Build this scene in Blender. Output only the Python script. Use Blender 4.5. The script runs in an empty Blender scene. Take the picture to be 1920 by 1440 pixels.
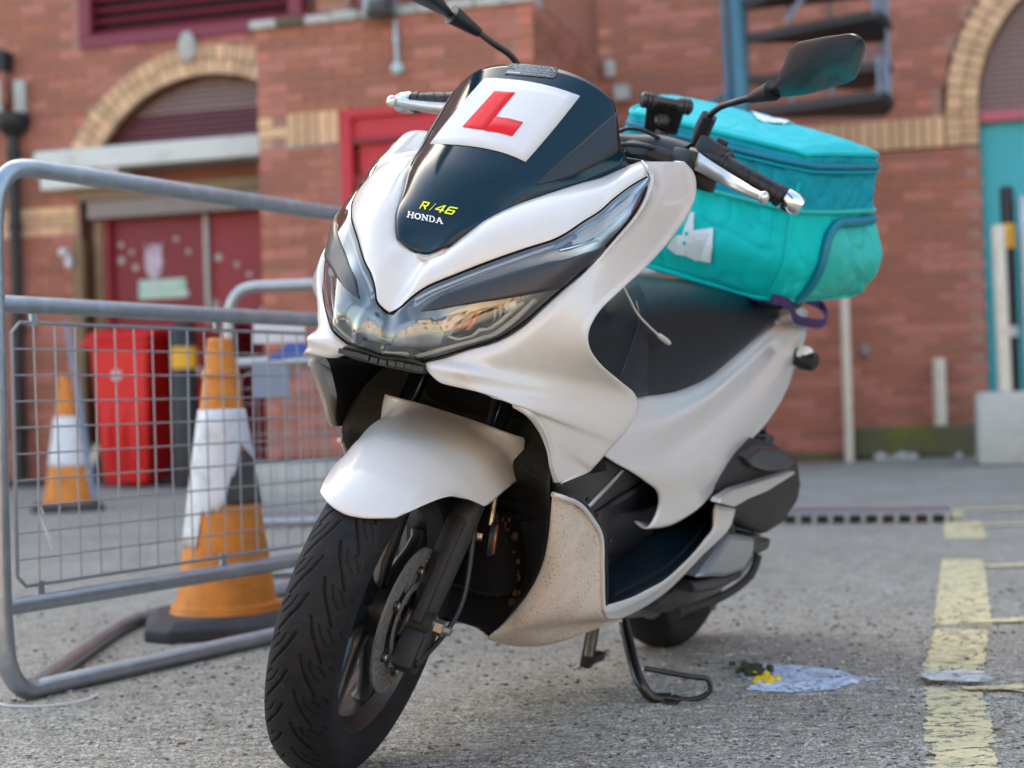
import bpy, bmesh, math, random
import numpy as np
from mathutils import Vector, Matrix, noise as mnoise
R=math.radians; PI=math.pi
rnd=random.Random(7)
SC=bpy.context.scene; COL=SC.collection
# ------------------------------------------------------------------ camera, world, sun, exposure
EYE=Vector((0,0,0.545)); PITCH=R(.776); ROLL=R(1.69)
cd=bpy.data.cameras.new('camera'); cam=bpy.data.objects.new('camera',cd); COL.objects.link(cam); SC.camera=cam
cd.sensor_width=36; cd.lens=36*2865/1920; cd.clip_start=.05; cd.clip_end=400
fw=Vector((0,math.cos(PITCH),math.sin(PITCH))); up0=Vector((0,-math.sin(PITCH),math.cos(PITCH))); rt0=Vector((1,0,0))
rt=rt0*math.cos(ROLL)-up0*math.sin(ROLL); up=up0*math.cos(ROLL)+rt0*math.sin(ROLL)
cam.matrix_world=Matrix(((rt.x,up.x,-fw.x,EYE.x),(rt.y,up.y,-fw.y,EYE.y),(rt.z,up.z,-fw.z,EYE.z),(0,0,0,1)))
cd.dof.use_dof=True; cd.dof.focus_distance=2.22; cd.dof.aperture_fstop=3.5
w=bpy.data.worlds.new("World"); SC.world=w; w.use_nodes=True
nt=w.node_tree; bg=nt.nodes['Background']; sky=nt.nodes.new('ShaderNodeTexSky'); sky.sky_type='NISHITA'; sky.sun_disc=False
SUN_EL,SUN_AZ=37,-18      # degrees; azimuth measured from +Y towards +X
sky.sun_elevation=R(SUN_EL); sky.sun_rotation=R(SUN_AZ); sky.air_density=1.1; sky.dust_density=3.5; sky.ozone_density=.7
nt.links.new(sky.outputs[0],bg.inputs[0]); bg.inputs[1].default_value=.15
sl=bpy.data.lights.new('sun','SUN'); sun=bpy.data.objects.new('sun',sl); COL.objects.link(sun)
sl.energy=4.2; sl.angle=R(.5); sl.color=(1.0,.93,.84)
sd=Vector((math.sin(R(SUN_AZ))*math.cos(R(SUN_EL)),math.cos(R(SUN_AZ))*math.cos(R(SUN_EL)),math.sin(R(SUN_EL))))
sun.rotation_euler=sd.to_track_quat('Z','Y').to_euler()
SC.view_settings.view_transform='Standard'; SC.view_settings.look='None'; SC.view_settings.gamma=1
SC.view_settings.exposure=2.1; SC.view_settings.use_white_balance=True; SC.view_settings.white_balance_temperature=6900; SC.view_settings.white_balance_tint=2; SC.view_settings.use_curve_mapping=False
SC.cycles.max_bounces=7; SC.cycles.transparent_max_bounces=12; SC.cycles.caustics_reflective=False; SC.cycles.caustics_refractive=False
try: SC.cycles.use_denoising=True
except Exception: pass
# ------------------------------------------------------------------ materials
def mat(name,col,rough=.5,metal=0,coat=0,spec=.5,bump=0,bscale=80,var=0,vscale=8,dirt=None,dscale=6,damt=.5,dcol=(.12,.09,.07),emit=None,coatr=.05,dlow=.5,dhigh=.62,rvar=0,stretch=None):
    m=bpy.data.materials.new(name); m.use_nodes=True; n=m.node_tree; b=n.nodes['Principled BSDF']; L=n.links
    b.inputs['Base Color'].default_value=(*col,1); b.inputs['Roughness'].default_value=rough; b.inputs['Metallic'].default_value=metal
    b.inputs['Coat Weight'].default_value=coat; b.inputs['Coat Roughness'].default_value=coatr; b.inputs['Specular IOR Level'].default_value=spec
    tc=n.nodes.new('ShaderNodeTexCoord'); src=tc.outputs['Object']
    if stretch:
        mp=n.nodes.new('ShaderNodeMapping'); mp.inputs['Scale'].default_value=stretch; L.new(src,mp.inputs['Vector']); src=mp.outputs[0]
    def nz(sc,det=5,ro=.6):
        t=n.nodes.new('ShaderNodeTexNoise'); t.inputs['Scale'].default_value=sc; t.inputs['Detail'].default_value=det; t.inputs['Roughness'].default_value=ro; L.new(src,t.inputs['Vector']); return t
    colout=None
    if var:
        t=nz(vscale); mx=n.nodes.new('ShaderNodeMix'); mx.data_type='RGBA'
        mx.inputs['A'].default_value=(*[c*(1-var) for c in col],1); mx.inputs['B'].default_value=(*[min(1,c*(1+var)) for c in col],1)
        L.new(t.outputs['Fac'],mx.inputs['Factor']); colout=mx.outputs['Result']
    if dirt:
        t=nz(dscale,8,.75); cr=n.nodes.new('ShaderNodeValToRGB'); cr.color_ramp.elements[0].position=dlow; cr.color_ramp.elements[1].position=dhigh
        cr.color_ramp.elements[1].color=(damt,)*3+(1,); cr.color_ramp.elements[0].color=(0,0,0,1)
        L.new(t.outputs['Fac'],cr.inputs[0]); mx=n.nodes.new('ShaderNodeMix'); mx.data_type='RGBA'
        if colout: L.new(colout,mx.inputs['A'])
        else: mx.inputs['A'].default_value=(*col,1)
        mx.inputs['B'].default_value=(*dcol,1); L.new(cr.outputs[0],mx.inputs['Factor']); colout=mx.outputs['Result']
        ra=n.nodes.new('ShaderNodeMath'); ra.operation='MULTIPLY_ADD'; ra.inputs[1].default_value=.5; ra.inputs[2].default_value=rough; L.new(cr.outputs[0],ra.inputs[0]); L.new(ra.outputs[0],b.inputs['Roughness'])
    if rvar:
        t=nz(14,6,.7); ra=n.nodes.new('ShaderNodeMath'); ra.operation='MULTIPLY_ADD'; ra.inputs[1].default_value=rvar; ra.inputs[2].default_value=rough-rvar*.5; L.new(t.outputs['Fac'],ra.inputs[0]); L.new(ra.outputs[0],b.inputs['Roughness'])
    if colout: L.new(colout,b.inputs['Base Color'])
    if bump:
        t=nz(bscale,6); bp=n.nodes.new('ShaderNodeBump'); bp.inputs['Strength'].default_value=bump; bp.inputs['Distance'].default_value=.002; L.new(t.outputs['Fac'],bp.inputs['Height']); L.new(bp.outputs[0],b.inputs['Normal'])
    if emit: b.inputs['Emission Color'].default_value=(*emit,1); b.inputs['Emission Strength'].default_value=1
    return m
def specks(m,scale=260,thr=.16,col=(.10,.06,.04),amt=.8,regscale=4,rl=.42,rh=.62):
    """scattered road-dirt specks mixed over whatever drives the base colour"""
    n=m.node_tree; L=n.links; b=n.nodes['Principled BSDF']; tc=n.nodes.new('ShaderNodeTexCoord')
    v=n.nodes.new('ShaderNodeTexVoronoi'); v.inputs['Scale'].default_value=scale; v.inputs['Randomness'].default_value=1; L.new(tc.outputs['Object'],v.inputs['Vector'])
    ln=n.nodes.new('ShaderNodeMath'); ln.operation='LESS_THAN'; ln.inputs[1].default_value=thr; L.new(v.outputs['Distance'],ln.inputs[0])
    t=n.nodes.new('ShaderNodeTexNoise'); t.inputs['Scale'].default_value=regscale*6; t.inputs['Detail'].default_value=4; L.new(tc.outputs['Object'],t.inputs['Vector'])
    mr=n.nodes.new('ShaderNodeMapRange'); mr.inputs[1].default_value=rl; mr.inputs[2].default_value=rh; mr.inputs[4].default_value=amt; L.new(t.outputs['Fac'],mr.inputs[0])
    mu=n.nodes.new('ShaderNodeMath'); mu.operation='MULTIPLY'; L.new(ln.outputs[0],mu.inputs[0]); L.new(mr.outputs[0],mu.inputs[1])
    mx=n.nodes.new('ShaderNodeMix'); mx.data_type='RGBA'; mx.inputs['B'].default_value=(*col,1); L.new(mu.outputs[0],mx.inputs['Factor'])
    lk=[l for l in L if l.to_socket==b.inputs['Base Color']]
    if lk: L.new(lk[0].from_socket,mx.inputs['A'])
    else: mx.inputs['A'].default_value=b.inputs['Base Color'].default_value
    L.new(mx.outputs['Result'],b.inputs['Base Color']); return m
def glassmat(name,tint=(1,1,1),rough=.02,fac=1.0,base=0.0):
    m=bpy.data.materials.new(name); m.use_nodes=True; n=m.node_tree; n.nodes.clear(); L=n.links
    o=n.nodes.new('ShaderNodeOutputMaterial'); tr=n.nodes.new('ShaderNodeBsdfTransparent'); tr.inputs[0].default_value=(*tint,1)
    g=n.nodes.new('ShaderNodeBsdfGlossy'); g.inputs['Roughness'].default_value=rough
    f=n.nodes.new('ShaderNodeFresnel'); f.inputs[0].default_value=1.5; a=n.nodes.new('ShaderNodeMath'); a.operation='MULTIPLY_ADD'; a.inputs[1].default_value=fac; a.inputs[2].default_value=base; a.use_clamp=True
    L.new(f.outputs[0],a.inputs[0]); mx=n.nodes.new('ShaderNodeMixShader'); L.new(a.outputs[0],mx.inputs[0]); L.new(tr.outputs[0],mx.inputs[1]); L.new(g.outputs[0],mx.inputs[2]); L.new(mx.outputs[0],o.inputs[0]); return m
M={}
M['white']=specks(mat('pearl_white_paint',(.64,.64,.64),.30,coat=.6,var=.03,vscale=5,coatr=.05),scale=240,thr=.11,amt=.7)
M['white_dirty']=specks(mat('grimy_white_paint',(.70,.63,.56),.42,coat=.25,coatr=.3,var=.12,vscale=10,dirt=1,dscale=16,damt=.42,dcol=(.36,.28,.20),dlow=.44,dhigh=.74),scale=200,thr=.21,amt=.95,rl=.34,rh=.50)
M['white_shelf']=mat('dusty_white_paint',(.62,.57,.50),.5,dirt=1,dscale=40,damt=.6,dcol=(.35,.28,.2),dlow=.4,dhigh=.7)
M['screen']=specks(mat('smoked_black_screen_sky_tint',(.001,.018,.034),.14,spec=.35,rvar=.05),scale=300,thr=.06,col=(.12,.12,.12),amt=.6)  # navy base colour stands in for blue sky mirrored in the black screen
M['screen_side']=mat('satin_black_screen_side',(.004,.005,.008),.4,coat=.2)
M['matte']=mat('matte_black_plastic',(.011,.014,.019),.40,bump=.25,bscale=500,var=.2)
M['band']=mat('satin_graphite_band',(.022,.023,.030),.42,coat=.15)
M['plastic']=specks(mat('textured_black_plastic',(.012,.013,.016),.55,bump=.35,bscale=350,dirt=1,dscale=9,damt=.35,dcol=(.07,.06,.05),dlow=.45,dhigh=.7),scale=180,thr=.10,col=(.18,.15,.12),amt=.7)
M['cavity']=mat('black_inner_fairing',(.003,.003,.004),.8,spec=.2)
M['splash']=specks(mat('dusty_splash_guard',(.007,.008,.009),.6,bump=.3,bscale=200,dirt=1,dscale=14,damt=.4,dcol=(.035,.028,.02),dlow=.48,dhigh=.7,stretch=(1,1,.4)),scale=170,thr=.13,col=(.15,.12,.09),amt=.8)
M['mud']=mat('caked_brown_mud',(.05,.028,.018),.9,bump=.8,bscale=90,var=.4,vscale=60)
M['rubber']=specks(mat('tyre_rubber',(.009,.0095,.012),.62,spec=.22,bump=.25,bscale=260,var=.25,vscale=30,dirt=1,dscale=18,damt=.35,dcol=(.055,.05,.05),dlow=.45,dhigh=.75),scale=230,thr=.085,col=(.45,.42,.4),amt=.9,rl=.48,rh=.68)
M['groove']=mat('tyre_groove_rubber',(.010,.010,.012),.8)
M['rim']=specks(mat('satin_black_alloy',(.009,.010,.012),.36,coat=.3,coatr=.25,rvar=.15),scale=150,thr=.08,col=(.2,.17,.14),amt=.6)
M['fork']=specks(mat('dusty_black_fork',(.013,.014,.016),.55,bump=.4,bscale=200,dirt=1,dscale=16,damt=.5,dcol=(.035,.031,.028),dlow=.42,dhigh=.72),scale=170,thr=.1,col=(.16,.14,.12),amt=.7)
M['disc']=mat('worn_disc_steel',(.22,.21,.20),.5,metal=.5,dirt=1,dscale=14,damt=.55,dcol=(.04,.035,.03),dlow=.4,dhigh=.66)
M['steel']=mat('zinc_bolt_steel',(.42,.39,.35),.35,metal=.9,dirt=1,dscale=60,damt=.5,dcol=(.14,.09,.06),dlow=.45,dhigh=.65)
M['stanchion']=mat('chromed_fork_tube',(.35,.36,.38),.16,metal=1)
M['chrome']=mat('mirror_chrome',(.86,.87,.88),.06,metal=1)
M['alu']=mat('polished_aluminium_lever',(.74,.73,.71),.30,metal=.75,rvar=.12)
M['reflector']=mat('headlight_reflector',(.52,.57,.62),.34,metal=1)
M['amberdull']=mat('dull_amber_reflector',(.22,.06,.02),.3,coat=.3)
M['facet']=mat('frosted_center_facet',(.34,.42,.48),.42,metal=.1,bump=.15,bscale=120)
M['mirrorshell']=mat('satin_mirror_shell',(.022,.028,.037),.33)
M['bezel']=mat('grey_lamp_bezel',(.30,.34,.39),.28,metal=.55)
M['drlw']=mat('frosted_light_guide',(.80,.84,.88),.25,coat=.5)
M['lampdark']=mat('dark_lamp_chamber',(.03,.03,.034),.25,metal=.4)
M['amberglow']=mat('amber_lamp_shade',(.75,.16,.03),.3,coat=.5)
M['lens']=glassmat('clear_headlight_lens',(.93,.96,.98),.03,1.8,.08)
M['turnlens']=glassmat('clear_turn_lens',(.80,.83,.86),.10,1.6,.10)
M['vinyl']=mat('black_seat_vinyl_sky_tint',(.002,.009,.016),.42,spec=.28,bump=.35,bscale=600,var=.1)  # bluish base colour carries the sky's reflection on the black vinyl
M['plate']=mat('white_sticker',(.62,.64,.68),.5,spec=.3)
M['red_ink']=mat('red_sticker_ink',(.66,.016,.03),.6,spec=.2)
M['yellow_ink']=mat('fluorescent_yellow_ink',(.80,.86,.015),.5)
M['white_ink']=mat('white_decal_ink',(.75,.78,.80),.5)
M['grey_ink']=mat('pale_grey_decal_ink',(.36,.42,.46),.5)
M['sticker_clear']=mat('clear_sticker_film',(.010,.018,.026),.16,coat=.6)
M['teal']=mat('turquoise_bag_fabric',(.001,.54,.54),.65,spec=.2,bump=.35,bscale=420,var=.10,vscale=10,dirt=1,dscale=7,damt=.2,dcol=(.03,.30,.28),dlow=.5,dhigh=.8)
M['tealdark']=mat('blue_teal_bag_fabric',(.001,.31,.42),.62,spec=.2,bump=.35,bscale=420,var=.12,vscale=9)
M['tealtop']=mat('turquoise_lid_fabric',(.01,.50,.56),.6,spec=.25,bump=.3,bscale=420,var=.06,vscale=9)
M['tealpocket']=mat('faded_green_pocket_fabric',(.02,.46,.42),.62,bump=.4,bscale=350,var=.2,vscale=14)
M['tealpipe']=mat('blue_zip_binding',(.002,.19,.30),.5,bump=.3,bscale=300)
M['print']=mat('white_fabric_print',(.66,.78,.85),.6,var=.05)
M['purple']=mat('purple_webbing',(.028,.010,.10),.7,bump=.6,bscale=500)
M['cable']=mat('white_rubber_cable',(.62,.60,.57),.45)
M['galv']=mat('galvanised_steel',(.36,.41,.46),.36,metal=.85,var=.28,vscale=22,bump=.5,bscale=70,dirt=1,dscale=30,damt=.6,dcol=(.55,.58,.60),dlow=.52,dhigh=.70)
M['wire']=mat('galvanised_wire',(.32,.33,.36),.5,metal=.5,var=.2)
M['cone']=mat('weathered_orange_plastic',(.70,.23,.02),.5,coat=.1,dirt=1,dscale=11,damt=.75,dcol=(.28,.13,.05),dlow=.45,dhigh=.75,var=.08,bump=.2,bscale=40)
M['cone_w']=mat('reflective_white_sleeve',(.70,.73,.78),.4,var=.08,vscale=10,dirt=1,dscale=14,damt=.5,dcol=(.42,.38,.34))
M['cone_b']=mat('black_rubber_base',(.035,.036,.042),.75,bump=.4,bscale=60,var=.3,dirt=1,dscale=10,damt=.5,dcol=(.10,.09,.09))
M['cone_g']=mat('grimy_grey_sleeve_glue',(.07,.066,.064),.8,var=.3)
M['bin']=mat('red_bin_plastic',(.70,.014,.016),.42,var=.06)
M['bin2']=mat('dark_red_bin_plastic',(.32,.008,.014),.45,var=.06)
M['maroon']=mat('maroon_door_paint',(.20,.006,.018),.45,var=.12,vscale=5,dirt=1,dscale=6,damt=.3,dcol=(.26,.05,.06))
M['maroonf']=mat('faded_maroon_paint',(.30,.035,.045),.6,var=.2,vscale=4,dirt=1,dscale=7,damt=.4,dcol=(.36,.10,.09))
M['louvre']=mat('maroon_louvre_paint',(.19,.018,.045),.45,var=.1)
M['crimson']=mat('crimson_door_paint',(.52,.022,.040),.5,var=.1,vscale=3,dirt=1,dscale=5,damt=.25,dcol=(.45,.10,.10))
M['shutter']=mat('grey_mauve_shutter',(.24,.16,.155),.5,metal=.2,var=.1)
M['shutter_lo']=mat('maroon_shutter',(.12,.030,.045),.5,metal=.1,var=.1)
M['concrete']=mat('weathered_concrete',(.46,.47,.44),.85,bump=.5,bscale=40,var=.15,vscale=5,dirt=1,dscale=4,damt=.6,dcol=(.22,.21,.18),dlow=.5,dhigh=.75)
M['whitepaintc']=mat('white_painted_concrete',(.66,.68,.65),.8,bump=.4,bscale=30,var=.1,vscale=5,dirt=1,dscale=4,damt=.7,dcol=(.30,.30,.26),dlow=.52,dhigh=.75)
M['timber']=mat('brown_stained_timber',(.22,.15,.08),.75,var=.3,vscale=8)
M['greybeam']=mat('dull_grey_metal_box',(.24,.20,.18),.6,var=.15)
M['teald']=mat('teal_door_paint',(.035,.40,.46),.5,var=.06,vscale=3)
M['pink']=mat('pink_lintel_paint',(.48,.10,.14),.5)
M['black']=mat('black_cast_iron',(.012,.014,.018),.5,var=.2)
M['dkwhite']=mat('cream_painted_steel',(.66,.60,.50),.5,var=.1,dirt=1,dscale=9,damt=.4,dcol=(.42,.36,.27))
M['yellow']=mat('yellow_band_paint',(.78,.40,.02),.5,var=.05)
M['bluesteel']=mat('blue_painted_steel',(.05,.17,.27),.45,metal=.2,var=.2)
M['tread']=mat('dark_stair_steel',(.030,.030,.036),.6,var=.2)
M['baluster']=mat('grey_blue_baluster',(.20,.26,.36),.5)
M['signg']=mat('pale_green_sign',(.38,.60,.48),.5,var=.1)
M['moss']=mat('mossy_kerb_concrete',(.11,.10,.06),.95,bump=.6,bscale=30,var=.3,vscale=5,dirt=1,dscale=3,damt=.8,dcol=(.15,.15,.02),dlow=.5,dhigh=.6)
M['lampg']=mat('frosted_globe',(.45,.58,.60),.3)
M['signblue']=mat('blue_plastic_sheet',(.03,.10,.42),.5)
M['signwhite']=mat('white_plastic_sheet',(.60,.62,.68),.5,var=.1)
M['ticketgreen']=mat('dark_green_clump',(.035,.045,.018),.9,bump=.8,bscale=60,var=.4,vscale=60)
M['ticketyellow']=mat('yellow_paint_blob',(.75,.55,.03),.6,bump=.5,bscale=60)
M['mirrorglass']=mat('mirror_glass',(.8,.8,.8),.02,metal=1)
M['tail']=mat('red_tail_lens',(.35,.01,.01),.2,coat=1)
def tintmat(name,base,rough=.85):
    """brick: face attribute 'tint' shifts each brick, noise gives its grain and soot"""
    m=mat(name,base,rough,bump=.5,bscale=60,var=.14,vscale=18,dirt=1,dscale=3.0,damt=.35,dcol=tuple(c*.45 for c in base),dlow=.52,dhigh=.8)
    n=m.node_tree; L=n.links; b=n.nodes['Principled BSDF']; a=n.nodes.new('ShaderNodeAttribute'); a.attribute_name='tint'
    lk=[l for l in L if l.to_socket==b.inputs['Base Color']][0]
    h=n.nodes.new('ShaderNodeMix'); h.data_type='RGBA'; h.blend_type='MULTIPLY'; h.inputs['Factor'].default_value=1
    L.new(lk.from_socket,h.inputs['A']); L.new(a.outputs['Color'],h.inputs['B']); L.new(h.outputs['Result'],b.inputs['Base Color']); return m
M['brick']=tintmat('red_brick',(.42,.165,.12))
M['ochre']=tintmat('buff_brick',(.66,.42,.25))
M['mortar']=mat('brick_mortar',(.36,.20,.155),.95,bump=.5,bscale=60,var=.15)
M['brickplain']=mat('distant_brickwork',(.34,.15,.11),.9,var=.2)
# ------------------------------------------------------------------ object helpers
def tag(o,label=None,cat=None,group=None,kind=None):
    if label: o['label']=label
    if cat: o['category']=cat
    if group: o['group']=group
    if kind: o['kind']=kind
    return o
def empty(name,label,cat,mw=None,group=None):
    o=bpy.data.objects.new(name,None); COL.objects.link(o); o.empty_display_size=.1
    if mw is not None: o.matrix_world=mw
    return tag(o,label,cat,group)
def mesh(name,V,Fc,m,parent=None,smooth=False,sharp=None,tint=None):
    me=bpy.data.meshes.new(name); me.from_pydata([tuple(float(c) for c in v) for v in V],[],[tuple(f) for f in Fc]); me.materials.append(m)
    if smooth: me.polygons.foreach_set('use_smooth',[True]*len(me.polygons))
    if tint is not None:
        at=me.color_attributes.new('tint','FLOAT_COLOR','CORNER'); arr=[]
        for p in me.polygons: arr+=list(tint[p.index])*p.loop_total
        at.data.foreach_set('color',arr)
    me.update(); o=bpy.data.objects.new(name,me); COL.objects.link(o)
    if parent: o.parent=parent
    if smooth and sharp:
        try: me.set_sharp_from_angle(angle=R(sharp))
        except Exception: pass
    return o
class MB:
    def __init__(s): s.V=[];s.F=[]
    def add(s,V,F):
        b=len(s.V); s.V+=[tuple(float(c) for c in v) for v in V]; s.F+=[tuple(i+b for i in f) for f in F]; return s
    def box(s,c,h,ax=None,bev=0):
        ax=ax or (Vector((1,0,0)),Vector((0,1,0)),Vector((0,0,1))); c=Vector(c); V=[]
        if bev<=0:
            for z in (-1,1):
                for y in (-1,1):
                    for x in (-1,1): V.append(c+ax[0]*h[0]*x+ax[1]*h[1]*y+ax[2]*h[2]*z)
            return s.add(V,[(0,2,3,1),(4,5,7,6),(0,1,5,4),(2,6,7,3),(0,4,6,2),(1,3,7,5)])
        bm=bmesh.new(); bmesh.ops.create_cube(bm,size=2)
        for v in bm.verts: v.co=Vector((v.co.x*h[0],v.co.y*h[1],v.co.z*h[2]))
        bmesh.ops.bevel(bm,geom=list(bm.edges)+list(bm.verts),offset=min(bev,min(h)*.9),segments=2,profile=.5,affect='EDGES')
        bm.verts.index_update(); V=[c+ax[0]*v.co.x+ax[1]*v.co.y+ax[2]*v.co.z for v in bm.verts]; F=[[v.index for v in f.verts] for f in bm.faces]; bm.free(); return s.add(V,F)
    def tube(s,P,r,seg=12,cap=True,closed=False):
        P=[Vector(p) for p in P]; n=len(P); rr=r if isinstance(r,(list,tuple)) else [r]*n; V=[];F=[]
        T=[]
        for i in range(n):
            a=P[i-1] if (i>0 or closed) else P[i]; b=P[(i+1)%n] if (i<n-1 or closed) else P[i]; T.append((b-a).normalized())
        u=T[0].orthogonal().normalized()
        for i in range(n):
            u=(u-T[i]*u.dot(T[i])).normalized(); v=T[i].cross(u)
            for k in range(seg):
                a=2*PI*k/seg; V.append(P[i]+(u*math.cos(a)+v*math.sin(a))*rr[i])
        for i in range(n-1+(1 if closed else 0)):
            for k in range(seg):
                a=i*seg+k; b=i*seg+(k+1)%seg; j=((i+1)%n)*seg; F.append((a,b,j+(k+1)%seg,j+k))
        if cap and not closed: F.append(tuple(range(seg-1,-1,-1))); F.append(tuple((n-1)*seg+k for k in range(seg)))
        return s.add(V,F)
    def lathe(s,c,axis,prof,seg=32,cap=True,ph=0):
        axis=Vector(axis).normalized(); u=axis.orthogonal().normalized(); v=axis.cross(u); c=Vector(c); V=[];F=[];n=len(prof)
        for (h,r) in prof:
            for k in range(seg):
                a=2*PI*k/seg+ph; V.append(c+axis*h+(u*math.cos(a)+v*math.sin(a))*r)
        for i in range(n-1):
            for k in range(seg): F.append((i*seg+k,i*seg+(k+1)%seg,(i+1)*seg+(k+1)%seg,(i+1)*seg+k))
        if cap: F.append(tuple(range(seg-1,-1,-1))); F.append(tuple((n-1)*seg+k for k in range(seg)))
        return s.add(V,F)
    def prism(s,P,d):
        P=[Vector(p) for p in P]; d=Vector(d); n=len(P)
        return s.add(P+[p+d for p in P],[tuple(range(n)),tuple(range(2*n-1,n-1,-1))]+[(i,i+n,(i+1)%n+n,(i+1)%n) for i in range(n)])
    def build(s,name,m,parent=None,smooth=False,sharp=40,bevel=0):
        o=mesh(name,s.V,s.F,m,parent,smooth,sharp)
        bm=bmesh.new(); bm.from_mesh(o.data); bmesh.ops.recalc_face_normals(bm,faces=bm.faces); bm.to_mesh(o.data); bm.free()
        if smooth:
            try: o.data.set_sharp_from_angle(angle=R(sharp))
            except Exception: pass
        if bevel:
            b=o.modifiers.new('bevel','BEVEL'); b.width=bevel; b.segments=2; b.limit_method='ANGLE'; b.angle_limit=R(35); b.harden_normals=False
        return o
def curve3(P,n=6): return [Vector(p) for p in _hermite(np.array([tuple(p) for p in P],float),n)]
def _hermite(P,n):
    # P: (m,...) control points, param by mean chord; returns samples n per segment
    P=np.asarray(P,float);m=len(P)
    if m==2:
        t=np.linspace(0,1,n+1).reshape((-1,)+(1,)*(P.ndim-1));return P[0]+(P[1]-P[0])*t
    d=np.sqrt(((P[1:]-P[:-1])**2).sum(-1)).reshape(m-1,-1).mean(1);d=np.maximum(d,1e-5)**.5
    T=np.empty_like(P)
    s=(P[1:]-P[:-1])/d.reshape((-1,)+(1,)*(P.ndim-1))
    for i in range(1,m-1):
        a,b=d[i-1],d[i];T[i]=(s[i-1]*b+s[i]*a)/(a+b)
    T[0]=s[0]*1.5-T[1]*.5;T[-1]=s[-1]*1.5-T[-2]*.5
    out=[]
    for i in range(m-1):
        for k in range(n):
            t=k/n;h=d[i]
            out.append(P[i]*(2*t**3-3*t*t+1)+T[i]*h*(t**3-2*t*t+t)+P[i+1]*(-2*t**3+3*t*t)+T[i+1]*h*(t**3-t*t))
    out.append(P[-1]);return np.array(out)
def dense(G,nu=6,nv=6):
    G=np.asarray(G,float)
    A=_hermite(G,nu)
    return np.swapaxes(_hermite(np.swapaxes(A,0,1),nv),0,1)
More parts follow.
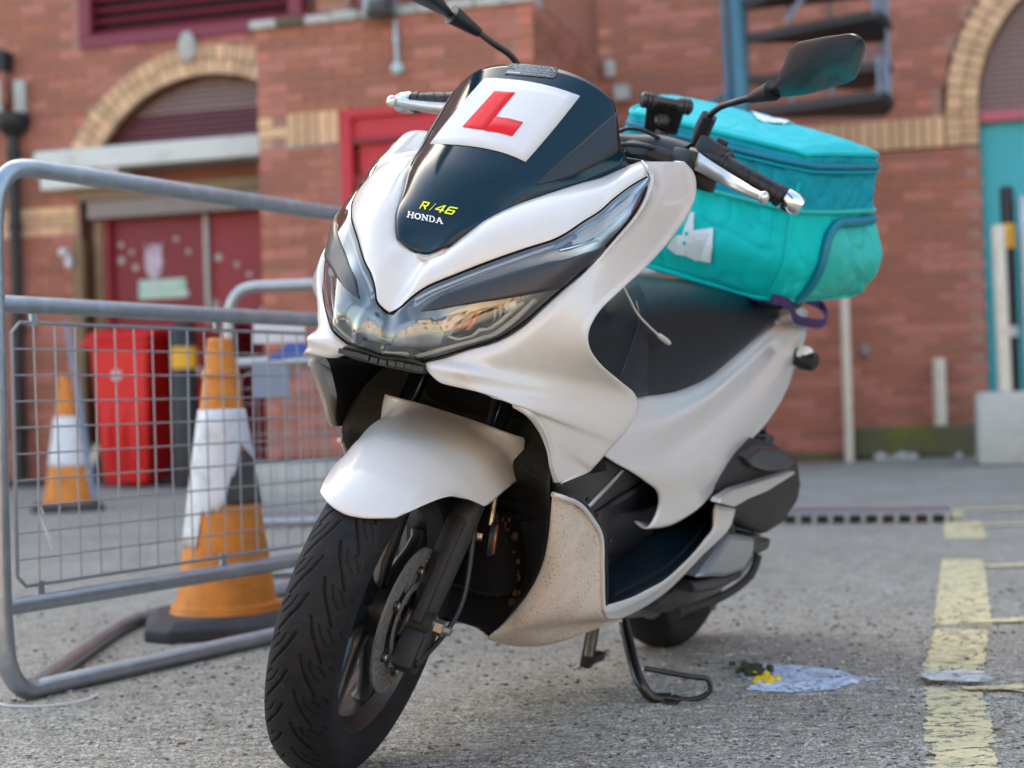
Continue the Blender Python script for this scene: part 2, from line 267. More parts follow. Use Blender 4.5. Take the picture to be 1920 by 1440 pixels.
DATA={
 'side_cowl':[[[-0.318,0.184,0.9775],[-0.306,0.186,0.9775],[-0.318,0.1929,0.98],[-0.3367,0.1971,0.9829],[-0.3571,0.2007,0.986],[-0.3787,0.204,0.9892],[-0.4013,0.2071,0.9925],[-0.4247,0.21,0.9959],[-0.4367,0.188,0.9959]],[[-0.282,0.22,0.9558],[-0.27,0.222,0.9558],[-0.3202,0.2132,0.9604],[-0.3439,0.2157,0.9634],[-0.369,0.2179,0.9664],[-0.3951,0.2199,0.9695],[-0.4222,0.2218,0.9727],[-0.45,0.2236,0.976],[-0.462,0.2016,0.976]],[[-0.258,0.23,0.9288],[-0.246,0.232,0.9288],[-0.2904,0.2262,0.9305],[-0.3176,0.2281,0.9313],[-0.3461,0.2296,0.9321],[-0.3756,0.231,0.933],[-0.4061,0.2324,0.9339],[-0.4374,0.2337,0.9348],[-0.4494,0.2117,0.9348]],[[-0.2284,0.231,0.8941],[-0.2164,0.233,0.8941],[-0.25,0.23,0.8922],[-0.2718,0.2322,0.8898],[-0.2949,0.2341,0.8873],[-0.3188,0.2358,0.8849],[-0.3435,0.2374,0.8824],[-0.3689,0.239,0.8798],[-0.3809,0.217,0.8798]],[[-0.189,0.222,0.8515],[-0.177,0.224,0.8515],[-0.1947,0.2265,0.8476],[-0.2108,0.2298,0.8436],[-0.2281,0.2327,0.8396],[-0.2462,0.2354,0.8355],[-0.2651,0.238,0.8314],[-0.2847,0.2404,0.8272],[-0.2967,0.2184,0.8272]],[[-0.1388,0.21,0.8016],[-0.1268,0.212,0.8016],[-0.1333,0.2186,0.7982],[-0.1435,0.2236,0.7948],[-0.1553,0.2279,0.7913],[-0.1678,0.232,0.7878],[-0.1811,0.2358,0.7842],[-0.1952,0.2394,0.7806],[-0.2072,0.2174,0.7806]],[[-0.0993,0.195,0.7654],[-0.0873,0.197,0.7654],[-0.0847,0.2086,0.7624],[-0.0925,0.2154,0.7591],[-0.102,0.2215,0.7558],[-0.112,0.2274,0.7524],[-0.123,0.2328,0.749],[-0.1352,0.2379,0.7455],[-0.1472,0.2159,0.7455]],[[-0.0736,0.182,0.7361],[-0.0616,0.184,0.7361],[-0.0608,0.1974,0.7334],[-0.0693,0.2063,0.7302],[-0.0797,0.2145,0.727],[-0.0899,0.2228,0.7237],[-0.1016,0.2304,0.7204],[-0.1152,0.2374,0.717],[-0.1272,0.2154,0.717]],[[-0.0543,0.1659,0.7075],[-0.0423,0.1679,0.7075],[-0.0462,0.1843,0.706],[-0.0595,0.1961,0.7038],[-0.0747,0.2071,0.7015],[-0.0892,0.2186,0.6993],[-0.1058,0.2293,0.6969],[-0.1252,0.2389,0.6944],[-0.1372,0.2169,0.6944]],[[-0.0333,0.1449,0.6842],[-0.0213,0.1469,0.6842],[-0.0321,0.1685,0.6832],[-0.0551,0.1841,0.6813],[-0.0803,0.199,0.6792],[-0.1052,0.2145,0.6771],[-0.1333,0.2289,0.6748],[-0.1652,0.2421,0.6722],[-0.1772,0.2201,0.6722]],[[-0.006,0.1179,0.6666],[0.006,0.1199,0.6666],[-0.0106,0.1506,0.6656],[-0.0478,0.171,0.663],[-0.0889,0.1905,0.66],[-0.1317,0.2101,0.6569],[-0.18,0.2285,0.6534],[-0.234,0.2457,0.6494],[-0.246,0.2237,0.6494]],[[0.0118,0.0909,0.6493],[0.0238,0.0929,0.6493],[0.0081,0.1349,0.6492],[-0.0402,0.16,0.6461],[-0.0948,0.1836,0.6425],[-0.1549,0.2065,0.6385],[-0.2234,0.2278,0.6337],[-0.2998,0.2482,0.6284],[-0.3118,0.2262,0.6284]],[[0.0173,0.064,0.6351],[0.0293,0.066,0.6351],[0.0371,0.1276,0.6371],[-0.0163,0.1559,0.6331],[-0.0784,0.1818,0.6282],[-0.1499,0.2056,0.6225],[-0.2324,0.2276,0.6158],[-0.3246,0.2489,0.6082],[-0.3366,0.2269,0.6082]],[[0.0115,0.077,0.623],[0.0315,0.079,0.624],[0.0269,0.1314,0.6247],[-0.022,0.1601,0.6208],[-0.0806,0.1857,0.6159],[-0.1507,0.2081,0.6098],[-0.2321,0.2282,0.6026],[-0.3225,0.248,0.5946],[-0.3297,0.2348,0.5946]],[[0.0081,0.095,0.6137],[0.0281,0.097,0.6147],[0.0182,0.1422,0.6143],[-0.0271,0.1689,0.6099],[-0.0824,0.1921,0.6044],[-0.1498,0.2117,0.5977],[-0.2283,0.2289,0.5897],[-0.3148,0.2458,0.5809],[-0.322,0.2326,0.5809]],[[-0.0142,0.11,0.6129],[0.0058,0.112,0.6139],[0.002,0.1548,0.6113],[-0.04,0.178,0.6045],[-0.0912,0.1979,0.5966],[-0.1533,0.2144,0.5873],[-0.2251,0.2288,0.5769],[-0.3033,0.2429,0.5655],[-0.3105,0.2297,0.5655]],[[-0.0321,0.131,0.6087],[-0.0121,0.133,0.6097],[-0.0191,0.1678,0.6052],[-0.0587,0.1863,0.5971],[-0.1056,0.2024,0.5879],[-0.1611,0.2159,0.5777],[-0.224,0.2277,0.5663],[-0.2916,0.2393,0.5543],[-0.2988,0.2261,0.5543]],[[-0.0617,0.163,0.6011],[-0.0417,0.165,0.6021],[-0.0688,0.1809,0.5941],[-0.1021,0.1943,0.5853],[-0.1401,0.2062,0.5758],[-0.1835,0.2164,0.5654],[-0.2316,0.2256,0.5544],[-0.2825,0.2348,0.5428],[-0.2897,0.2216,0.5428]],[[-0.0831,0.184,0.5905],[-0.0631,0.186,0.5915],[-0.097,0.1919,0.5811],[-0.1258,0.2007,0.5712],[-0.1573,0.2087,0.5608],[-0.192,0.2159,0.5498],[-0.2292,0.2225,0.5383],[-0.2681,0.2291,0.5264],[-0.2753,0.2159,0.5264]],[[-0.1125,0.195,0.5682],[-0.0925,0.197,0.5692],[-0.1233,0.1987,0.5592],[-0.147,0.2041,0.5499],[-0.1721,0.2092,0.5404],[-0.1988,0.2138,0.5305],[-0.2268,0.2182,0.5202],[-0.2557,0.2226,0.5098],[-0.2629,0.2094,0.5098]],[[-0.1419,0.198,0.5405],[-0.1219,0.2,0.5415],[-0.145,0.2017,0.5346],[-0.1654,0.2048,0.5281],[-0.1866,0.2078,0.5213],[-0.2086,0.2106,0.5144],[-0.2313,0.2133,0.5073],[-0.2545,0.216,0.5001],[-0.2617,0.2028,0.5001]],[[-0.1665,0.198,0.5101],[-0.1465,0.2,0.5111],[-0.1575,0.2024,0.5083],[-0.1703,0.204,0.5052],[-0.1835,0.2055,0.502],[-0.197,0.207,0.4987],[-0.2107,0.2084,0.4954],[-0.2246,0.2098,0.4921],[-0.2318,0.1966,0.4921]],[[-0.1924,0.2,0.4851],[-0.1724,0.202,0.4861],[-0.1755,0.2024,0.486],[-0.1789,0.2028,0.4859],[-0.1822,0.2031,0.4857],[-0.1856,0.2034,0.4856],[-0.1891,0.2037,0.4855],[-0.1925,0.204,0.4853],[-0.1997,0.1908,0.4853]]],
 'nose_cowl':[[[0.0256,0.0,0.6921],[0.0376,0.0,0.6961],[0.0276,0.0,0.7203],[0.0152,0.0,0.743],[0.0002,0.0,0.7642],[-0.0172,0.0,0.784],[-0.0292,0.0,0.774]],[[0.0298,0.019,0.7035],[0.0418,0.019,0.7075],[0.03,0.0187,0.7294],[0.0157,0.0175,0.7498],[-0.0011,0.0152,0.7687],[-0.0205,0.012,0.7861],[-0.0325,0.012,0.7761]],[[0.0229,0.03,0.72],[0.0349,0.03,0.724],[0.0287,0.0318,0.7451],[0.0176,0.0315,0.7632],[0.0015,0.0292,0.7783],[-0.0197,0.025,0.7904],[-0.0317,0.025,0.7804]],[[0.0132,0.046,0.7382],[0.0252,0.046,0.7422],[0.0202,0.048,0.7615],[0.0101,0.048,0.7777],[-0.0049,0.046,0.7909],[-0.025,0.042,0.8011],[-0.037,0.024,0.7911]],[[-0.0003,0.071,0.7567],[0.0117,0.071,0.7607],[0.0067,0.0702,0.7805],[-0.0033,0.0675,0.7973],[-0.0182,0.0628,0.8111],[-0.0382,0.056,0.8219],[-0.0502,0.038,0.8119]],[[-0.0317,0.109,0.786],[-0.0197,0.109,0.79],[-0.0209,0.104,0.809],[-0.0271,0.097,0.825],[-0.0383,0.088,0.8379],[-0.0545,0.077,0.8479],[-0.0665,0.059,0.8379]],[[-0.0647,0.147,0.8133],[-0.0527,0.147,0.8173],[-0.0549,0.1383,0.8364],[-0.0621,0.1275,0.8525],[-0.0744,0.1148,0.8656],[-0.0916,0.1,0.8757],[-0.1036,0.082,0.8657]],[[-0.0974,0.172,0.8327],[-0.0854,0.172,0.8367],[-0.0894,0.1625,0.8564],[-0.0983,0.151,0.8732],[-0.1122,0.1375,0.887],[-0.1312,0.122,0.8977],[-0.1432,0.104,0.8877]],[[-0.1155,0.182,0.8457],[-0.1035,0.182,0.8497],[-0.1115,0.173,0.8699],[-0.1245,0.162,0.8871],[-0.1425,0.149,0.9014],[-0.1654,0.134,0.9126],[-0.1774,0.116,0.9026]],[[-0.1417,0.19,0.8638],[-0.1297,0.19,0.8678],[-0.1391,0.1822,0.887],[-0.1535,0.1725,0.9033],[-0.173,0.1608,0.9165],[-0.1974,0.147,0.9268],[-0.2094,0.129,0.9168]],[[-0.1797,0.199,0.8866],[-0.1677,0.199,0.8906],[-0.177,0.192,0.9077],[-0.1913,0.183,0.9217],[-0.2106,0.172,0.9328],[-0.2349,0.159,0.9408],[-0.2469,0.141,0.9308]],[[-0.2018,0.205,0.907],[-0.1898,0.205,0.911],[-0.1996,0.1988,0.9262],[-0.2143,0.1905,0.9384],[-0.2341,0.1803,0.9476],[-0.2589,0.168,0.9538],[-0.2709,0.15,0.9438]],[[-0.2351,0.212,0.9298],[-0.2231,0.212,0.9338],[-0.2316,0.2065,0.9469],[-0.245,0.199,0.9571],[-0.2635,0.1895,0.9642],[-0.2869,0.178,0.9683],[-0.2989,0.16,0.9583]],[[-0.2756,0.221,0.9525],[-0.2636,0.221,0.9565],[-0.2667,0.2153,0.9663],[-0.2748,0.2075,0.973],[-0.2879,0.1977,0.9768],[-0.306,0.186,0.9775],[-0.318,0.168,0.9675]]],
 'lens':[[[0.0234,0.0,0.6933],[0.0374,0.0,0.6953],[0.0433,0.0,0.6835],[0.0465,0.0,0.6716],[0.0468,0.0,0.6598],[0.0442,0.0,0.6479],[0.0388,0.0,0.6361],[0.0248,-0.002,0.6381]],[[0.0276,0.019,0.7048],[0.0416,0.019,0.7068],[0.0489,0.0259,0.6935],[0.053,0.0307,0.6802],[0.0539,0.0333,0.667],[0.0515,0.0337,0.6537],[0.0458,0.032,0.6405],[0.0318,0.03,0.6425]],[[0.0207,0.03,0.7213],[0.0347,0.03,0.7233],[0.0417,0.0403,0.7064],[0.0449,0.0481,0.6896],[0.0443,0.0533,0.6728],[0.0398,0.0559,0.656],[0.0315,0.056,0.6392],[0.0175,0.054,0.6412]],[[0.011,0.046,0.7395],[0.025,0.046,0.7415],[0.0335,0.0601,0.7237],[0.0381,0.0717,0.7059],[0.0389,0.0807,0.6881],[0.0359,0.0871,0.6704],[0.029,0.091,0.6526],[0.015,0.089,0.6546]],[[-0.0026,0.071,0.758],[0.0114,0.071,0.76],[0.0188,0.0855,0.7418],[0.0223,0.0975,0.7237],[0.0219,0.1069,0.7055],[0.0177,0.1137,0.6874],[0.0097,0.118,0.6692],[-0.0043,0.116,0.6712]],[[-0.034,0.109,0.7872],[-0.02,0.109,0.7892],[-0.0115,0.1213,0.7687],[-0.0068,0.1311,0.7483],[-0.006,0.1383,0.7278],[-0.009,0.1429,0.7073],[-0.0159,0.145,0.6868],[-0.0299,0.143,0.6888]],[[-0.067,0.147,0.8145],[-0.053,0.147,0.8165],[-0.0418,0.1559,0.7951],[-0.0345,0.1623,0.7736],[-0.031,0.1661,0.7522],[-0.0313,0.1673,0.7307],[-0.0355,0.166,0.7092],[-0.0495,0.164,0.7112]],[[-0.0997,0.172,0.8339],[-0.0857,0.172,0.8359],[-0.0728,0.1791,0.8165],[-0.0637,0.1837,0.797],[-0.0584,0.1857,0.7776],[-0.057,0.1851,0.7581],[-0.0594,0.182,0.7387],[-0.0734,0.18,0.7407]],[[-0.1178,0.182,0.8469],[-0.1038,0.182,0.8489],[-0.0924,0.1899,0.8326],[-0.0848,0.1953,0.8163],[-0.081,0.1981,0.8],[-0.0811,0.1983,0.7837],[-0.085,0.196,0.7674],[-0.099,0.194,0.7694]],[[-0.144,0.19,0.8651],[-0.13,0.19,0.8671],[-0.1206,0.1985,0.8538],[-0.1146,0.2048,0.8405],[-0.1119,0.2088,0.8272],[-0.1127,0.2105,0.8139],[-0.1168,0.21,0.8007],[-0.1308,0.208,0.8027]],[[-0.182,0.199,0.8879],[-0.168,0.199,0.8899],[-0.1601,0.2067,0.8792],[-0.155,0.2126,0.8686],[-0.1526,0.2166,0.8579],[-0.1531,0.2187,0.8472],[-0.1563,0.219,0.8366],[-0.1703,0.217,0.8386]],[[-0.2044,0.205,0.9075],[-0.1904,0.205,0.9095],[-0.1844,0.2124,0.9006],[-0.1807,0.2182,0.8917],[-0.1794,0.2224,0.8827],[-0.1805,0.225,0.8738],[-0.184,0.226,0.8649],[-0.198,0.224,0.8669]],[[-0.2378,0.212,0.9303],[-0.2238,0.212,0.9323],[-0.2177,0.2187,0.9251],[-0.2137,0.2241,0.9178],[-0.2117,0.2281,0.9106],[-0.2117,0.2307,0.9033],[-0.2138,0.232,0.8961],[-0.2278,0.23,0.8981]],[[-0.2751,0.221,0.951],[-0.2611,0.221,0.953],[-0.2585,0.223,0.9502],[-0.2566,0.2245,0.9473],[-0.2556,0.2255,0.9444],[-0.2553,0.226,0.9415],[-0.2558,0.226,0.9387],[-0.2698,0.224,0.9407]]],
 'band':[[[0.0422,0.0519,0.7095],[0.0424,0.0522,0.7088],[0.0426,0.0524,0.7081]],[[0.0369,0.0612,0.7218],[0.0382,0.0652,0.7173],[0.0391,0.069,0.7128]],[[0.03,0.0703,0.7333],[0.0319,0.0772,0.7258],[0.033,0.0837,0.7183]],[[0.0228,0.0819,0.7419],[0.0246,0.0898,0.733],[0.0252,0.0971,0.724]],[[0.0147,0.0939,0.7491],[0.0162,0.1024,0.7392],[0.0163,0.1102,0.7291]],[[0.0058,0.1054,0.7563],[0.007,0.1145,0.7453],[0.0066,0.1227,0.7343]],[[-0.0034,0.1168,0.7635],[-0.0023,0.1265,0.7513],[-0.0032,0.1352,0.7391]],[[-0.0125,0.1282,0.7707],[-0.0114,0.1386,0.7573],[-0.0127,0.1478,0.7439]],[[-0.0213,0.1397,0.7779],[-0.0204,0.1508,0.7636],[-0.0225,0.1604,0.7492]],[[-0.0305,0.1513,0.7852],[-0.0302,0.1628,0.77],[-0.0341,0.1723,0.7546]],[[-0.0407,0.1626,0.7921],[-0.0417,0.174,0.7763],[-0.0482,0.183,0.7602]],[[-0.0526,0.1733,0.7989],[-0.0547,0.1845,0.7827],[-0.0645,0.1924,0.766]],[[-0.0649,0.1835,0.8057],[-0.0685,0.1947,0.7892],[-0.0841,0.2,0.7723]],[[-0.0773,0.195,0.8106],[-0.0831,0.2022,0.798],[-0.096,0.2057,0.7854]],[[-0.093,0.2042,0.8175],[-0.0991,0.2087,0.808],[-0.1091,0.2111,0.7986]],[[-0.1116,0.2119,0.8249],[-0.1172,0.2143,0.8183],[-0.1252,0.2155,0.8116]],[[-0.1343,0.2178,0.8324],[-0.1384,0.2186,0.8285],[-0.1446,0.2187,0.8243]],[[-0.1605,0.2223,0.8395],[-0.1637,0.2215,0.8382],[-0.169,0.2186,0.8355]]],
 'drl':[[[0.0339,0.0288,0.7135],[0.0352,0.0316,0.7107],[0.0358,0.0358,0.7071]],[[0.0283,0.0368,0.7247],[0.0298,0.0407,0.7218],[0.0308,0.0449,0.7183]],[[0.0229,0.0456,0.7348],[0.0245,0.0497,0.7319],[0.0256,0.0539,0.7285]],[[0.0178,0.0569,0.7428],[0.019,0.0605,0.7402],[0.0199,0.0642,0.7371]],[[0.0122,0.0684,0.7501],[0.013,0.0715,0.7477],[0.0137,0.0749,0.7447]],[[0.005,0.0783,0.7579],[0.0057,0.0816,0.7552],[0.0062,0.0849,0.7524]],[[-0.0031,0.0882,0.7656],[-0.0025,0.0914,0.763],[-0.0021,0.0946,0.7603]],[[-0.0116,0.0981,0.7733],[-0.0111,0.1012,0.7708],[-0.0108,0.1042,0.7683]],[[-0.0203,0.108,0.7811],[-0.0198,0.111,0.7787],[-0.0196,0.114,0.7762]],[[-0.0288,0.1183,0.7884],[-0.0283,0.1213,0.7861],[-0.0281,0.1243,0.7837]],[[-0.0373,0.1287,0.7957],[-0.0368,0.1316,0.7934],[-0.0366,0.1346,0.791]],[[-0.046,0.1387,0.803],[-0.0456,0.1416,0.8007],[-0.0454,0.1445,0.7983]],[[-0.0555,0.1482,0.8102],[-0.0552,0.1511,0.8079],[-0.0551,0.1537,0.8055]],[[-0.0664,0.1571,0.8172],[-0.0663,0.1599,0.8149],[-0.0663,0.1626,0.8125]],[[-0.0786,0.1658,0.8243],[-0.0784,0.1688,0.822],[-0.0785,0.1716,0.8196]],[[-0.0908,0.1755,0.8314],[-0.0905,0.178,0.8294],[-0.0903,0.1809,0.827]],[[-0.1035,0.1821,0.841],[-0.1031,0.1847,0.8387],[-0.1031,0.1875,0.8362]],[[-0.1179,0.1875,0.851],[-0.1177,0.1902,0.8486],[-0.1178,0.1932,0.8461]]],
 'drl_white':[[[0.0346,0.0339,0.7215],[0.0351,0.0352,0.7203],[0.0356,0.0366,0.719]],[[0.03,0.0435,0.7306],[0.0306,0.0449,0.7294],[0.0311,0.0463,0.7281]],[[0.0251,0.0536,0.7389],[0.0256,0.0549,0.7377],[0.0261,0.0562,0.7364]],[[0.0198,0.0643,0.7463],[0.0203,0.0655,0.745],[0.0207,0.0668,0.7438]],[[0.0136,0.0744,0.7536],[0.0141,0.0755,0.7523],[0.0145,0.0767,0.751]],[[0.0065,0.084,0.7607],[0.0069,0.0852,0.7594],[0.0073,0.0863,0.7581]],[[-0.0012,0.0935,0.7678],[-0.0009,0.0946,0.7665],[-0.0005,0.0957,0.7652]],[[-0.0093,0.1029,0.7749],[-0.0089,0.104,0.7736],[-0.0086,0.105,0.7723]],[[-0.0174,0.1123,0.782],[-0.017,0.1134,0.7807],[-0.0167,0.1144,0.7794]],[[-0.0253,0.122,0.7888],[-0.0249,0.1231,0.7875],[-0.0246,0.1241,0.7862]],[[-0.0333,0.1318,0.7956],[-0.0328,0.1328,0.7943],[-0.0325,0.1338,0.793]],[[-0.0415,0.1413,0.8025],[-0.0411,0.1423,0.8011],[-0.0407,0.1432,0.7999]],[[-0.0505,0.1504,0.8093],[-0.0501,0.1514,0.808],[-0.0497,0.1523,0.8067]],[[-0.0608,0.159,0.8161],[-0.0604,0.1599,0.8147],[-0.06,0.1608,0.8134]],[[-0.0721,0.1671,0.8229],[-0.0717,0.1681,0.8216],[-0.0712,0.169,0.8202]],[[-0.0836,0.1755,0.8298],[-0.083,0.1765,0.8284],[-0.0825,0.1774,0.827]]],
 'lower_trim':[[[0.0357,0.0497,0.6453],[0.0337,0.0514,0.6436],[0.0316,0.0534,0.6421]],[[0.0331,0.0622,0.6512],[0.0319,0.0647,0.6496],[0.0308,0.0669,0.6479]],[[0.0329,0.0755,0.6572],[0.032,0.0778,0.6556],[0.031,0.0801,0.654]],[[0.0315,0.087,0.663],[0.0302,0.089,0.6611],[0.0288,0.0911,0.6596]],[[0.0267,0.0966,0.668],[0.025,0.0986,0.6663],[0.0231,0.1004,0.6646]],[[0.0198,0.1055,0.673],[0.0178,0.1075,0.6713],[0.0156,0.1093,0.6696]],[[0.0122,0.1145,0.6781],[0.0101,0.1164,0.6764],[0.0078,0.1183,0.6748]],[[0.0047,0.1231,0.6836],[0.0024,0.1251,0.6818],[-0.0,0.1269,0.6801]],[[-0.0033,0.1316,0.689],[-0.0058,0.1335,0.6872],[-0.0084,0.1354,0.6855]],[[-0.0116,0.14,0.6945],[-0.014,0.1419,0.6929],[-0.0165,0.1437,0.6915]],[[-0.0177,0.1472,0.7033],[-0.0199,0.1491,0.7018],[-0.0223,0.1511,0.7002]],[[-0.0234,0.1542,0.7123],[-0.0257,0.1563,0.7106],[-0.0282,0.1581,0.709]],[[-0.0289,0.1606,0.7217],[-0.0314,0.1625,0.72],[-0.0341,0.1643,0.7185]],[[-0.0346,0.1661,0.7316],[-0.0374,0.168,0.73],[-0.0404,0.1696,0.7284]],[[-0.0411,0.1714,0.7415],[-0.044,0.173,0.7401],[-0.047,0.1745,0.7387]],[[-0.0484,0.1765,0.7513],[-0.0509,0.1778,0.7503],[-0.0537,0.1791,0.7492]]],
 'lower_trim_center':[[[0.0427,0.0008,0.653],[0.0419,0.0008,0.6502],[0.0414,0.0008,0.6488]],[[0.0419,0.0008,0.6502],[0.0414,0.0008,0.6488],[0.041,0.0008,0.6472]],[[0.0414,0.0008,0.6488],[0.041,0.0008,0.6472],[0.0405,0.0009,0.6454]],[[0.041,0.0008,0.6472],[0.0405,0.0009,0.6454],[0.04,0.001,0.6436]],[[0.0405,0.0009,0.6454],[0.04,0.001,0.6436],[0.0382,0.0004,0.6393]],[[0.04,0.001,0.6436],[0.0385,0.0007,0.6398],[0.0382,0.0004,0.6393]],[[0.04,0.001,0.6436],[0.0386,0.0009,0.6399],[0.0382,0.0004,0.6393]],[[0.0395,0.001,0.6421],[0.039,0.0009,0.6408],[0.0378,0.0007,0.6389]],[[0.0412,0.0055,0.6429],[0.0408,0.0061,0.6413],[0.0398,0.0061,0.6397]],[[0.0435,0.0126,0.6435],[0.043,0.0132,0.6418],[0.042,0.0127,0.6409]],[[0.0452,0.0191,0.6441],[0.0446,0.0198,0.6426],[0.0437,0.0196,0.6418]],[[0.0463,0.0253,0.6452],[0.0457,0.0258,0.6436],[0.0448,0.0259,0.6428]],[[0.0466,0.0304,0.6462],[0.0457,0.0312,0.6446],[0.0451,0.0317,0.6436]],[[0.0459,0.0352,0.6471],[0.0449,0.0356,0.6454],[0.0436,0.0362,0.6438]],[[0.0442,0.0389,0.6476],[0.0429,0.0397,0.6458],[0.0415,0.0403,0.6439]],[[0.0418,0.0429,0.6483],[0.0404,0.0437,0.6464],[0.0389,0.0445,0.6445]]],
 'inner_chrome':[[[0.0228,0.0911,0.6818],[0.024,0.0893,0.6788]],[[0.0182,0.0973,0.6807],[0.0195,0.0955,0.6773]],[[0.013,0.1033,0.6802],[0.014,0.1018,0.676]],[[0.0079,0.1095,0.6835],[0.0086,0.1082,0.6794]],[[0.0028,0.1154,0.6865],[0.0033,0.1144,0.6823]],[[-0.0007,0.1195,0.6922],[-0.0015,0.1198,0.6866]],[[-0.0037,0.1229,0.6992],[-0.0051,0.1239,0.6931]],[[-0.0087,0.1278,0.6987],[-0.01,0.1289,0.6953]],[[-0.0135,0.1328,0.7015],[-0.0154,0.1343,0.6979]],[[-0.0178,0.1376,0.7074],[-0.02,0.1396,0.7038]],[[-0.0216,0.1422,0.7137],[-0.0243,0.1447,0.7098]],[[-0.0251,0.1465,0.7202],[-0.0278,0.1491,0.7165]],[[-0.0287,0.1508,0.7265],[-0.0314,0.1534,0.7233]],[[-0.0324,0.1549,0.7325],[-0.0351,0.1574,0.7297]],[[-0.0367,0.1591,0.7383],[-0.0394,0.1613,0.7363]],[[-0.041,0.1627,0.7444],[-0.0441,0.165,0.7426]]],
 'facet':[[[0.0288,0.0103,0.6826],[0.0323,0.0112,0.6713],[0.0321,0.0097,0.6622],[0.0287,0.0061,0.6516]],[[0.0311,0.0176,0.6847],[0.0343,0.0182,0.6731],[0.0343,0.0171,0.6633],[0.0309,0.0137,0.6515]],[[0.0325,0.0238,0.6869],[0.0357,0.0241,0.6747],[0.0359,0.0233,0.6644],[0.0328,0.0206,0.652]],[[0.0329,0.0285,0.6886],[0.0365,0.0298,0.6761],[0.0367,0.0278,0.6655],[0.0339,0.0257,0.6528]],[[0.0326,0.0297,0.6889],[0.0361,0.032,0.6776],[0.0368,0.0323,0.6664],[0.0344,0.0286,0.6539]],[[0.0309,0.0326,0.6911],[0.0359,0.0317,0.678],[0.0366,0.0324,0.6675],[0.0341,0.0316,0.6546]],[[0.0285,0.0385,0.693],[0.0335,0.0358,0.6791],[0.0356,0.034,0.6675],[0.0336,0.0323,0.6547]],[[0.0267,0.0458,0.6945],[0.03,0.0426,0.6807],[0.0328,0.0383,0.6678],[0.0316,0.0355,0.655]],[[0.0256,0.052,0.6958],[0.0278,0.0494,0.682],[0.0289,0.0453,0.6694],[0.0284,0.0401,0.6553]],[[0.0248,0.0582,0.6964],[0.0263,0.0568,0.6834],[0.0264,0.0521,0.6705],[0.0245,0.047,0.656]],[[0.024,0.0639,0.697],[0.0254,0.063,0.6841],[0.0247,0.0598,0.6716],[0.0221,0.0539,0.6573]],[[0.0233,0.0683,0.6966],[0.0246,0.0682,0.685],[0.0239,0.0656,0.6732],[0.021,0.0615,0.6596]],[[0.0221,0.0726,0.6967],[0.0236,0.0729,0.6857],[0.0233,0.0707,0.6743],[0.0207,0.0673,0.6618]],[[0.0204,0.0772,0.6967],[0.0228,0.0756,0.6854],[0.0225,0.075,0.6754],[0.0204,0.0728,0.6639]],[[0.0188,0.081,0.6966],[0.0212,0.0795,0.6861],[0.0215,0.0787,0.6764],[0.02,0.0775,0.6655]],[[0.0166,0.0853,0.6968],[0.0192,0.0833,0.6869],[0.0202,0.0817,0.6775],[0.0196,0.0799,0.6669]]],
 'sky_facet':[[[0.0259,0.0697,0.7016],[0.0255,0.0781,0.6916],[0.0234,0.0844,0.6814]],[[0.0248,0.0725,0.7028],[0.0247,0.0797,0.6922],[0.0228,0.0855,0.6817]],[[0.0237,0.0749,0.7039],[0.0238,0.0814,0.693],[0.0218,0.0871,0.6823]],[[0.0225,0.077,0.7053],[0.0227,0.0833,0.6943],[0.0212,0.0881,0.6832]],[[0.0213,0.0793,0.7064],[0.0217,0.085,0.6952],[0.0201,0.0897,0.6838]],[[0.02,0.0816,0.7076],[0.0204,0.0871,0.6961],[0.019,0.0913,0.6844]],[[0.0184,0.0842,0.709],[0.0193,0.0884,0.6975],[0.0185,0.0919,0.6856]],[[0.017,0.0865,0.7101],[0.0183,0.0897,0.6989],[0.0179,0.0926,0.6875]],[[0.0155,0.0888,0.7114],[0.017,0.0915,0.7001],[0.0172,0.0935,0.6889]],[[0.0139,0.0911,0.7129],[0.0159,0.0929,0.7016],[0.0168,0.094,0.6907]],[[0.0123,0.0935,0.7141],[0.0146,0.0945,0.7031],[0.0161,0.0946,0.6926]],[[0.0107,0.0958,0.7151],[0.0134,0.0959,0.7046],[0.0154,0.0955,0.6941]],[[0.009,0.0983,0.7164],[0.0121,0.0975,0.7062],[0.0148,0.096,0.696]],[[0.0074,0.1005,0.7174],[0.011,0.0988,0.7076],[0.014,0.0969,0.6975]],[[0.0055,0.1027,0.7189],[0.0097,0.1004,0.7091],[0.0134,0.0975,0.6993]],[[0.0038,0.1049,0.72],[0.0086,0.1018,0.7101],[0.0126,0.0983,0.7007]]],
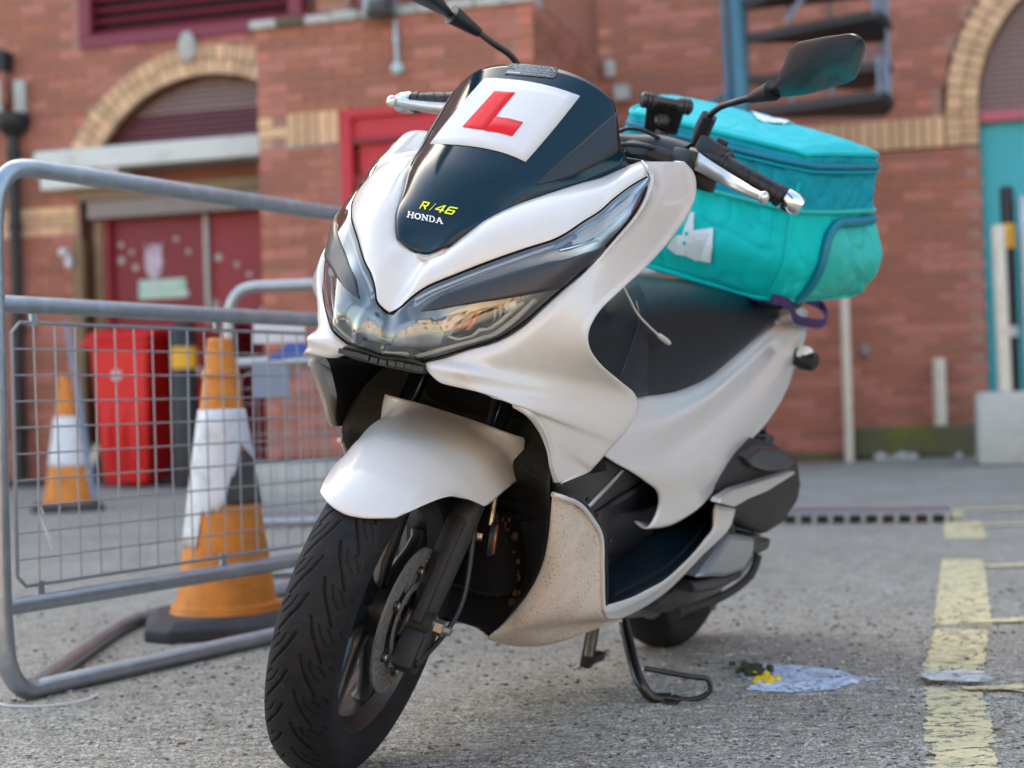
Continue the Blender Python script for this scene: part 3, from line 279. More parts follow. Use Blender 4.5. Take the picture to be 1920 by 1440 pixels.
 'chamber':[[[0.0051,0.0963,0.7027],[0.0081,0.0935,0.6945],[0.011,0.0903,0.6864],[0.0128,0.0877,0.6783]],[[0.0024,0.099,0.7081],[0.0049,0.0974,0.6993],[0.0072,0.0951,0.6908],[0.0089,0.0928,0.6811]],[[-0.0008,0.1016,0.7136],[0.0018,0.1008,0.7044],[0.0032,0.1002,0.6944],[0.0041,0.0986,0.6845]],[[-0.0044,0.1049,0.7183],[-0.002,0.105,0.7082],[-0.0007,0.1048,0.698],[-0.0006,0.1043,0.6878]],[[-0.0087,0.11,0.721],[-0.0065,0.11,0.7114],[-0.005,0.1096,0.7014],[-0.0047,0.1091,0.6914]],[[-0.0131,0.1149,0.7244],[-0.011,0.115,0.7145],[-0.0097,0.1146,0.7051],[-0.0093,0.1141,0.6956]],[[-0.0176,0.1202,0.7271],[-0.0158,0.1202,0.7178],[-0.0145,0.1197,0.7089],[-0.014,0.1191,0.6997]],[[-0.0224,0.1259,0.73],[-0.0205,0.1253,0.7217],[-0.0195,0.1251,0.7127],[-0.019,0.1243,0.704]],[[-0.0268,0.1312,0.7332],[-0.0253,0.1309,0.7253],[-0.0241,0.1301,0.7173],[-0.0236,0.1294,0.7092]],[[-0.0311,0.1368,0.7357],[-0.0297,0.1361,0.7288],[-0.0286,0.1353,0.7218],[-0.0278,0.1343,0.7148]],[[-0.0351,0.1418,0.7386],[-0.0338,0.141,0.7327],[-0.0328,0.1402,0.7262],[-0.032,0.1393,0.7197]],[[-0.0392,0.1466,0.7415],[-0.0378,0.1457,0.736],[-0.0369,0.145,0.7306],[-0.0359,0.1438,0.7251]],[[-0.0428,0.1505,0.7444],[-0.042,0.1502,0.7394],[-0.0406,0.149,0.7349],[-0.0393,0.1476,0.7303]],[[-0.0473,0.1546,0.7473],[-0.0457,0.1535,0.7432],[-0.0442,0.1524,0.7392],[-0.0433,0.1515,0.7357]],[[-0.0517,0.1582,0.7505],[-0.0499,0.1569,0.7473],[-0.0487,0.156,0.7442],[-0.047,0.1547,0.741]],[[-0.0568,0.1618,0.7538],[-0.0548,0.1604,0.7515],[-0.0535,0.1595,0.7486],[-0.0515,0.1581,0.7463]]],
 'amber':[[[0.0056,0.1066,0.6917],[0.001,0.1118,0.6929]],[[0.0051,0.1074,0.6934],[0.0006,0.1124,0.6947]],[[0.0047,0.1078,0.6951],[-0.0002,0.1133,0.6965]],[[0.0042,0.1083,0.6972],[-0.0008,0.114,0.6987]],[[0.0035,0.109,0.699],[-0.0014,0.1147,0.7004]],[[0.0032,0.1093,0.701],[-0.0021,0.1153,0.7026]],[[0.0025,0.11,0.7027],[-0.0029,0.1161,0.7044]],[[0.0018,0.1107,0.7045],[-0.0037,0.1169,0.7061]],[[0.0011,0.1111,0.7067],[-0.0043,0.1173,0.7083]],[[0.0005,0.1116,0.7084],[-0.0048,0.1177,0.7102]],[[-0.0003,0.1123,0.7101],[-0.0054,0.1181,0.7122]],[[-0.001,0.1127,0.7123],[-0.0059,0.1183,0.7145]],[[-0.0019,0.1134,0.7141],[-0.0065,0.1187,0.7164]],[[-0.0025,0.1137,0.7161],[-0.0072,0.119,0.7183]],[[-0.0034,0.1143,0.7178],[-0.0077,0.1192,0.7207]],[[-0.0042,0.1147,0.72],[-0.0085,0.1195,0.7226]]],
 'amber_low':[[[0.0153,0.0925,0.6917],[0.0159,0.092,0.6874]],[[0.0143,0.0938,0.6923],[0.0151,0.093,0.6883]],[[0.0135,0.0947,0.6934],[0.0142,0.0942,0.6894]],[[0.0127,0.0958,0.6945],[0.0132,0.0954,0.6904]],[[0.0118,0.0968,0.6958],[0.0124,0.0965,0.6913]],[[0.0109,0.0979,0.6969],[0.0114,0.0977,0.6924]],[[0.0101,0.0989,0.6981],[0.0104,0.0989,0.6934]],[[0.0092,0.1,0.6991],[0.0095,0.1001,0.6945]],[[0.0084,0.101,0.7001],[0.0085,0.1013,0.6955]],[[0.0075,0.1021,0.701],[0.0077,0.1024,0.6965]],[[0.0065,0.1033,0.702],[0.0066,0.1038,0.697]],[[0.0057,0.1043,0.7024],[0.0056,0.1049,0.698]],[[0.0047,0.1054,0.7034],[0.0049,0.1058,0.6989]],[[0.0038,0.1065,0.7043],[0.0039,0.107,0.6999]],[[0.003,0.1074,0.7052],[0.0029,0.1081,0.701]],[[0.002,0.1085,0.7062],[0.002,0.1091,0.7018]]],
 'bowls':[[[-0.0209,0.1311,0.7285],[-0.0215,0.1327,0.7238],[-0.0219,0.1337,0.7185],[-0.0221,0.1339,0.7131],[-0.0221,0.1334,0.7073],[-0.0215,0.1323,0.7011]],[[-0.0256,0.1369,0.732],[-0.0264,0.1386,0.7274],[-0.0269,0.1394,0.7226],[-0.027,0.1396,0.7176],[-0.027,0.139,0.7123],[-0.0265,0.1379,0.7066]],[[-0.0302,0.1427,0.735],[-0.031,0.1442,0.7308],[-0.0314,0.1448,0.7265],[-0.0315,0.1448,0.722],[-0.0315,0.1444,0.7172],[-0.031,0.1432,0.712]],[[-0.0346,0.1478,0.7383],[-0.0354,0.1492,0.7346],[-0.0359,0.1498,0.7308],[-0.0359,0.1497,0.7267],[-0.0359,0.1492,0.722],[-0.0351,0.1481,0.7173]],[[-0.0391,0.1528,0.7417],[-0.0396,0.1535,0.7384],[-0.0401,0.154,0.735],[-0.0403,0.154,0.731],[-0.04,0.1534,0.727],[-0.0391,0.1523,0.7225]]],
 'bulb':[[-0.0334,0.1499,0.7352],[-0.0437,0.1598,0.7429]],
 'turn_lens':[[[-0.1036,0.1812,0.8353],[-0.1023,0.1824,0.8329],[-0.1011,0.1837,0.8305],[-0.1001,0.1852,0.828],[-0.099,0.1865,0.8256]],[[-0.1118,0.1837,0.8418],[-0.1102,0.1859,0.8384],[-0.1088,0.1882,0.8348],[-0.1075,0.1902,0.8316],[-0.1064,0.1919,0.8285]],[[-0.1205,0.1863,0.8481],[-0.1187,0.1894,0.8438],[-0.1169,0.1925,0.8392],[-0.1156,0.1946,0.8354],[-0.1148,0.1966,0.8316]],[[-0.1298,0.1892,0.8542],[-0.1276,0.1928,0.849],[-0.1258,0.1961,0.8441],[-0.1245,0.1985,0.8397],[-0.1244,0.2005,0.8355]],[[-0.1396,0.1913,0.8604],[-0.1373,0.1959,0.8544],[-0.1356,0.1994,0.8491],[-0.135,0.202,0.8442],[-0.1358,0.204,0.8397]],[[-0.1504,0.1936,0.8669],[-0.1481,0.1984,0.8608],[-0.1465,0.202,0.8554],[-0.1463,0.2046,0.8505],[-0.1478,0.2067,0.8459]],[[-0.1615,0.1963,0.8734],[-0.1591,0.2014,0.8671],[-0.1576,0.205,0.8619],[-0.1577,0.2076,0.8572],[-0.1593,0.2096,0.8527]],[[-0.1723,0.2002,0.8802],[-0.1697,0.2052,0.8739],[-0.1679,0.2081,0.869],[-0.1677,0.2105,0.8642],[-0.1696,0.2122,0.86]],[[-0.1811,0.203,0.8876],[-0.1785,0.2079,0.8815],[-0.1768,0.2107,0.8765],[-0.1766,0.2127,0.8721],[-0.1786,0.2145,0.8678]],[[-0.189,0.2052,0.8946],[-0.1868,0.2099,0.8888],[-0.1854,0.2127,0.8841],[-0.1856,0.2148,0.8799],[-0.1881,0.2167,0.8756]],[[-0.1983,0.2074,0.9017],[-0.196,0.2119,0.8963],[-0.1947,0.2147,0.8918],[-0.1945,0.2168,0.8879],[-0.1961,0.2186,0.8839]],[[-0.2082,0.2095,0.9089],[-0.2057,0.214,0.9037],[-0.204,0.2166,0.8995],[-0.2034,0.2186,0.8957],[-0.2041,0.2201,0.892]],[[-0.2186,0.2115,0.9162],[-0.2159,0.2158,0.9112],[-0.2136,0.2179,0.9073],[-0.212,0.2194,0.9038],[-0.212,0.2208,0.9005]],[[-0.2294,0.2131,0.9234],[-0.2264,0.2165,0.919],[-0.2237,0.2182,0.9154],[-0.2217,0.2196,0.9121],[-0.2205,0.2205,0.9093]],[[-0.2411,0.2143,0.931],[-0.2381,0.2171,0.9269],[-0.2351,0.2183,0.9238],[-0.2326,0.2191,0.921],[-0.2305,0.2196,0.9185]],[[-0.2533,0.215,0.9389],[-0.2506,0.2177,0.9349],[-0.2472,0.2176,0.9327],[-0.2443,0.2181,0.9302],[-0.2416,0.2184,0.928]]],
 'turn_back':[[[-0.1097,0.18,0.8329],[-0.1078,0.1811,0.8299],[-0.106,0.1827,0.8264],[-0.1042,0.1839,0.8233]],[[-0.1179,0.1828,0.8388],[-0.1156,0.1851,0.8344],[-0.1132,0.187,0.8303],[-0.1113,0.1886,0.8263]],[[-0.1263,0.185,0.845],[-0.1237,0.1888,0.8392],[-0.1212,0.1911,0.8343],[-0.1192,0.1925,0.83]],[[-0.1353,0.1874,0.851],[-0.1323,0.1919,0.8443],[-0.1295,0.1941,0.8389],[-0.1282,0.1958,0.8343]],[[-0.145,0.1893,0.8572],[-0.1415,0.1941,0.8498],[-0.1393,0.1969,0.844],[-0.1388,0.1987,0.8391]],[[-0.1555,0.1916,0.8634],[-0.1523,0.1969,0.8559],[-0.1502,0.1995,0.8502],[-0.1504,0.2013,0.8454]],[[-0.1669,0.1949,0.8698],[-0.1633,0.2001,0.8623],[-0.1616,0.2025,0.857],[-0.162,0.2042,0.8523]],[[-0.1772,0.1987,0.8766],[-0.1738,0.2039,0.8692],[-0.1714,0.2054,0.864],[-0.1717,0.2066,0.8597]],[[-0.186,0.2021,0.8838],[-0.1822,0.2061,0.8768],[-0.18,0.2075,0.8718],[-0.1803,0.2087,0.8676]],[[-0.1937,0.2043,0.8903],[-0.1902,0.2076,0.8842],[-0.1885,0.2094,0.8793],[-0.1894,0.2108,0.8752]],[[-0.2025,0.2064,0.8971],[-0.1993,0.2099,0.8912],[-0.1976,0.2115,0.8869],[-0.1977,0.2128,0.8831]],[[-0.2121,0.2086,0.904],[-0.2086,0.2122,0.8983],[-0.2065,0.2136,0.8941],[-0.2054,0.2144,0.8907]],[[-0.2221,0.2107,0.9109],[-0.2182,0.2138,0.9056],[-0.2149,0.2147,0.9015],[-0.2131,0.2152,0.8984]],[[-0.2324,0.2118,0.918],[-0.2279,0.2139,0.9133],[-0.2241,0.2147,0.9095],[-0.221,0.215,0.9067]],[[-0.2438,0.2127,0.9255],[-0.2391,0.2143,0.9211],[-0.2346,0.2143,0.918],[-0.2311,0.2144,0.9154]],[[-0.2556,0.2126,0.9336],[-0.2509,0.2136,0.9297],[-0.2461,0.2134,0.9269],[-0.2417,0.2132,0.9245]]],
 'turn_trim':[[[-0.0865,0.1813,0.8254],[-0.0856,0.1842,0.822]],[[-0.0893,0.1839,0.8269],[-0.0884,0.1867,0.8234]],[[-0.0923,0.1865,0.8284],[-0.0914,0.1892,0.8248]],[[-0.0953,0.1888,0.8299],[-0.0945,0.1916,0.8262]],[[-0.0986,0.1912,0.8314],[-0.098,0.1939,0.8277]],[[-0.1019,0.1934,0.8329],[-0.1016,0.1962,0.8292]],[[-0.1054,0.1957,0.8344],[-0.1054,0.1982,0.8309]],[[-0.1091,0.1977,0.836],[-0.1093,0.2003,0.8325]],[[-0.113,0.1999,0.8375],[-0.1135,0.2023,0.8341]],[[-0.1169,0.2018,0.8391],[-0.1178,0.2041,0.8358]],[[-0.1211,0.2036,0.8407],[-0.1224,0.2059,0.8374]],[[-0.1257,0.2055,0.8421],[-0.1273,0.2075,0.8391]],[[-0.1304,0.2072,0.8436],[-0.1325,0.2091,0.8408]],[[-0.1354,0.2089,0.8452],[-0.1379,0.2106,0.8425]],[[-0.1407,0.2106,0.8466],[-0.1434,0.2121,0.8442]],[[-0.146,0.2121,0.8482],[-0.1492,0.2136,0.846]]],
 'turn_ribs':[[[-0.1104,0.1862,0.84],[-0.1284,0.1915,0.8525],[-0.1495,0.196,0.8656],[-0.1716,0.202,0.8797],[-0.1893,0.2087,0.8938],[-0.2095,0.2139,0.9085],[-0.2326,0.2174,0.9243]],[[-0.1102,0.1877,0.8385],[-0.128,0.1935,0.8503],[-0.1487,0.1981,0.8631],[-0.1704,0.2046,0.8766],[-0.1877,0.2101,0.8913],[-0.2076,0.2151,0.9061],[-0.2302,0.2182,0.9219]],[[-0.1101,0.1893,0.8369],[-0.1275,0.1953,0.8483],[-0.1479,0.1999,0.8607],[-0.169,0.2061,0.8742],[-0.1864,0.2115,0.8887],[-0.206,0.2163,0.9035],[-0.2281,0.219,0.9197]],[[-0.1098,0.1907,0.8354],[-0.1271,0.1968,0.8464],[-0.1473,0.2015,0.8585],[-0.168,0.2076,0.8717],[-0.1853,0.2124,0.8863],[-0.2045,0.2171,0.9013],[-0.226,0.2194,0.9176]],[[-0.1098,0.192,0.834],[-0.1267,0.198,0.8446],[-0.1469,0.203,0.8564],[-0.1673,0.2087,0.8695],[-0.1844,0.2134,0.884],[-0.2033,0.218,0.8989],[-0.2241,0.2199,0.9154]],[[-0.1098,0.1932,0.8327],[-0.1267,0.1992,0.843],[-0.1467,0.2041,0.8544],[-0.1667,0.2097,0.8673],[-0.184,0.2144,0.8816],[-0.2023,0.2187,0.8967],[-0.2223,0.2204,0.9133]],[[-0.1098,0.1943,0.8314],[-0.1269,0.2003,0.8413],[-0.1469,0.2053,0.8523],[-0.1664,0.2106,0.8652],[-0.1837,0.2151,0.8795],[-0.2016,0.2193,0.8945],[-0.2207,0.2209,0.9112]]],
 'ridges':[[[0.0322,0.015,0.6814],[0.0328,0.0325,0.6894],[0.0257,0.0617,0.695]],[[0.0332,0.017,0.6804],[0.0329,0.0331,0.6885],[0.0259,0.0617,0.6934]],[[0.0343,0.0192,0.6797],[0.0331,0.0337,0.6875],[0.026,0.0618,0.6922]],[[0.0351,0.0209,0.6787],[0.0332,0.0343,0.6866],[0.0262,0.0618,0.6909]],[[0.0359,0.023,0.6779],[0.0333,0.0349,0.6858],[0.0263,0.0618,0.6896]],[[0.0364,0.0243,0.677],[0.0333,0.0358,0.6843],[0.0264,0.0619,0.688]]],
 'ridges2':[[[0.0341,0.0234,0.6845],[0.0374,0.0252,0.6665],[0.0344,0.0243,0.6513]],[[0.0351,0.0293,0.6853],[0.0381,0.0305,0.6679],[0.0352,0.0304,0.6538]],[[0.033,0.0343,0.6871],[0.0372,0.0334,0.6689],[0.0354,0.0318,0.6555]],[[0.0287,0.0453,0.6906],[0.0323,0.0412,0.6713],[0.0322,0.0373,0.6571]],[[0.0266,0.0563,0.693],[0.0276,0.0536,0.6741],[0.027,0.0463,0.6591]],[[0.0252,0.0657,0.6946],[0.0257,0.0638,0.676],[0.0236,0.0569,0.6611]],[[0.0235,0.0725,0.695],[0.0244,0.0726,0.6774],[0.022,0.0665,0.6623]]],
 'screen':[[[-0.0175,0.0,0.7832],[-0.017,0.0073,0.7841],[-0.0157,0.0147,0.7866],[-0.0141,0.022,0.7903],[-0.0132,0.0293,0.7944],[-0.0143,0.0367,0.7978],[-0.019,0.044,0.7994]],[[-0.0216,0.0,0.812],[-0.0216,0.0113,0.8131],[-0.022,0.0227,0.8161],[-0.0233,0.034,0.8207],[-0.0264,0.0453,0.8261],[-0.0326,0.0567,0.8313],[-0.0436,0.068,0.8349]],[[-0.0366,0.0,0.8535],[-0.0382,0.0173,0.8546],[-0.0432,0.0347,0.8578],[-0.0521,0.052,0.8627],[-0.0658,0.0693,0.8685],[-0.0857,0.0867,0.8743],[-0.1134,0.104,0.8785]],[[-0.0668,0.0,0.9017],[-0.0692,0.0223,0.9025],[-0.0766,0.0447,0.9046],[-0.0895,0.067,0.9077],[-0.1088,0.0893,0.9109],[-0.1359,0.1117,0.9132],[-0.1725,0.134,0.9134]],[[-0.1075,0.0,0.9461],[-0.1102,0.0262,0.9463],[-0.1187,0.0523,0.9468],[-0.1335,0.0785,0.9471],[-0.1555,0.1047,0.9464],[-0.1861,0.1308,0.9438],[-0.2268,0.157,0.938]],[[-0.1501,0.0,0.9895],[-0.1532,0.0297,0.9894],[-0.1624,0.0593,0.9889],[-0.1784,0.089,0.9875],[-0.202,0.1187,0.9846],[-0.2347,0.1483,0.9791],[-0.278,0.178,0.9696]],[[-0.1887,0.0,1.0252],[-0.1905,0.027,1.025],[-0.1962,0.054,1.0242],[-0.2062,0.081,1.0224],[-0.2214,0.108,1.0188],[-0.2433,0.135,1.0125],[-0.2735,0.162,1.002]],[[-0.2281,0.0,1.0627],[-0.229,0.0243,1.0626],[-0.2318,0.0487,1.062],[-0.2373,0.073,1.0605],[-0.2462,0.0973,1.0573],[-0.2599,0.1217,1.0515],[-0.28,0.146,1.0417]],[[-0.2656,0.0,1.0991],[-0.2655,0.0223,1.0985],[-0.2654,0.0447,1.0965],[-0.2659,0.067,1.0928],[-0.2679,0.0893,1.0865],[-0.2727,0.1117,1.0766],[-0.2819,0.134,1.0618]]],
 'plate':[[[-0.241,-0.071,1.0674],[-0.2358,-0.0458,1.0687],[-0.2337,-0.0228,1.0694],[-0.2328,-0.0008,1.0694],[-0.2326,0.0205,1.0686],[-0.2333,0.041,1.067],[-0.2352,0.0606,1.0647],[-0.2388,0.0791,1.0617],[-0.2443,0.0966,1.0582]],[[-0.2265,-0.0746,1.0503],[-0.2199,-0.049,1.0519],[-0.2171,-0.0257,1.0529],[-0.216,-0.0037,1.0532],[-0.2161,0.0177,1.0527],[-0.2173,0.0383,1.0514],[-0.2199,0.0582,1.0494],[-0.2242,0.0771,1.0466],[-0.2306,0.0951,1.0432]],[[-0.213,-0.078,1.0339],[-0.2046,-0.0515,1.0357],[-0.2009,-0.0278,1.037],[-0.1996,-0.0055,1.0375],[-0.1998,0.0158,1.0372],[-0.2015,0.0365,1.0361],[-0.2047,0.0563,1.0343],[-0.2097,0.0754,1.0317],[-0.2167,0.0935,1.0283]],[[-0.1998,-0.0808,1.0181],[-0.1894,-0.053,1.02],[-0.1849,-0.0288,1.0214],[-0.1833,-0.0063,1.0221],[-0.1837,0.0151,1.022],[-0.1858,0.0355,1.0211],[-0.1895,0.0552,1.0194],[-0.195,0.074,1.0169],[-0.2026,0.092,1.0135]],[[-0.1866,-0.0829,1.0028],[-0.174,-0.0534,1.0048],[-0.1686,-0.0285,1.0063],[-0.167,-0.0059,1.0072],[-0.1677,0.0154,1.0072],[-0.1702,0.0355,1.0064],[-0.1743,0.0548,1.0047],[-0.1803,0.0731,1.0022],[-0.1879,0.0906,0.9988]],[[-0.1734,-0.0843,0.9881],[-0.1588,-0.0531,0.9901],[-0.153,-0.0275,0.9917],[-0.1513,-0.0047,0.9926],[-0.1523,0.0164,0.9927],[-0.1551,0.0361,0.9919],[-0.1596,0.0548,0.9902],[-0.1656,0.0724,0.9877],[-0.1731,0.0892,0.9843]],[[-0.161,-0.0855,0.9741],[-0.1445,-0.0522,0.976],[-0.1384,-0.026,0.9776],[-0.1369,-0.003,0.9785],[-0.1381,0.0178,0.9786],[-0.1411,0.037,0.9777],[-0.1457,0.055,0.976],[-0.1515,0.0718,0.9734],[-0.1586,0.0875,0.9698]],[[-0.1495,-0.0866,0.9606],[-0.1309,-0.0508,0.9625],[-0.1247,-0.0238,0.964],[-0.1234,-0.0008,0.9649],[-0.1248,0.0197,0.9649],[-0.128,0.0384,0.9639],[-0.1325,0.0554,0.9621],[-0.1379,0.0712,0.9593],[-0.1442,0.0857,0.9555]],[[-0.1383,-0.0871,0.9478],[-0.1177,-0.0487,0.9495],[-0.1116,-0.021,0.9509],[-0.1107,0.0021,0.9516],[-0.1124,0.0223,0.9515],[-0.1156,0.0402,0.9504],[-0.1199,0.0563,0.9484],[-0.1246,0.0707,0.9454],[-0.1297,0.0837,0.9414]]],
 'L_stem':[[[-0.2094,-0.0316,1.0462],[-0.2083,-0.019,1.0466],[-0.2082,-0.007,1.0472],[-0.2087,0.0046,1.0477]],[[-0.2049,-0.0321,1.0417],[-0.2037,-0.0194,1.0422],[-0.2035,-0.0073,1.0427],[-0.204,0.0043,1.0432]],[[-0.2004,-0.0326,1.0373],[-0.1991,-0.0197,1.0377],[-0.1988,-0.0076,1.0382],[-0.1992,0.0041,1.0387]],[[-0.1959,-0.033,1.0328],[-0.1944,-0.0201,1.0332],[-0.194,-0.0079,1.0337],[-0.1945,0.0039,1.0342]],[[-0.1914,-0.0335,1.0284],[-0.1898,-0.0205,1.0287],[-0.1893,-0.0081,1.0292],[-0.1897,0.0037,1.0297]],[[-0.1868,-0.0339,1.0239],[-0.1851,-0.0208,1.0243],[-0.1846,-0.0084,1.0247],[-0.185,0.0035,1.0253]],[[-0.1823,-0.0344,1.0195],[-0.1804,-0.0211,1.0199],[-0.1798,-0.0086,1.0203],[-0.1802,0.0033,1.0208]],[[-0.1777,-0.0348,1.0151],[-0.1757,-0.0214,1.0154],[-0.175,-0.0088,1.0159],[-0.1753,0.0031,1.0164]],[[-0.1731,-0.0351,1.0107],[-0.1708,-0.0214,1.0109],[-0.17,-0.0087,1.0113],[-0.1703,0.0034,1.0118]],[[-0.1685,-0.0355,1.0063],[-0.166,-0.0215,1.0065],[-0.165,-0.0085,1.0068],[-0.1653,0.0038,1.0071]],[[-0.1639,-0.0359,1.0019],[-0.1612,-0.0216,1.002],[-0.1601,-0.0084,1.0022],[-0.1603,0.0041,1.0025]],[[-0.1594,-0.0363,0.9975],[-0.1565,-0.0217,0.9975],[-0.1553,-0.0083,0.9977],[-0.1554,0.0044,0.9979]],[[-0.155,-0.0367,0.9932],[-0.1519,-0.0219,0.9931],[-0.1505,-0.0083,0.9932],[-0.1505,0.0046,0.9934]],[[-0.1507,-0.0372,0.9888],[-0.1474,-0.0222,0.9887],[-0.1459,-0.0083,0.9887],[-0.1458,0.0047,0.9888]],[[-0.1465,-0.0378,0.9845],[-0.1429,-0.0225,0.9843],[-0.1413,-0.0083,0.9843],[-0.1412,0.0049,0.9843]],[[-0.1424,-0.0384,0.9802],[-0.1386,-0.0228,0.9799],[-0.1369,-0.0084,0.9798],[-0.1367,0.005,0.9798]]],
 'L_foot':[[[-0.1611,0.0037,1.0033],[-0.148,0.0042,0.991],[-0.1357,0.0044,0.9788]],[[-0.1613,0.0068,1.0034],[-0.1482,0.0073,0.991],[-0.1358,0.0075,0.9788]],[[-0.1615,0.0099,1.0034],[-0.1484,0.0104,0.991],[-0.136,0.0105,0.9788]],[[-0.1618,0.013,1.0034],[-0.1487,0.0134,0.9911],[-0.1363,0.0135,0.9788]],[[-0.1621,0.016,1.0035],[-0.149,0.0164,0.9911],[-0.1366,0.0164,0.9789]],[[-0.1625,0.019,1.0035],[-0.1494,0.0194,0.9911],[-0.137,0.0194,0.9789]],[[-0.163,0.022,1.0036],[-0.1499,0.0223,0.9912],[-0.1375,0.0223,0.9789]],[[-0.1635,0.0249,1.0037],[-0.1504,0.0251,0.9912],[-0.138,0.0251,0.979]],[[-0.1639,0.0279,1.0035],[-0.1508,0.0281,0.9911],[-0.1385,0.028,0.9788]],[[-0.1641,0.031,1.0031],[-0.1512,0.0311,0.9908],[-0.1388,0.031,0.9785]],[[-0.1644,0.034,1.0028],[-0.1515,0.0341,0.9904],[-0.1392,0.0339,0.9782]],[[-0.1647,0.037,1.0025],[-0.1519,0.037,0.9901],[-0.1397,0.0367,0.978]],[[-0.1652,0.0399,1.0021],[-0.1524,0.0399,0.9898],[-0.1402,0.0396,0.9777]],[[-0.1657,0.0428,1.0018],[-0.153,0.0427,0.9895],[-0.1408,0.0424,0.9774]],[[-0.1662,0.0457,1.0015],[-0.1536,0.0456,0.9892],[-0.1414,0.0452,0.9771]],[[-0.1668,0.0486,1.0011],[-0.1542,0.0483,0.9889],[-0.1421,0.0479,0.9768]]],
 'police':[[[-0.2646,-0.0453,1.0973],[-0.2632,-0.0214,1.0979],[-0.2638,0.0007,1.099],[-0.2647,0.0211,1.0994],[-0.2646,0.0388,1.0981]],[[-0.2593,-0.0431,1.0922],[-0.2582,-0.02,1.0932],[-0.2587,0.002,1.0941],[-0.2602,0.0232,1.0949],[-0.2627,0.0437,1.0956]],[[-0.254,-0.0413,1.0872],[-0.2533,-0.0188,1.0883],[-0.2536,0.003,1.0891],[-0.2548,0.0244,1.0895],[-0.2568,0.0452,1.0895]],[[-0.249,-0.04,1.0823],[-0.2482,-0.0177,1.0834],[-0.2485,0.0039,1.0842],[-0.2497,0.025,1.0845],[-0.2518,0.0456,1.0844]],[[-0.2443,-0.0391,1.0778],[-0.2431,-0.0168,1.0785],[-0.2434,0.0045,1.0792],[-0.245,0.0251,1.0799],[-0.2478,0.0449,1.0805]]],
 't_honda':[[[-0.034,-0.0411,0.8411],[-0.0322,-0.0314,0.8408],[-0.0307,-0.0219,0.8406],[-0.0298,-0.0128,0.8404],[-0.0294,-0.004,0.8402],[-0.0293,0.0045,0.84],[-0.0296,0.0128,0.8399],[-0.0302,0.0209,0.8397],[-0.0312,0.0288,0.8396]],[[-0.031,-0.0397,0.8365],[-0.0297,-0.0301,0.8363],[-0.0286,-0.0207,0.8361],[-0.0279,-0.0115,0.8359],[-0.0276,-0.0025,0.8357],[-0.0276,0.0062,0.8355],[-0.0279,0.0146,0.8354],[-0.0285,0.0229,0.8353],[-0.0293,0.031,0.8352]],[[-0.0282,-0.0384,0.832],[-0.0274,-0.0289,0.8317],[-0.0267,-0.0195,0.8315],[-0.0262,-0.0102,0.8313],[-0.0259,-0.0011,0.8312],[-0.026,0.0077,0.8311],[-0.0263,0.0164,0.831],[-0.0267,0.025,0.8309],[-0.0273,0.0335,0.8309]]],
 't_46':[[[-0.0405,-0.0258,0.859],[-0.039,-0.017,0.8588],[-0.0382,-0.0086,0.8586],[-0.0378,-0.0005,0.8584],[-0.0379,0.0073,0.8582],[-0.0384,0.0148,0.858],[-0.0392,0.0221,0.8578],[-0.0404,0.0292,0.8577],[-0.042,0.0361,0.8575]],[[-0.0372,-0.0245,0.8532],[-0.0359,-0.016,0.853],[-0.0352,-0.0078,0.8528],[-0.0349,0.0001,0.8526],[-0.035,0.0076,0.8524],[-0.0354,0.015,0.8522],[-0.0363,0.0221,0.8521],[-0.0373,0.0291,0.8519],[-0.0388,0.0359,0.8518]],[[-0.0341,-0.0233,0.8474],[-0.033,-0.0151,0.8472],[-0.0324,-0.0072,0.847],[-0.0322,0.0005,0.8468],[-0.0323,0.0079,0.8467],[-0.0327,0.0151,0.8465],[-0.0334,0.0221,0.8464],[-0.0344,0.029,0.8462],[-0.0357,0.0356,0.8461]]],
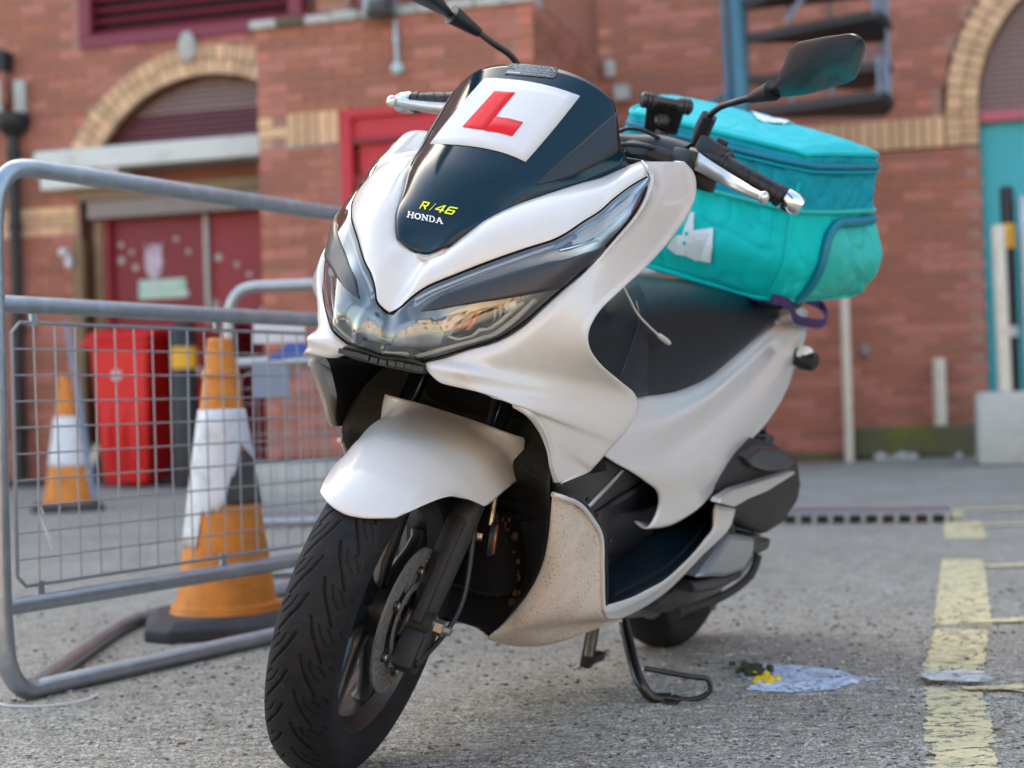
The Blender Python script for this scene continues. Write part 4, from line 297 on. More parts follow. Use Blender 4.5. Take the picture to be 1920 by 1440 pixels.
 'screen_side':[[[-0.1284,0.108,0.9122],[-0.1283,0.1081,0.9117],[-0.1282,0.1083,0.9112],[-0.1281,0.1085,0.9107]],[[-0.1376,0.1104,0.921],[-0.1372,0.1115,0.9187],[-0.1369,0.1125,0.9164],[-0.1367,0.1134,0.9141]],[[-0.1476,0.1125,0.9298],[-0.1466,0.1145,0.9257],[-0.1459,0.1164,0.9216],[-0.1455,0.1182,0.9175]],[[-0.1578,0.1145,0.9386],[-0.1564,0.1174,0.9329],[-0.1553,0.1202,0.9271],[-0.1547,0.1227,0.9213]],[[-0.1678,0.1167,0.9474],[-0.1664,0.1203,0.94],[-0.165,0.1238,0.9326],[-0.1642,0.1271,0.9252]],[[-0.1776,0.1192,0.9563],[-0.176,0.1234,0.9471],[-0.1747,0.1275,0.9381],[-0.1739,0.1314,0.9291]],[[-0.1874,0.1218,0.965],[-0.1855,0.1267,0.9543],[-0.1844,0.1313,0.9438],[-0.1837,0.1356,0.9332]],[[-0.1974,0.1244,0.9738],[-0.195,0.1298,0.962],[-0.1937,0.1347,0.9502],[-0.1933,0.1392,0.9386]],[[-0.2076,0.127,0.9827],[-0.2046,0.1329,0.9697],[-0.2029,0.1382,0.9567],[-0.2026,0.1429,0.9439]],[[-0.218,0.1294,0.9917],[-0.2143,0.136,0.9774],[-0.2122,0.1418,0.9633],[-0.2118,0.1467,0.9494]],[[-0.2284,0.132,1.0007],[-0.2244,0.1389,0.9853],[-0.2216,0.1453,0.9699],[-0.2209,0.1507,0.9548]],[[-0.2387,0.1346,1.0097],[-0.2346,0.1418,0.9932],[-0.2312,0.1486,0.9768],[-0.23,0.1545,0.9605]],[[-0.249,0.1373,1.0188],[-0.2448,0.1446,1.0014],[-0.241,0.1516,0.984],[-0.239,0.1579,0.9668]],[[-0.2595,0.1399,1.028],[-0.2551,0.1474,1.0096],[-0.2513,0.1545,0.9914],[-0.2483,0.1612,0.9732]],[[-0.2702,0.1426,1.0371],[-0.2655,0.1502,1.0178],[-0.2616,0.1574,0.9986],[-0.2581,0.1643,0.9796]],[[-0.2799,0.1447,1.0464],[-0.2757,0.1531,1.026],[-0.2716,0.1604,1.006],[-0.2682,0.1673,0.9861]]],
 'tip_lip':[[[-0.0144,0.0,0.7849],[-0.0111,0.0144,0.7827],[-0.013,0.04,0.7963]],[[-0.0095,0.0002,0.7804],[-0.0001,0.024,0.7788],[-0.0032,0.0487,0.7937]]],
 'bracket':[[[0.0397,0.0,0.6345],[0.0364,0.0,0.6285],[0.031,0.0,0.6201],[0.001,0.0,0.6241]],[[0.0418,0.03,0.6379],[0.0368,0.03,0.6311],[0.0306,0.03,0.6206],[0.0006,0.03,0.6246]],[[0.0406,0.053,0.6377],[0.0341,0.053,0.631],[0.0263,0.053,0.6205],[-0.0037,0.053,0.6245]],[[0.0343,0.069,0.6348],[0.0331,0.069,0.6311],[0.0277,0.069,0.6236],[-0.0023,0.069,0.6276]]],
 'lower_cover':[[[-0.206,0.186,0.4616],[-0.194,0.19,0.4616],[-0.1939,0.1946,0.4616],[-0.1987,0.1969,0.4606],[-0.2045,0.1988,0.4595],[-0.2109,0.2005,0.4583],[-0.2176,0.202,0.4571],[-0.2216,0.19,0.4571]],[[-0.2212,0.182,0.435],[-0.2092,0.186,0.435],[-0.2221,0.1932,0.4337],[-0.2431,0.197,0.4309],[-0.2662,0.2,0.4278],[-0.2908,0.2026,0.4244],[-0.3165,0.205,0.4209],[-0.3205,0.193,0.4209]],[[-0.2511,0.172,0.3927],[-0.2391,0.176,0.3927],[-0.2518,0.1878,0.3928],[-0.2779,0.1939,0.3904],[-0.3075,0.1988,0.3873],[-0.3394,0.2031,0.3838],[-0.3732,0.207,0.3799],[-0.3772,0.195,0.3799]],[[-0.2844,0.156,0.343],[-0.2724,0.16,0.343],[-0.2766,0.1779,0.3463],[-0.3007,0.1871,0.3451],[-0.3295,0.1946,0.343],[-0.3616,0.2011,0.3403],[-0.3962,0.207,0.337],[-0.4002,0.195,0.337]],[[-0.3076,0.136,0.2991],[-0.2956,0.14,0.2991],[-0.2909,0.1655,0.3049],[-0.3139,0.1787,0.3042],[-0.3435,0.1893,0.3019],[-0.3774,0.1986,0.2987],[-0.4147,0.207,0.2948],[-0.4187,0.195,0.2948]],[[-0.3288,0.108,0.2541],[-0.3168,0.112,0.2541],[-0.3021,0.1478,0.2642],[-0.3254,0.1662,0.2646],[-0.3576,0.1812,0.2628],[-0.3957,0.1942,0.2596],[-0.4386,0.206,0.2554],[-0.4426,0.194,0.2554]],[[-0.3467,0.078,0.2142],[-0.3347,0.082,0.2142],[-0.312,0.1281,0.2321],[-0.3371,0.1518,0.2371],[-0.3736,0.1711,0.2392],[-0.4177,0.1878,0.2396],[-0.468,0.203,0.2387],[-0.472,0.191,0.2387]],[[-0.3648,0.048,0.1798],[-0.3528,0.052,0.1798],[-0.3363,0.1045,0.2028],[-0.3738,0.1316,0.2105],[-0.4252,0.1536,0.2148],[-0.4866,0.1727,0.2171],[-0.5569,0.19,0.2178],[-0.5609,0.178,0.2178]],[[-0.3594,0.045,0.1769],[-0.3797,0.06,0.1687],[-0.39,0.085,0.1686],[-0.4128,0.11,0.172],[-0.4506,0.135,0.1803],[-0.4977,0.16,0.1967],[-0.5625,0.188,0.2155],[-0.5908,0.18,0.2092]],[[-0.3794,-0.005,0.1889],[-0.3997,0.01,0.1807],[-0.41,0.035,0.1806],[-0.4328,0.06,0.184],[-0.4706,0.085,0.1923],[-0.5177,0.11,0.2087],[-0.5825,0.138,0.2275],[-0.6108,0.13,0.2212]]],
 'cover_edge':[[-0.1883,0.193,0.4652],[-0.2163,0.204,0.4593],[-0.2632,0.206,0.4472],[-0.3107,0.208,0.4238],[-0.366,0.209,0.3864],[-0.3913,0.209,0.3381],[-0.4141,0.209,0.2909],[-0.4315,0.208,0.2615]],
 'belly_strip':[[[-0.4323,0.201,0.2527],[-0.4323,0.207,0.2647],[-0.4312,0.21,0.2584],[-0.4435,0.2077,0.2488],[-0.4694,0.2,0.2358],[-0.4794,0.15,0.2358]],[[-0.4746,0.201,0.2515],[-0.4746,0.207,0.2635],[-0.4829,0.2083,0.2533],[-0.5049,0.2043,0.2396],[-0.541,0.195,0.2224],[-0.551,0.145,0.2224]],[[-0.5527,0.201,0.2515],[-0.5527,0.207,0.2635],[-0.5603,0.2077,0.2539],[-0.5821,0.203,0.2409],[-0.6183,0.193,0.2243],[-0.6283,0.143,0.2243]],[[-0.6302,0.2,0.2566],[-0.6302,0.206,0.2686],[-0.6392,0.207,0.2603],[-0.6629,0.2027,0.2487],[-0.7014,0.193,0.2336],[-0.7114,0.143,0.2336]],[[-0.7107,0.199,0.2642],[-0.7107,0.205,0.2762],[-0.7219,0.2063,0.2715],[-0.7483,0.2023,0.2636],[-0.7902,0.193,0.2524],[-0.8002,0.143,0.2524]],[[-0.7747,0.199,0.2808],[-0.7747,0.205,0.2928],[-0.7871,0.2067,0.2905],[-0.8152,0.203,0.2851],[-0.8592,0.194,0.2765],[-0.8692,0.144,0.2765]],[[-0.8372,0.199,0.3006],[-0.8372,0.205,0.3126],[-0.8505,0.207,0.3117],[-0.8798,0.2037,0.3079],[-0.9255,0.195,0.3011],[-0.9355,0.145,0.3011]],[[-0.8865,0.199,0.3227],[-0.8865,0.205,0.3347],[-0.9032,0.2077,0.3323],[-0.9364,0.205,0.3271],[-0.9866,0.197,0.319],[-0.9966,0.147,0.319]],[[-0.9277,0.199,0.3462],[-0.9277,0.205,0.3582],[-0.9473,0.2087,0.356],[-0.9837,0.207,0.351],[-1.0376,0.2,0.3432],[-1.0476,0.15,0.3432]],[[-0.9238,0.197,0.386],[-0.9238,0.203,0.398],[-0.9495,0.2073,0.3943],[-0.9923,0.2063,0.388],[-1.0531,0.2,0.379],[-1.0631,0.15,0.379]]],
 'footboard':[[[-0.4604,0.2,0.2563],[-0.4929,0.184,0.2592],[-0.5253,0.168,0.264],[-0.5578,0.152,0.2708],[-0.5903,0.136,0.2794],[-0.6227,0.12,0.29]],[[-0.5698,0.2,0.2623],[-0.5989,0.184,0.2669],[-0.6281,0.168,0.2735],[-0.6573,0.152,0.2821],[-0.6864,0.136,0.2925],[-0.7156,0.12,0.3048]],[[-0.7231,0.2,0.2764],[-0.7398,0.184,0.2823],[-0.7565,0.168,0.2902],[-0.7732,0.152,0.3001],[-0.7899,0.136,0.3118],[-0.8066,0.12,0.3254]],[[-0.8501,0.2,0.3131],[-0.8605,0.185,0.3136],[-0.8709,0.17,0.316],[-0.8813,0.155,0.3203],[-0.8917,0.14,0.3266],[-0.9021,0.125,0.3347]],[[-0.9417,0.2,0.3579],[-0.9556,0.186,0.3532],[-0.9696,0.172,0.3505],[-0.9835,0.158,0.3496],[-0.9975,0.144,0.3507],[-1.0115,0.13,0.3537]],[[-0.96,0.195,0.3892],[-0.9831,0.184,0.3837],[-1.0063,0.173,0.3801],[-1.0294,0.162,0.3785],[-1.0526,0.151,0.3787],[-1.0758,0.14,0.3809]]],
 'grooves':[[[-0.5287,0.1838,0.2625],[-0.6445,0.1833,0.2721],[-0.7624,0.1845,0.2878],[-0.8677,0.1828,0.3167],[-0.9673,0.1745,0.3523]],[[-0.54,0.1785,0.2642],[-0.6538,0.179,0.2741],[-0.77,0.181,0.2901],[-0.8756,0.1794,0.3189],[-0.975,0.1713,0.3543]]],
 'tunnel':[[[-0.2094,0.18,0.4788],[-0.2143,0.1787,0.4731],[-0.2192,0.1775,0.4674],[-0.2241,0.1762,0.4616],[-0.229,0.175,0.4558]],[[-0.2616,0.185,0.4835],[-0.2709,0.1837,0.4732],[-0.2803,0.1825,0.4629],[-0.2898,0.1813,0.4524],[-0.2993,0.18,0.4419]],[[-0.3281,0.185,0.4908],[-0.336,0.1837,0.4727],[-0.344,0.1825,0.4544],[-0.352,0.1813,0.436],[-0.3601,0.18,0.4174]],[[-0.3866,0.18,0.5111],[-0.3972,0.1787,0.4787],[-0.4079,0.1775,0.4459],[-0.4188,0.1763,0.4128],[-0.4296,0.175,0.3793]],[[-0.4954,0.175,0.4906],[-0.5245,0.1625,0.4424],[-0.5534,0.15,0.393],[-0.5824,0.1375,0.3424],[-0.6113,0.125,0.2906]],[[-0.6111,0.17,0.4609],[-0.6364,0.158,0.4228],[-0.6615,0.146,0.3839],[-0.6866,0.134,0.3442],[-0.7114,0.122,0.3038]],[[-0.7232,0.165,0.4276],[-0.7439,0.154,0.4022],[-0.7644,0.143,0.3764],[-0.7848,0.132,0.3503],[-0.805,0.121,0.3238]],[[-0.7566,0.16,0.4012],[-0.7735,0.1503,0.3838],[-0.7902,0.1405,0.3662],[-0.8068,0.1308,0.3484],[-0.8232,0.121,0.3304]]],
 'tunnel_chrome':[[[-0.4842,0.1761,0.4836],[-0.4957,0.1755,0.4811]],[[-0.4787,0.1751,0.4796],[-0.4908,0.1744,0.4766]],[[-0.4726,0.1744,0.4755],[-0.4856,0.1734,0.4722]],[[-0.4656,0.174,0.4717],[-0.4798,0.1727,0.4679]],[[-0.4575,0.1742,0.4681],[-0.4731,0.1723,0.4639]],[[-0.4482,0.1748,0.4646],[-0.4652,0.1724,0.4599]],[[-0.4372,0.1761,0.4616],[-0.4558,0.1731,0.4564]],[[-0.4251,0.1778,0.4587],[-0.4438,0.1747,0.4534]],[[-0.4125,0.1798,0.4559],[-0.4305,0.1769,0.4506]],[[-0.4007,0.1814,0.453],[-0.4169,0.1791,0.448]],[[-0.3899,0.1826,0.4499],[-0.4043,0.181,0.445]],[[-0.3802,0.1835,0.4466],[-0.3929,0.1824,0.442]],[[-0.3716,0.184,0.4431],[-0.3829,0.1832,0.4387]],[[-0.3637,0.1842,0.4395],[-0.3738,0.1837,0.4352]],[[-0.3564,0.1842,0.4359],[-0.3657,0.1838,0.4316]],[[-0.3494,0.1841,0.4323],[-0.3581,0.1837,0.428]]],
 'tunnel_panel':[[[-0.3921,0.1834,0.4192],[-0.467,0.1697,0.3702],[-0.5999,0.1332,0.3059]],[[-0.4065,0.1819,0.4215],[-0.5037,0.1594,0.3668],[-0.6176,0.1311,0.3051]],[[-0.4247,0.1789,0.4232],[-0.5315,0.1528,0.3653],[-0.6334,0.1299,0.3048]],[[-0.4464,0.1745,0.4242],[-0.5522,0.1491,0.3651],[-0.6483,0.1292,0.3048]],[[-0.4684,0.17,0.4251],[-0.5684,0.1474,0.3659],[-0.6628,0.1286,0.3049]],[[-0.4869,0.1669,0.4266],[-0.5803,0.147,0.368],[-0.674,0.1286,0.3066]],[[-0.5021,0.1652,0.4289],[-0.5907,0.1472,0.3707],[-0.6838,0.1289,0.3091]],[[-0.5163,0.1644,0.4308],[-0.6011,0.1476,0.3733],[-0.6937,0.1291,0.3116]],[[-0.5292,0.1642,0.4331],[-0.6115,0.1481,0.3759],[-0.704,0.1292,0.3141]],[[-0.541,0.1646,0.4355],[-0.6216,0.1488,0.3785],[-0.7145,0.1293,0.3165]],[[-0.5521,0.1653,0.4382],[-0.6316,0.1495,0.3812],[-0.7251,0.1293,0.3189]],[[-0.5629,0.1662,0.441],[-0.6415,0.1503,0.384],[-0.7356,0.1294,0.3213]],[[-0.5734,0.1673,0.4438],[-0.6515,0.1511,0.3867],[-0.7462,0.1295,0.3238]],[[-0.5836,0.1684,0.4468],[-0.6616,0.1519,0.3895],[-0.7568,0.1296,0.3264]],[[-0.5937,0.1697,0.4497],[-0.6715,0.1527,0.3924],[-0.7674,0.1298,0.3289]],[[-0.6036,0.1711,0.4528],[-0.6813,0.1537,0.3952],[-0.7781,0.1299,0.3314]]],
 'tunnel_panel2':[[[-0.6104,0.171,0.4548],[-0.6532,0.1492,0.3838],[-0.6939,0.1278,0.3105]],[[-0.618,0.171,0.4537],[-0.6604,0.1491,0.3837],[-0.7008,0.1277,0.3115]],[[-0.6256,0.171,0.4526],[-0.6678,0.149,0.3836],[-0.7078,0.1276,0.3126]],[[-0.6332,0.171,0.4516],[-0.6752,0.1489,0.3835],[-0.715,0.1274,0.3135]],[[-0.6408,0.171,0.4504],[-0.6827,0.1488,0.3834],[-0.7221,0.1273,0.3145]],[[-0.6484,0.171,0.4493],[-0.6901,0.1487,0.3834],[-0.7293,0.1271,0.3155]],[[-0.656,0.1711,0.4483],[-0.6976,0.1486,0.3833],[-0.7366,0.1269,0.3165]],[[-0.6635,0.1706,0.4459],[-0.7049,0.1484,0.3826],[-0.7438,0.1268,0.3175]],[[-0.6711,0.17,0.4431],[-0.7123,0.148,0.3816],[-0.7512,0.1266,0.3185]],[[-0.6788,0.1693,0.4402],[-0.7197,0.1476,0.3807],[-0.7585,0.1264,0.3195]],[[-0.6865,0.1686,0.4373],[-0.7269,0.1473,0.3798],[-0.7657,0.1263,0.3207]],[[-0.6942,0.168,0.4343],[-0.7337,0.147,0.379],[-0.7716,0.1264,0.3222]],[[-0.7019,0.1673,0.4314],[-0.7406,0.1467,0.3783],[-0.7776,0.1264,0.3238]],[[-0.7094,0.1667,0.4285],[-0.7474,0.1464,0.3775],[-0.7837,0.1265,0.3254]],[[-0.7168,0.1661,0.4255],[-0.7541,0.1462,0.3768],[-0.7897,0.1265,0.3269]],[[-0.7238,0.1657,0.4226],[-0.7606,0.146,0.3761],[-0.7958,0.1266,0.3284]]],
 'edge_seal':[[-0.213,0.203,0.4634],[-0.2681,0.205,0.45],[-0.3182,0.207,0.4255],[-0.3796,0.207,0.3846],[-0.4075,0.207,0.3358],[-0.4306,0.207,0.2883],[-0.4409,0.206,0.2651]],
 'rear_side':[[[-0.4968,0.118,0.6061],[-0.4968,0.13,0.6061],[-0.4423,0.1514,0.5792],[-0.3932,0.1708,0.5531],[-0.3666,0.1822,0.5253],[-0.3986,0.1912,0.5062],[-0.4651,0.1959,0.4876],[-0.5403,0.1979,0.4653],[-0.6152,0.1984,0.4379],[-0.6275,0.1974,0.405],[-0.6002,0.195,0.3772],[-0.6062,0.165,0.3812]],[[-0.5435,0.1293,0.6029],[-0.5435,0.1413,0.6029],[-0.4912,0.1626,0.5771],[-0.4469,0.181,0.5516],[-0.4333,0.1882,0.5233],[-0.4742,0.1941,0.5031],[-0.5387,0.2001,0.4847],[-0.6122,0.2035,0.4628],[-0.6927,0.2027,0.4349],[-0.7143,0.1998,0.4015],[-0.6939,0.1968,0.3733],[-0.6999,0.1668,0.3773]],[[-0.6013,0.1368,0.602],[-0.6013,0.1488,0.602],[-0.5494,0.1702,0.578],[-0.5072,0.188,0.5541],[-0.505,0.1914,0.5263],[-0.5532,0.1945,0.5062],[-0.6129,0.2021,0.4893],[-0.6815,0.207,0.4692],[-0.7648,0.2052,0.4423],[-0.7933,0.2008,0.4098],[-0.7779,0.1975,0.3826],[-0.7839,0.1675,0.3866]],[[-0.6691,0.141,0.6035],[-0.6691,0.153,0.6035],[-0.6161,0.1748,0.5816],[-0.574,0.1926,0.5598],[-0.5817,0.1925,0.533],[-0.6361,0.1929,0.5136],[-0.6887,0.2022,0.4988],[-0.7496,0.2089,0.481],[-0.8332,0.2063,0.4561],[-0.8668,0.2007,0.4254],[-0.8549,0.1973,0.3999],[-0.8609,0.1673,0.4039]],[[-0.7364,0.1452,0.6101],[-0.7364,0.1572,0.6101],[-0.6849,0.1776,0.5903],[-0.6433,0.1945,0.5705],[-0.6542,0.1931,0.5458],[-0.7094,0.192,0.5281],[-0.7569,0.2012,0.5152],[-0.8119,0.208,0.4997],[-0.8918,0.205,0.4775],[-0.926,0.1988,0.4496],[-0.9162,0.1953,0.4263],[-0.9222,0.1653,0.4303]],[[-0.8021,0.1492,0.6212],[-0.8021,0.1612,0.6212],[-0.7532,0.1796,0.6032],[-0.7128,0.1952,0.5853],[-0.7246,0.193,0.5629],[-0.7785,0.1907,0.5469],[-0.8213,0.1991,0.5358],[-0.8708,0.2053,0.5224],[-0.9453,0.2018,0.5029],[-0.9785,0.1953,0.4779],[-0.9705,0.1914,0.4569],[-0.9765,0.1614,0.4609]],[[-0.8729,0.1503,0.6356],[-0.8729,0.1623,0.6356],[-0.828,0.1792,0.6189],[-0.7899,0.1938,0.6022],[-0.8037,0.1911,0.5816],[-0.8572,0.1881,0.5669],[-0.8961,0.1961,0.5567],[-0.9407,0.2022,0.5447],[-1.011,0.1986,0.5271],[-1.0446,0.192,0.5043],[-1.0397,0.1882,0.4849],[-1.0457,0.1582,0.4889]],[[-0.9388,0.1501,0.6554],[-0.9388,0.1621,0.6554],[-0.8996,0.1775,0.6394],[-0.8657,0.1913,0.6236],[-0.8829,0.1883,0.6042],[-0.9369,0.1847,0.5902],[-0.9728,0.1923,0.5804],[-1.0138,0.1983,0.569],[-1.081,0.1947,0.5527],[-1.1167,0.1883,0.5315],[-1.1168,0.1846,0.5129],[-1.1228,0.1546,0.5169]],[[-1.0029,0.15,0.6774],[-1.0029,0.162,0.6774],[-0.9716,0.1757,0.662],[-0.9436,0.1883,0.6468],[-0.9658,0.1849,0.6285],[-1.0218,0.1804,0.6149],[-1.0561,0.1875,0.6051],[-1.0946,0.1932,0.594],[-1.1604,0.1895,0.5785],[-1.1999,0.1829,0.5586],[-1.2071,0.1792,0.5406],[-1.2131,0.1492,0.5446]],[[-1.0739,0.1479,0.7006],[-1.0739,0.1599,0.7006],[-1.0486,0.1721,0.6862],[-1.0251,0.1838,0.672],[-1.0505,0.1802,0.6553],[-1.1061,0.175,0.6425],[-1.136,0.1817,0.633],[-1.1693,0.1874,0.6226],[-1.2305,0.1837,0.6084],[-1.2716,0.1773,0.5902],[-1.284,0.1737,0.5735],[-1.29,0.1437,0.5775]],[[-1.1475,0.1458,0.7247],[-1.1475,0.1578,0.7247],[-1.1274,0.1685,0.7117],[-1.1072,0.1793,0.699],[-1.1345,0.1754,0.6843],[-1.1879,0.1696,0.6726],[-1.2114,0.176,0.6638],[-1.2373,0.1816,0.6541],[-1.2918,0.1779,0.6416],[-1.3326,0.1715,0.6257],[-1.349,0.1681,0.6108],[-1.355,0.1381,0.6148]],[[-1.2327,0.143,0.7479],[-1.2327,0.155,0.7479],[-1.2183,0.1633,0.7369],[-1.2031,0.1718,0.726],[-1.2247,0.1692,0.7139],[-1.2665,0.1647,0.704],[-1.2842,0.1694,0.696],[-1.3036,0.1736,0.6874],[-1.3457,0.1705,0.6769],[-1.3797,0.1653,0.6641],[-1.3965,0.1622,0.6517],[-1.4025,0.1322,0.6557]],[[-1.3439,0.1398,0.7613],[-1.3439,0.1518,0.7613],[-1.334,0.1571,0.7536],[-1.3242,0.1624,0.7459],[-1.3341,0.162,0.7378],[-1.3561,0.16,0.7309],[-1.3668,0.1624,0.7248],[-1.3791,0.1642,0.7184],[-1.4038,0.1622,0.7112],[-1.4252,0.1588,0.7027],[-1.4388,0.1561,0.6943],[-1.4448,0.1261,0.6983]],[[-1.4798,0.136,0.7508],[-1.4798,0.148,0.7508],[-1.4719,0.1506,0.7495],[-1.466,0.1526,0.7482],[-1.4622,0.154,0.7469],[-1.4603,0.1548,0.7455],[-1.4605,0.155,0.7441],[-1.4627,0.1547,0.7426],[-1.467,0.1537,0.7411],[-1.4733,0.1521,0.7395],[-1.4816,0.15,0.7379],[-1.4876,0.12,0.7419]]],
 'tail_cover':[[[-1.2203,0.155,0.7528],[-1.3183,0.158,0.7497],[-1.441,0.152,0.7515]],[[-1.2922,0.14,0.7733],[-1.3872,0.142,0.7728],[-1.5219,0.13,0.7661]],[[-1.4305,0.11,0.7928],[-1.5285,0.11,0.7936],[-1.6374,0.1,0.784]]],
 'tail_edge':[[-1.4714,0.15,0.7533],[-1.4853,0.15,0.7198],[-1.4717,0.152,0.6859]],
 'seat_edge':[[-0.4721,0.125,0.6369],[-0.5678,0.145,0.603],[-0.6664,0.15,0.6042],[-0.7808,0.155,0.6163],[-0.8798,0.157,0.6358],[-1.0099,0.157,0.6799],[-1.1491,0.155,0.7282],[-1.2429,0.15,0.7595]],
 'center_cover':[[[-0.4745,0.05,0.7501],[-0.361,0.11,0.7332],[-0.2807,0.15,0.691],[-0.3175,0.16,0.6429],[-0.409,0.16,0.6012]],[[-0.5601,0.04,0.7667],[-0.4712,0.09,0.7568],[-0.3502,0.155,0.7022],[-0.3795,0.163,0.6525],[-0.457,0.163,0.6013]],[[-0.6012,0.05,0.78],[-0.5191,0.1,0.77],[-0.4247,0.158,0.7223],[-0.4537,0.165,0.6623],[-0.5209,0.16,0.6018]],[[-0.6687,0.05,0.7906],[-0.5748,0.11,0.7764],[-0.5078,0.158,0.7251],[-0.5277,0.162,0.6626],[-0.5919,0.152,0.6033]],[[-0.7158,0.04,0.7937],[-0.617,0.1,0.7789],[-0.5609,0.145,0.7245],[-0.5791,0.15,0.6609],[-0.6417,0.14,0.6014]]],
 'center_seam':[[-0.5453,0.115,0.7684],[-0.4848,0.156,0.7347],[-0.4505,0.165,0.689],[-0.4258,0.166,0.6402]],
 'aircleaner':[[-0.8845,0.205,0.4158],[-0.9052,0.205,0.455],[-0.9903,0.205,0.4982],[-1.0853,0.205,0.5226],[-1.2544,0.205,0.5031],[-1.4271,0.205,0.4653],[-1.4858,0.205,0.4136],[-1.4889,0.205,0.3581],[-1.4023,0.205,0.3163],[-1.2954,0.205,0.3032],[-1.1312,0.205,0.3396],[-0.9777,0.205,0.3795]],
 'aircleaner_lid':[[-0.9931,0.222,0.4911],[-1.076,0.222,0.5092],[-1.2011,0.222,0.502],[-1.353,0.222,0.4678],[-1.2839,0.222,0.4479],[-1.1519,0.222,0.4527],[-1.0455,0.222,0.4693]],
 'silver_fin':[[-0.8412,0.235,0.4136],[-0.8458,0.235,0.4214],[-0.9237,0.235,0.4347],[-1.298,0.235,0.45],[-1.3092,0.235,0.4448],[-1.1329,0.235,0.4179],[-1.0152,0.235,0.4095],[-0.9376,0.235,0.3992]],
 'cvt':[[-0.9449,0.19,0.2445],[-1.0244,0.19,0.2853],[-1.0906,0.19,0.3229],[-1.2623,0.19,0.3003],[-1.2719,0.19,0.2596],[-1.2266,0.19,0.2273],[-1.1113,0.19,0.227],[-1.0355,0.19,0.2359]],
 'cvt_low':[[-0.9254,0.185,0.2391],[-1.051,0.185,0.2328],[-1.1258,0.185,0.2262],[-1.2417,0.185,0.2266],[-1.2381,0.185,0.2084],[-1.0677,0.185,0.202],[-0.9391,0.185,0.2129]],
 'cvt_rim':[[-1.3198,0.185,0.2534],[-1.3031,0.185,0.2196],[-1.2371,0.185,0.198],[-1.1089,0.185,0.1855],[-0.9839,0.185,0.1844],[-0.8652,0.185,0.1878]],
 'black_block':[[-1.2157,0.185,0.308],[-1.2992,0.185,0.3003],[-1.3145,0.185,0.2871],[-1.3972,0.185,0.2817],[-1.3924,0.185,0.258],[-1.3135,0.185,0.2517],[-1.2612,0.185,0.2665]],
 'engine_mass':[[-0.7882,0.14,0.1844],[-0.8793,0.14,0.2193],[-1.0333,0.14,0.2608],[-1.1525,0.14,0.3051],[-1.2615,0.14,0.3537],[-1.4619,0.14,0.2955],[-1.507,0.14,0.2728],[-1.4927,0.14,0.2117],[-1.4177,0.14,0.1767],[-1.2513,0.14,0.1552],[-1.0619,0.14,0.1462],[-0.9099,0.14,0.1567]],
 'swing_cover':[[-0.9316,0.2,0.3988],[-0.9015,0.2,0.4208],[-0.9602,0.2,0.4645],[-1.0802,0.2,0.5108],[-1.1382,0.2,0.4997],[-1.0673,0.2,0.4753],[-1.0286,0.2,0.4394],[-1.0141,0.2,0.4079],[-1.0034,0.2,0.3871]],
 'plate_holder':[[-1.8197,0.0,0.4838],[-1.8858,0.0,0.5344],[-1.9557,0.0,0.525],[-2.004,0.0,0.4193],[-1.917,0.0,0.4116]],
 'rear_turn':[[-1.3198,0.19,0.7058],[-1.3714,0.19,0.7127],[-1.4512,0.19,0.6927],[-1.4426,0.19,0.6806],[-1.3462,0.19,0.6655],[-1.3208,0.19,0.6861]],
 'splash_edge':[[-0.1763,0.19,0.4831],[-0.2117,0.184,0.4343],[-0.2419,0.174,0.3911],[-0.2752,0.158,0.3414],[-0.2984,0.138,0.2974],[-0.3195,0.11,0.2523],[-0.3373,0.08,0.2124],[-0.3553,0.05,0.178]],
 'cavity_edge':[[0.0263,0.096,0.6145],[-0.0122,0.133,0.6097],[-0.0556,0.158,0.6005],[-0.0898,0.173,0.5884],[-0.122,0.183,0.5655],[-0.1476,0.188,0.5379],[-0.1617,0.193,0.5088],[-0.1749,0.195,0.4884]],
 'fender_edge':[[0.1193,0.057,0.4417],[0.0891,0.067,0.4492],[0.0563,0.075,0.4568],[0.0211,0.083,0.4635],[-0.0148,0.091,0.4656],[-0.0543,0.101,0.4583],[-0.0872,0.111,0.4491],[-0.1029,0.115,0.4467],[-0.1532,0.122,0.4653],[-0.2233,0.122,0.4787],[-0.2301,0.122,0.484],[-0.214,0.121,0.5147],[-0.2065,0.12,0.5391],[-0.2028,0.118,0.544]],
 'grip':[[-0.585,0.228,1.0385],[-0.5916,0.345,1.008]],
 'switch':[[-0.614,0.18,1.0548],[-0.6036,0.228,1.0412]],
 'lever':[[-0.5764,0.172,1.0359],[-0.5637,0.205,1.0251],[-0.5526,0.253,1.0121],[-0.5153,0.294,1.0021],[-0.4577,0.333,0.9952]],
 'mirror_stem':[[-0.6578,0.165,1.049],[-0.6454,0.168,1.0705],[-0.6391,0.172,1.0946],[-0.629,0.178,1.1138],[-0.6135,0.195,1.1309],[-0.582,0.225,1.1432],[-0.5698,0.25,1.1539],[-0.5207,0.29,1.1693]],
 'mirror_out':[[-0.5177,0.29,1.1706],[-0.4296,0.31,1.2042],[-0.3694,0.325,1.2274],[-0.2905,0.36,1.2309],[-0.1832,0.41,1.2298],[-0.1151,0.445,1.2264],[-0.1118,0.455,1.2207],[-0.206,0.45,1.2051],[-0.2858,0.44,1.1955],[-0.3833,0.42,1.1939],[-0.41,0.395,1.1852],[-0.4531,0.36,1.1728],[-0.5118,0.32,1.1662],[-0.5424,0.295,1.1645]],
 'mirror_ridge':[[-0.5432,0.29,1.1688],[-0.4716,0.32,1.1826],[-0.4021,0.365,1.2032],[-0.3187,0.41,1.2179],[-0.1736,0.445,1.2223]],
 'master_cyl':[[-0.7119,0.07,1.0706],[-0.7017,0.11,1.0693],[-0.6977,0.165,1.0481],[-0.6633,0.165,1.035],[-0.7381,0.1,1.0361]],
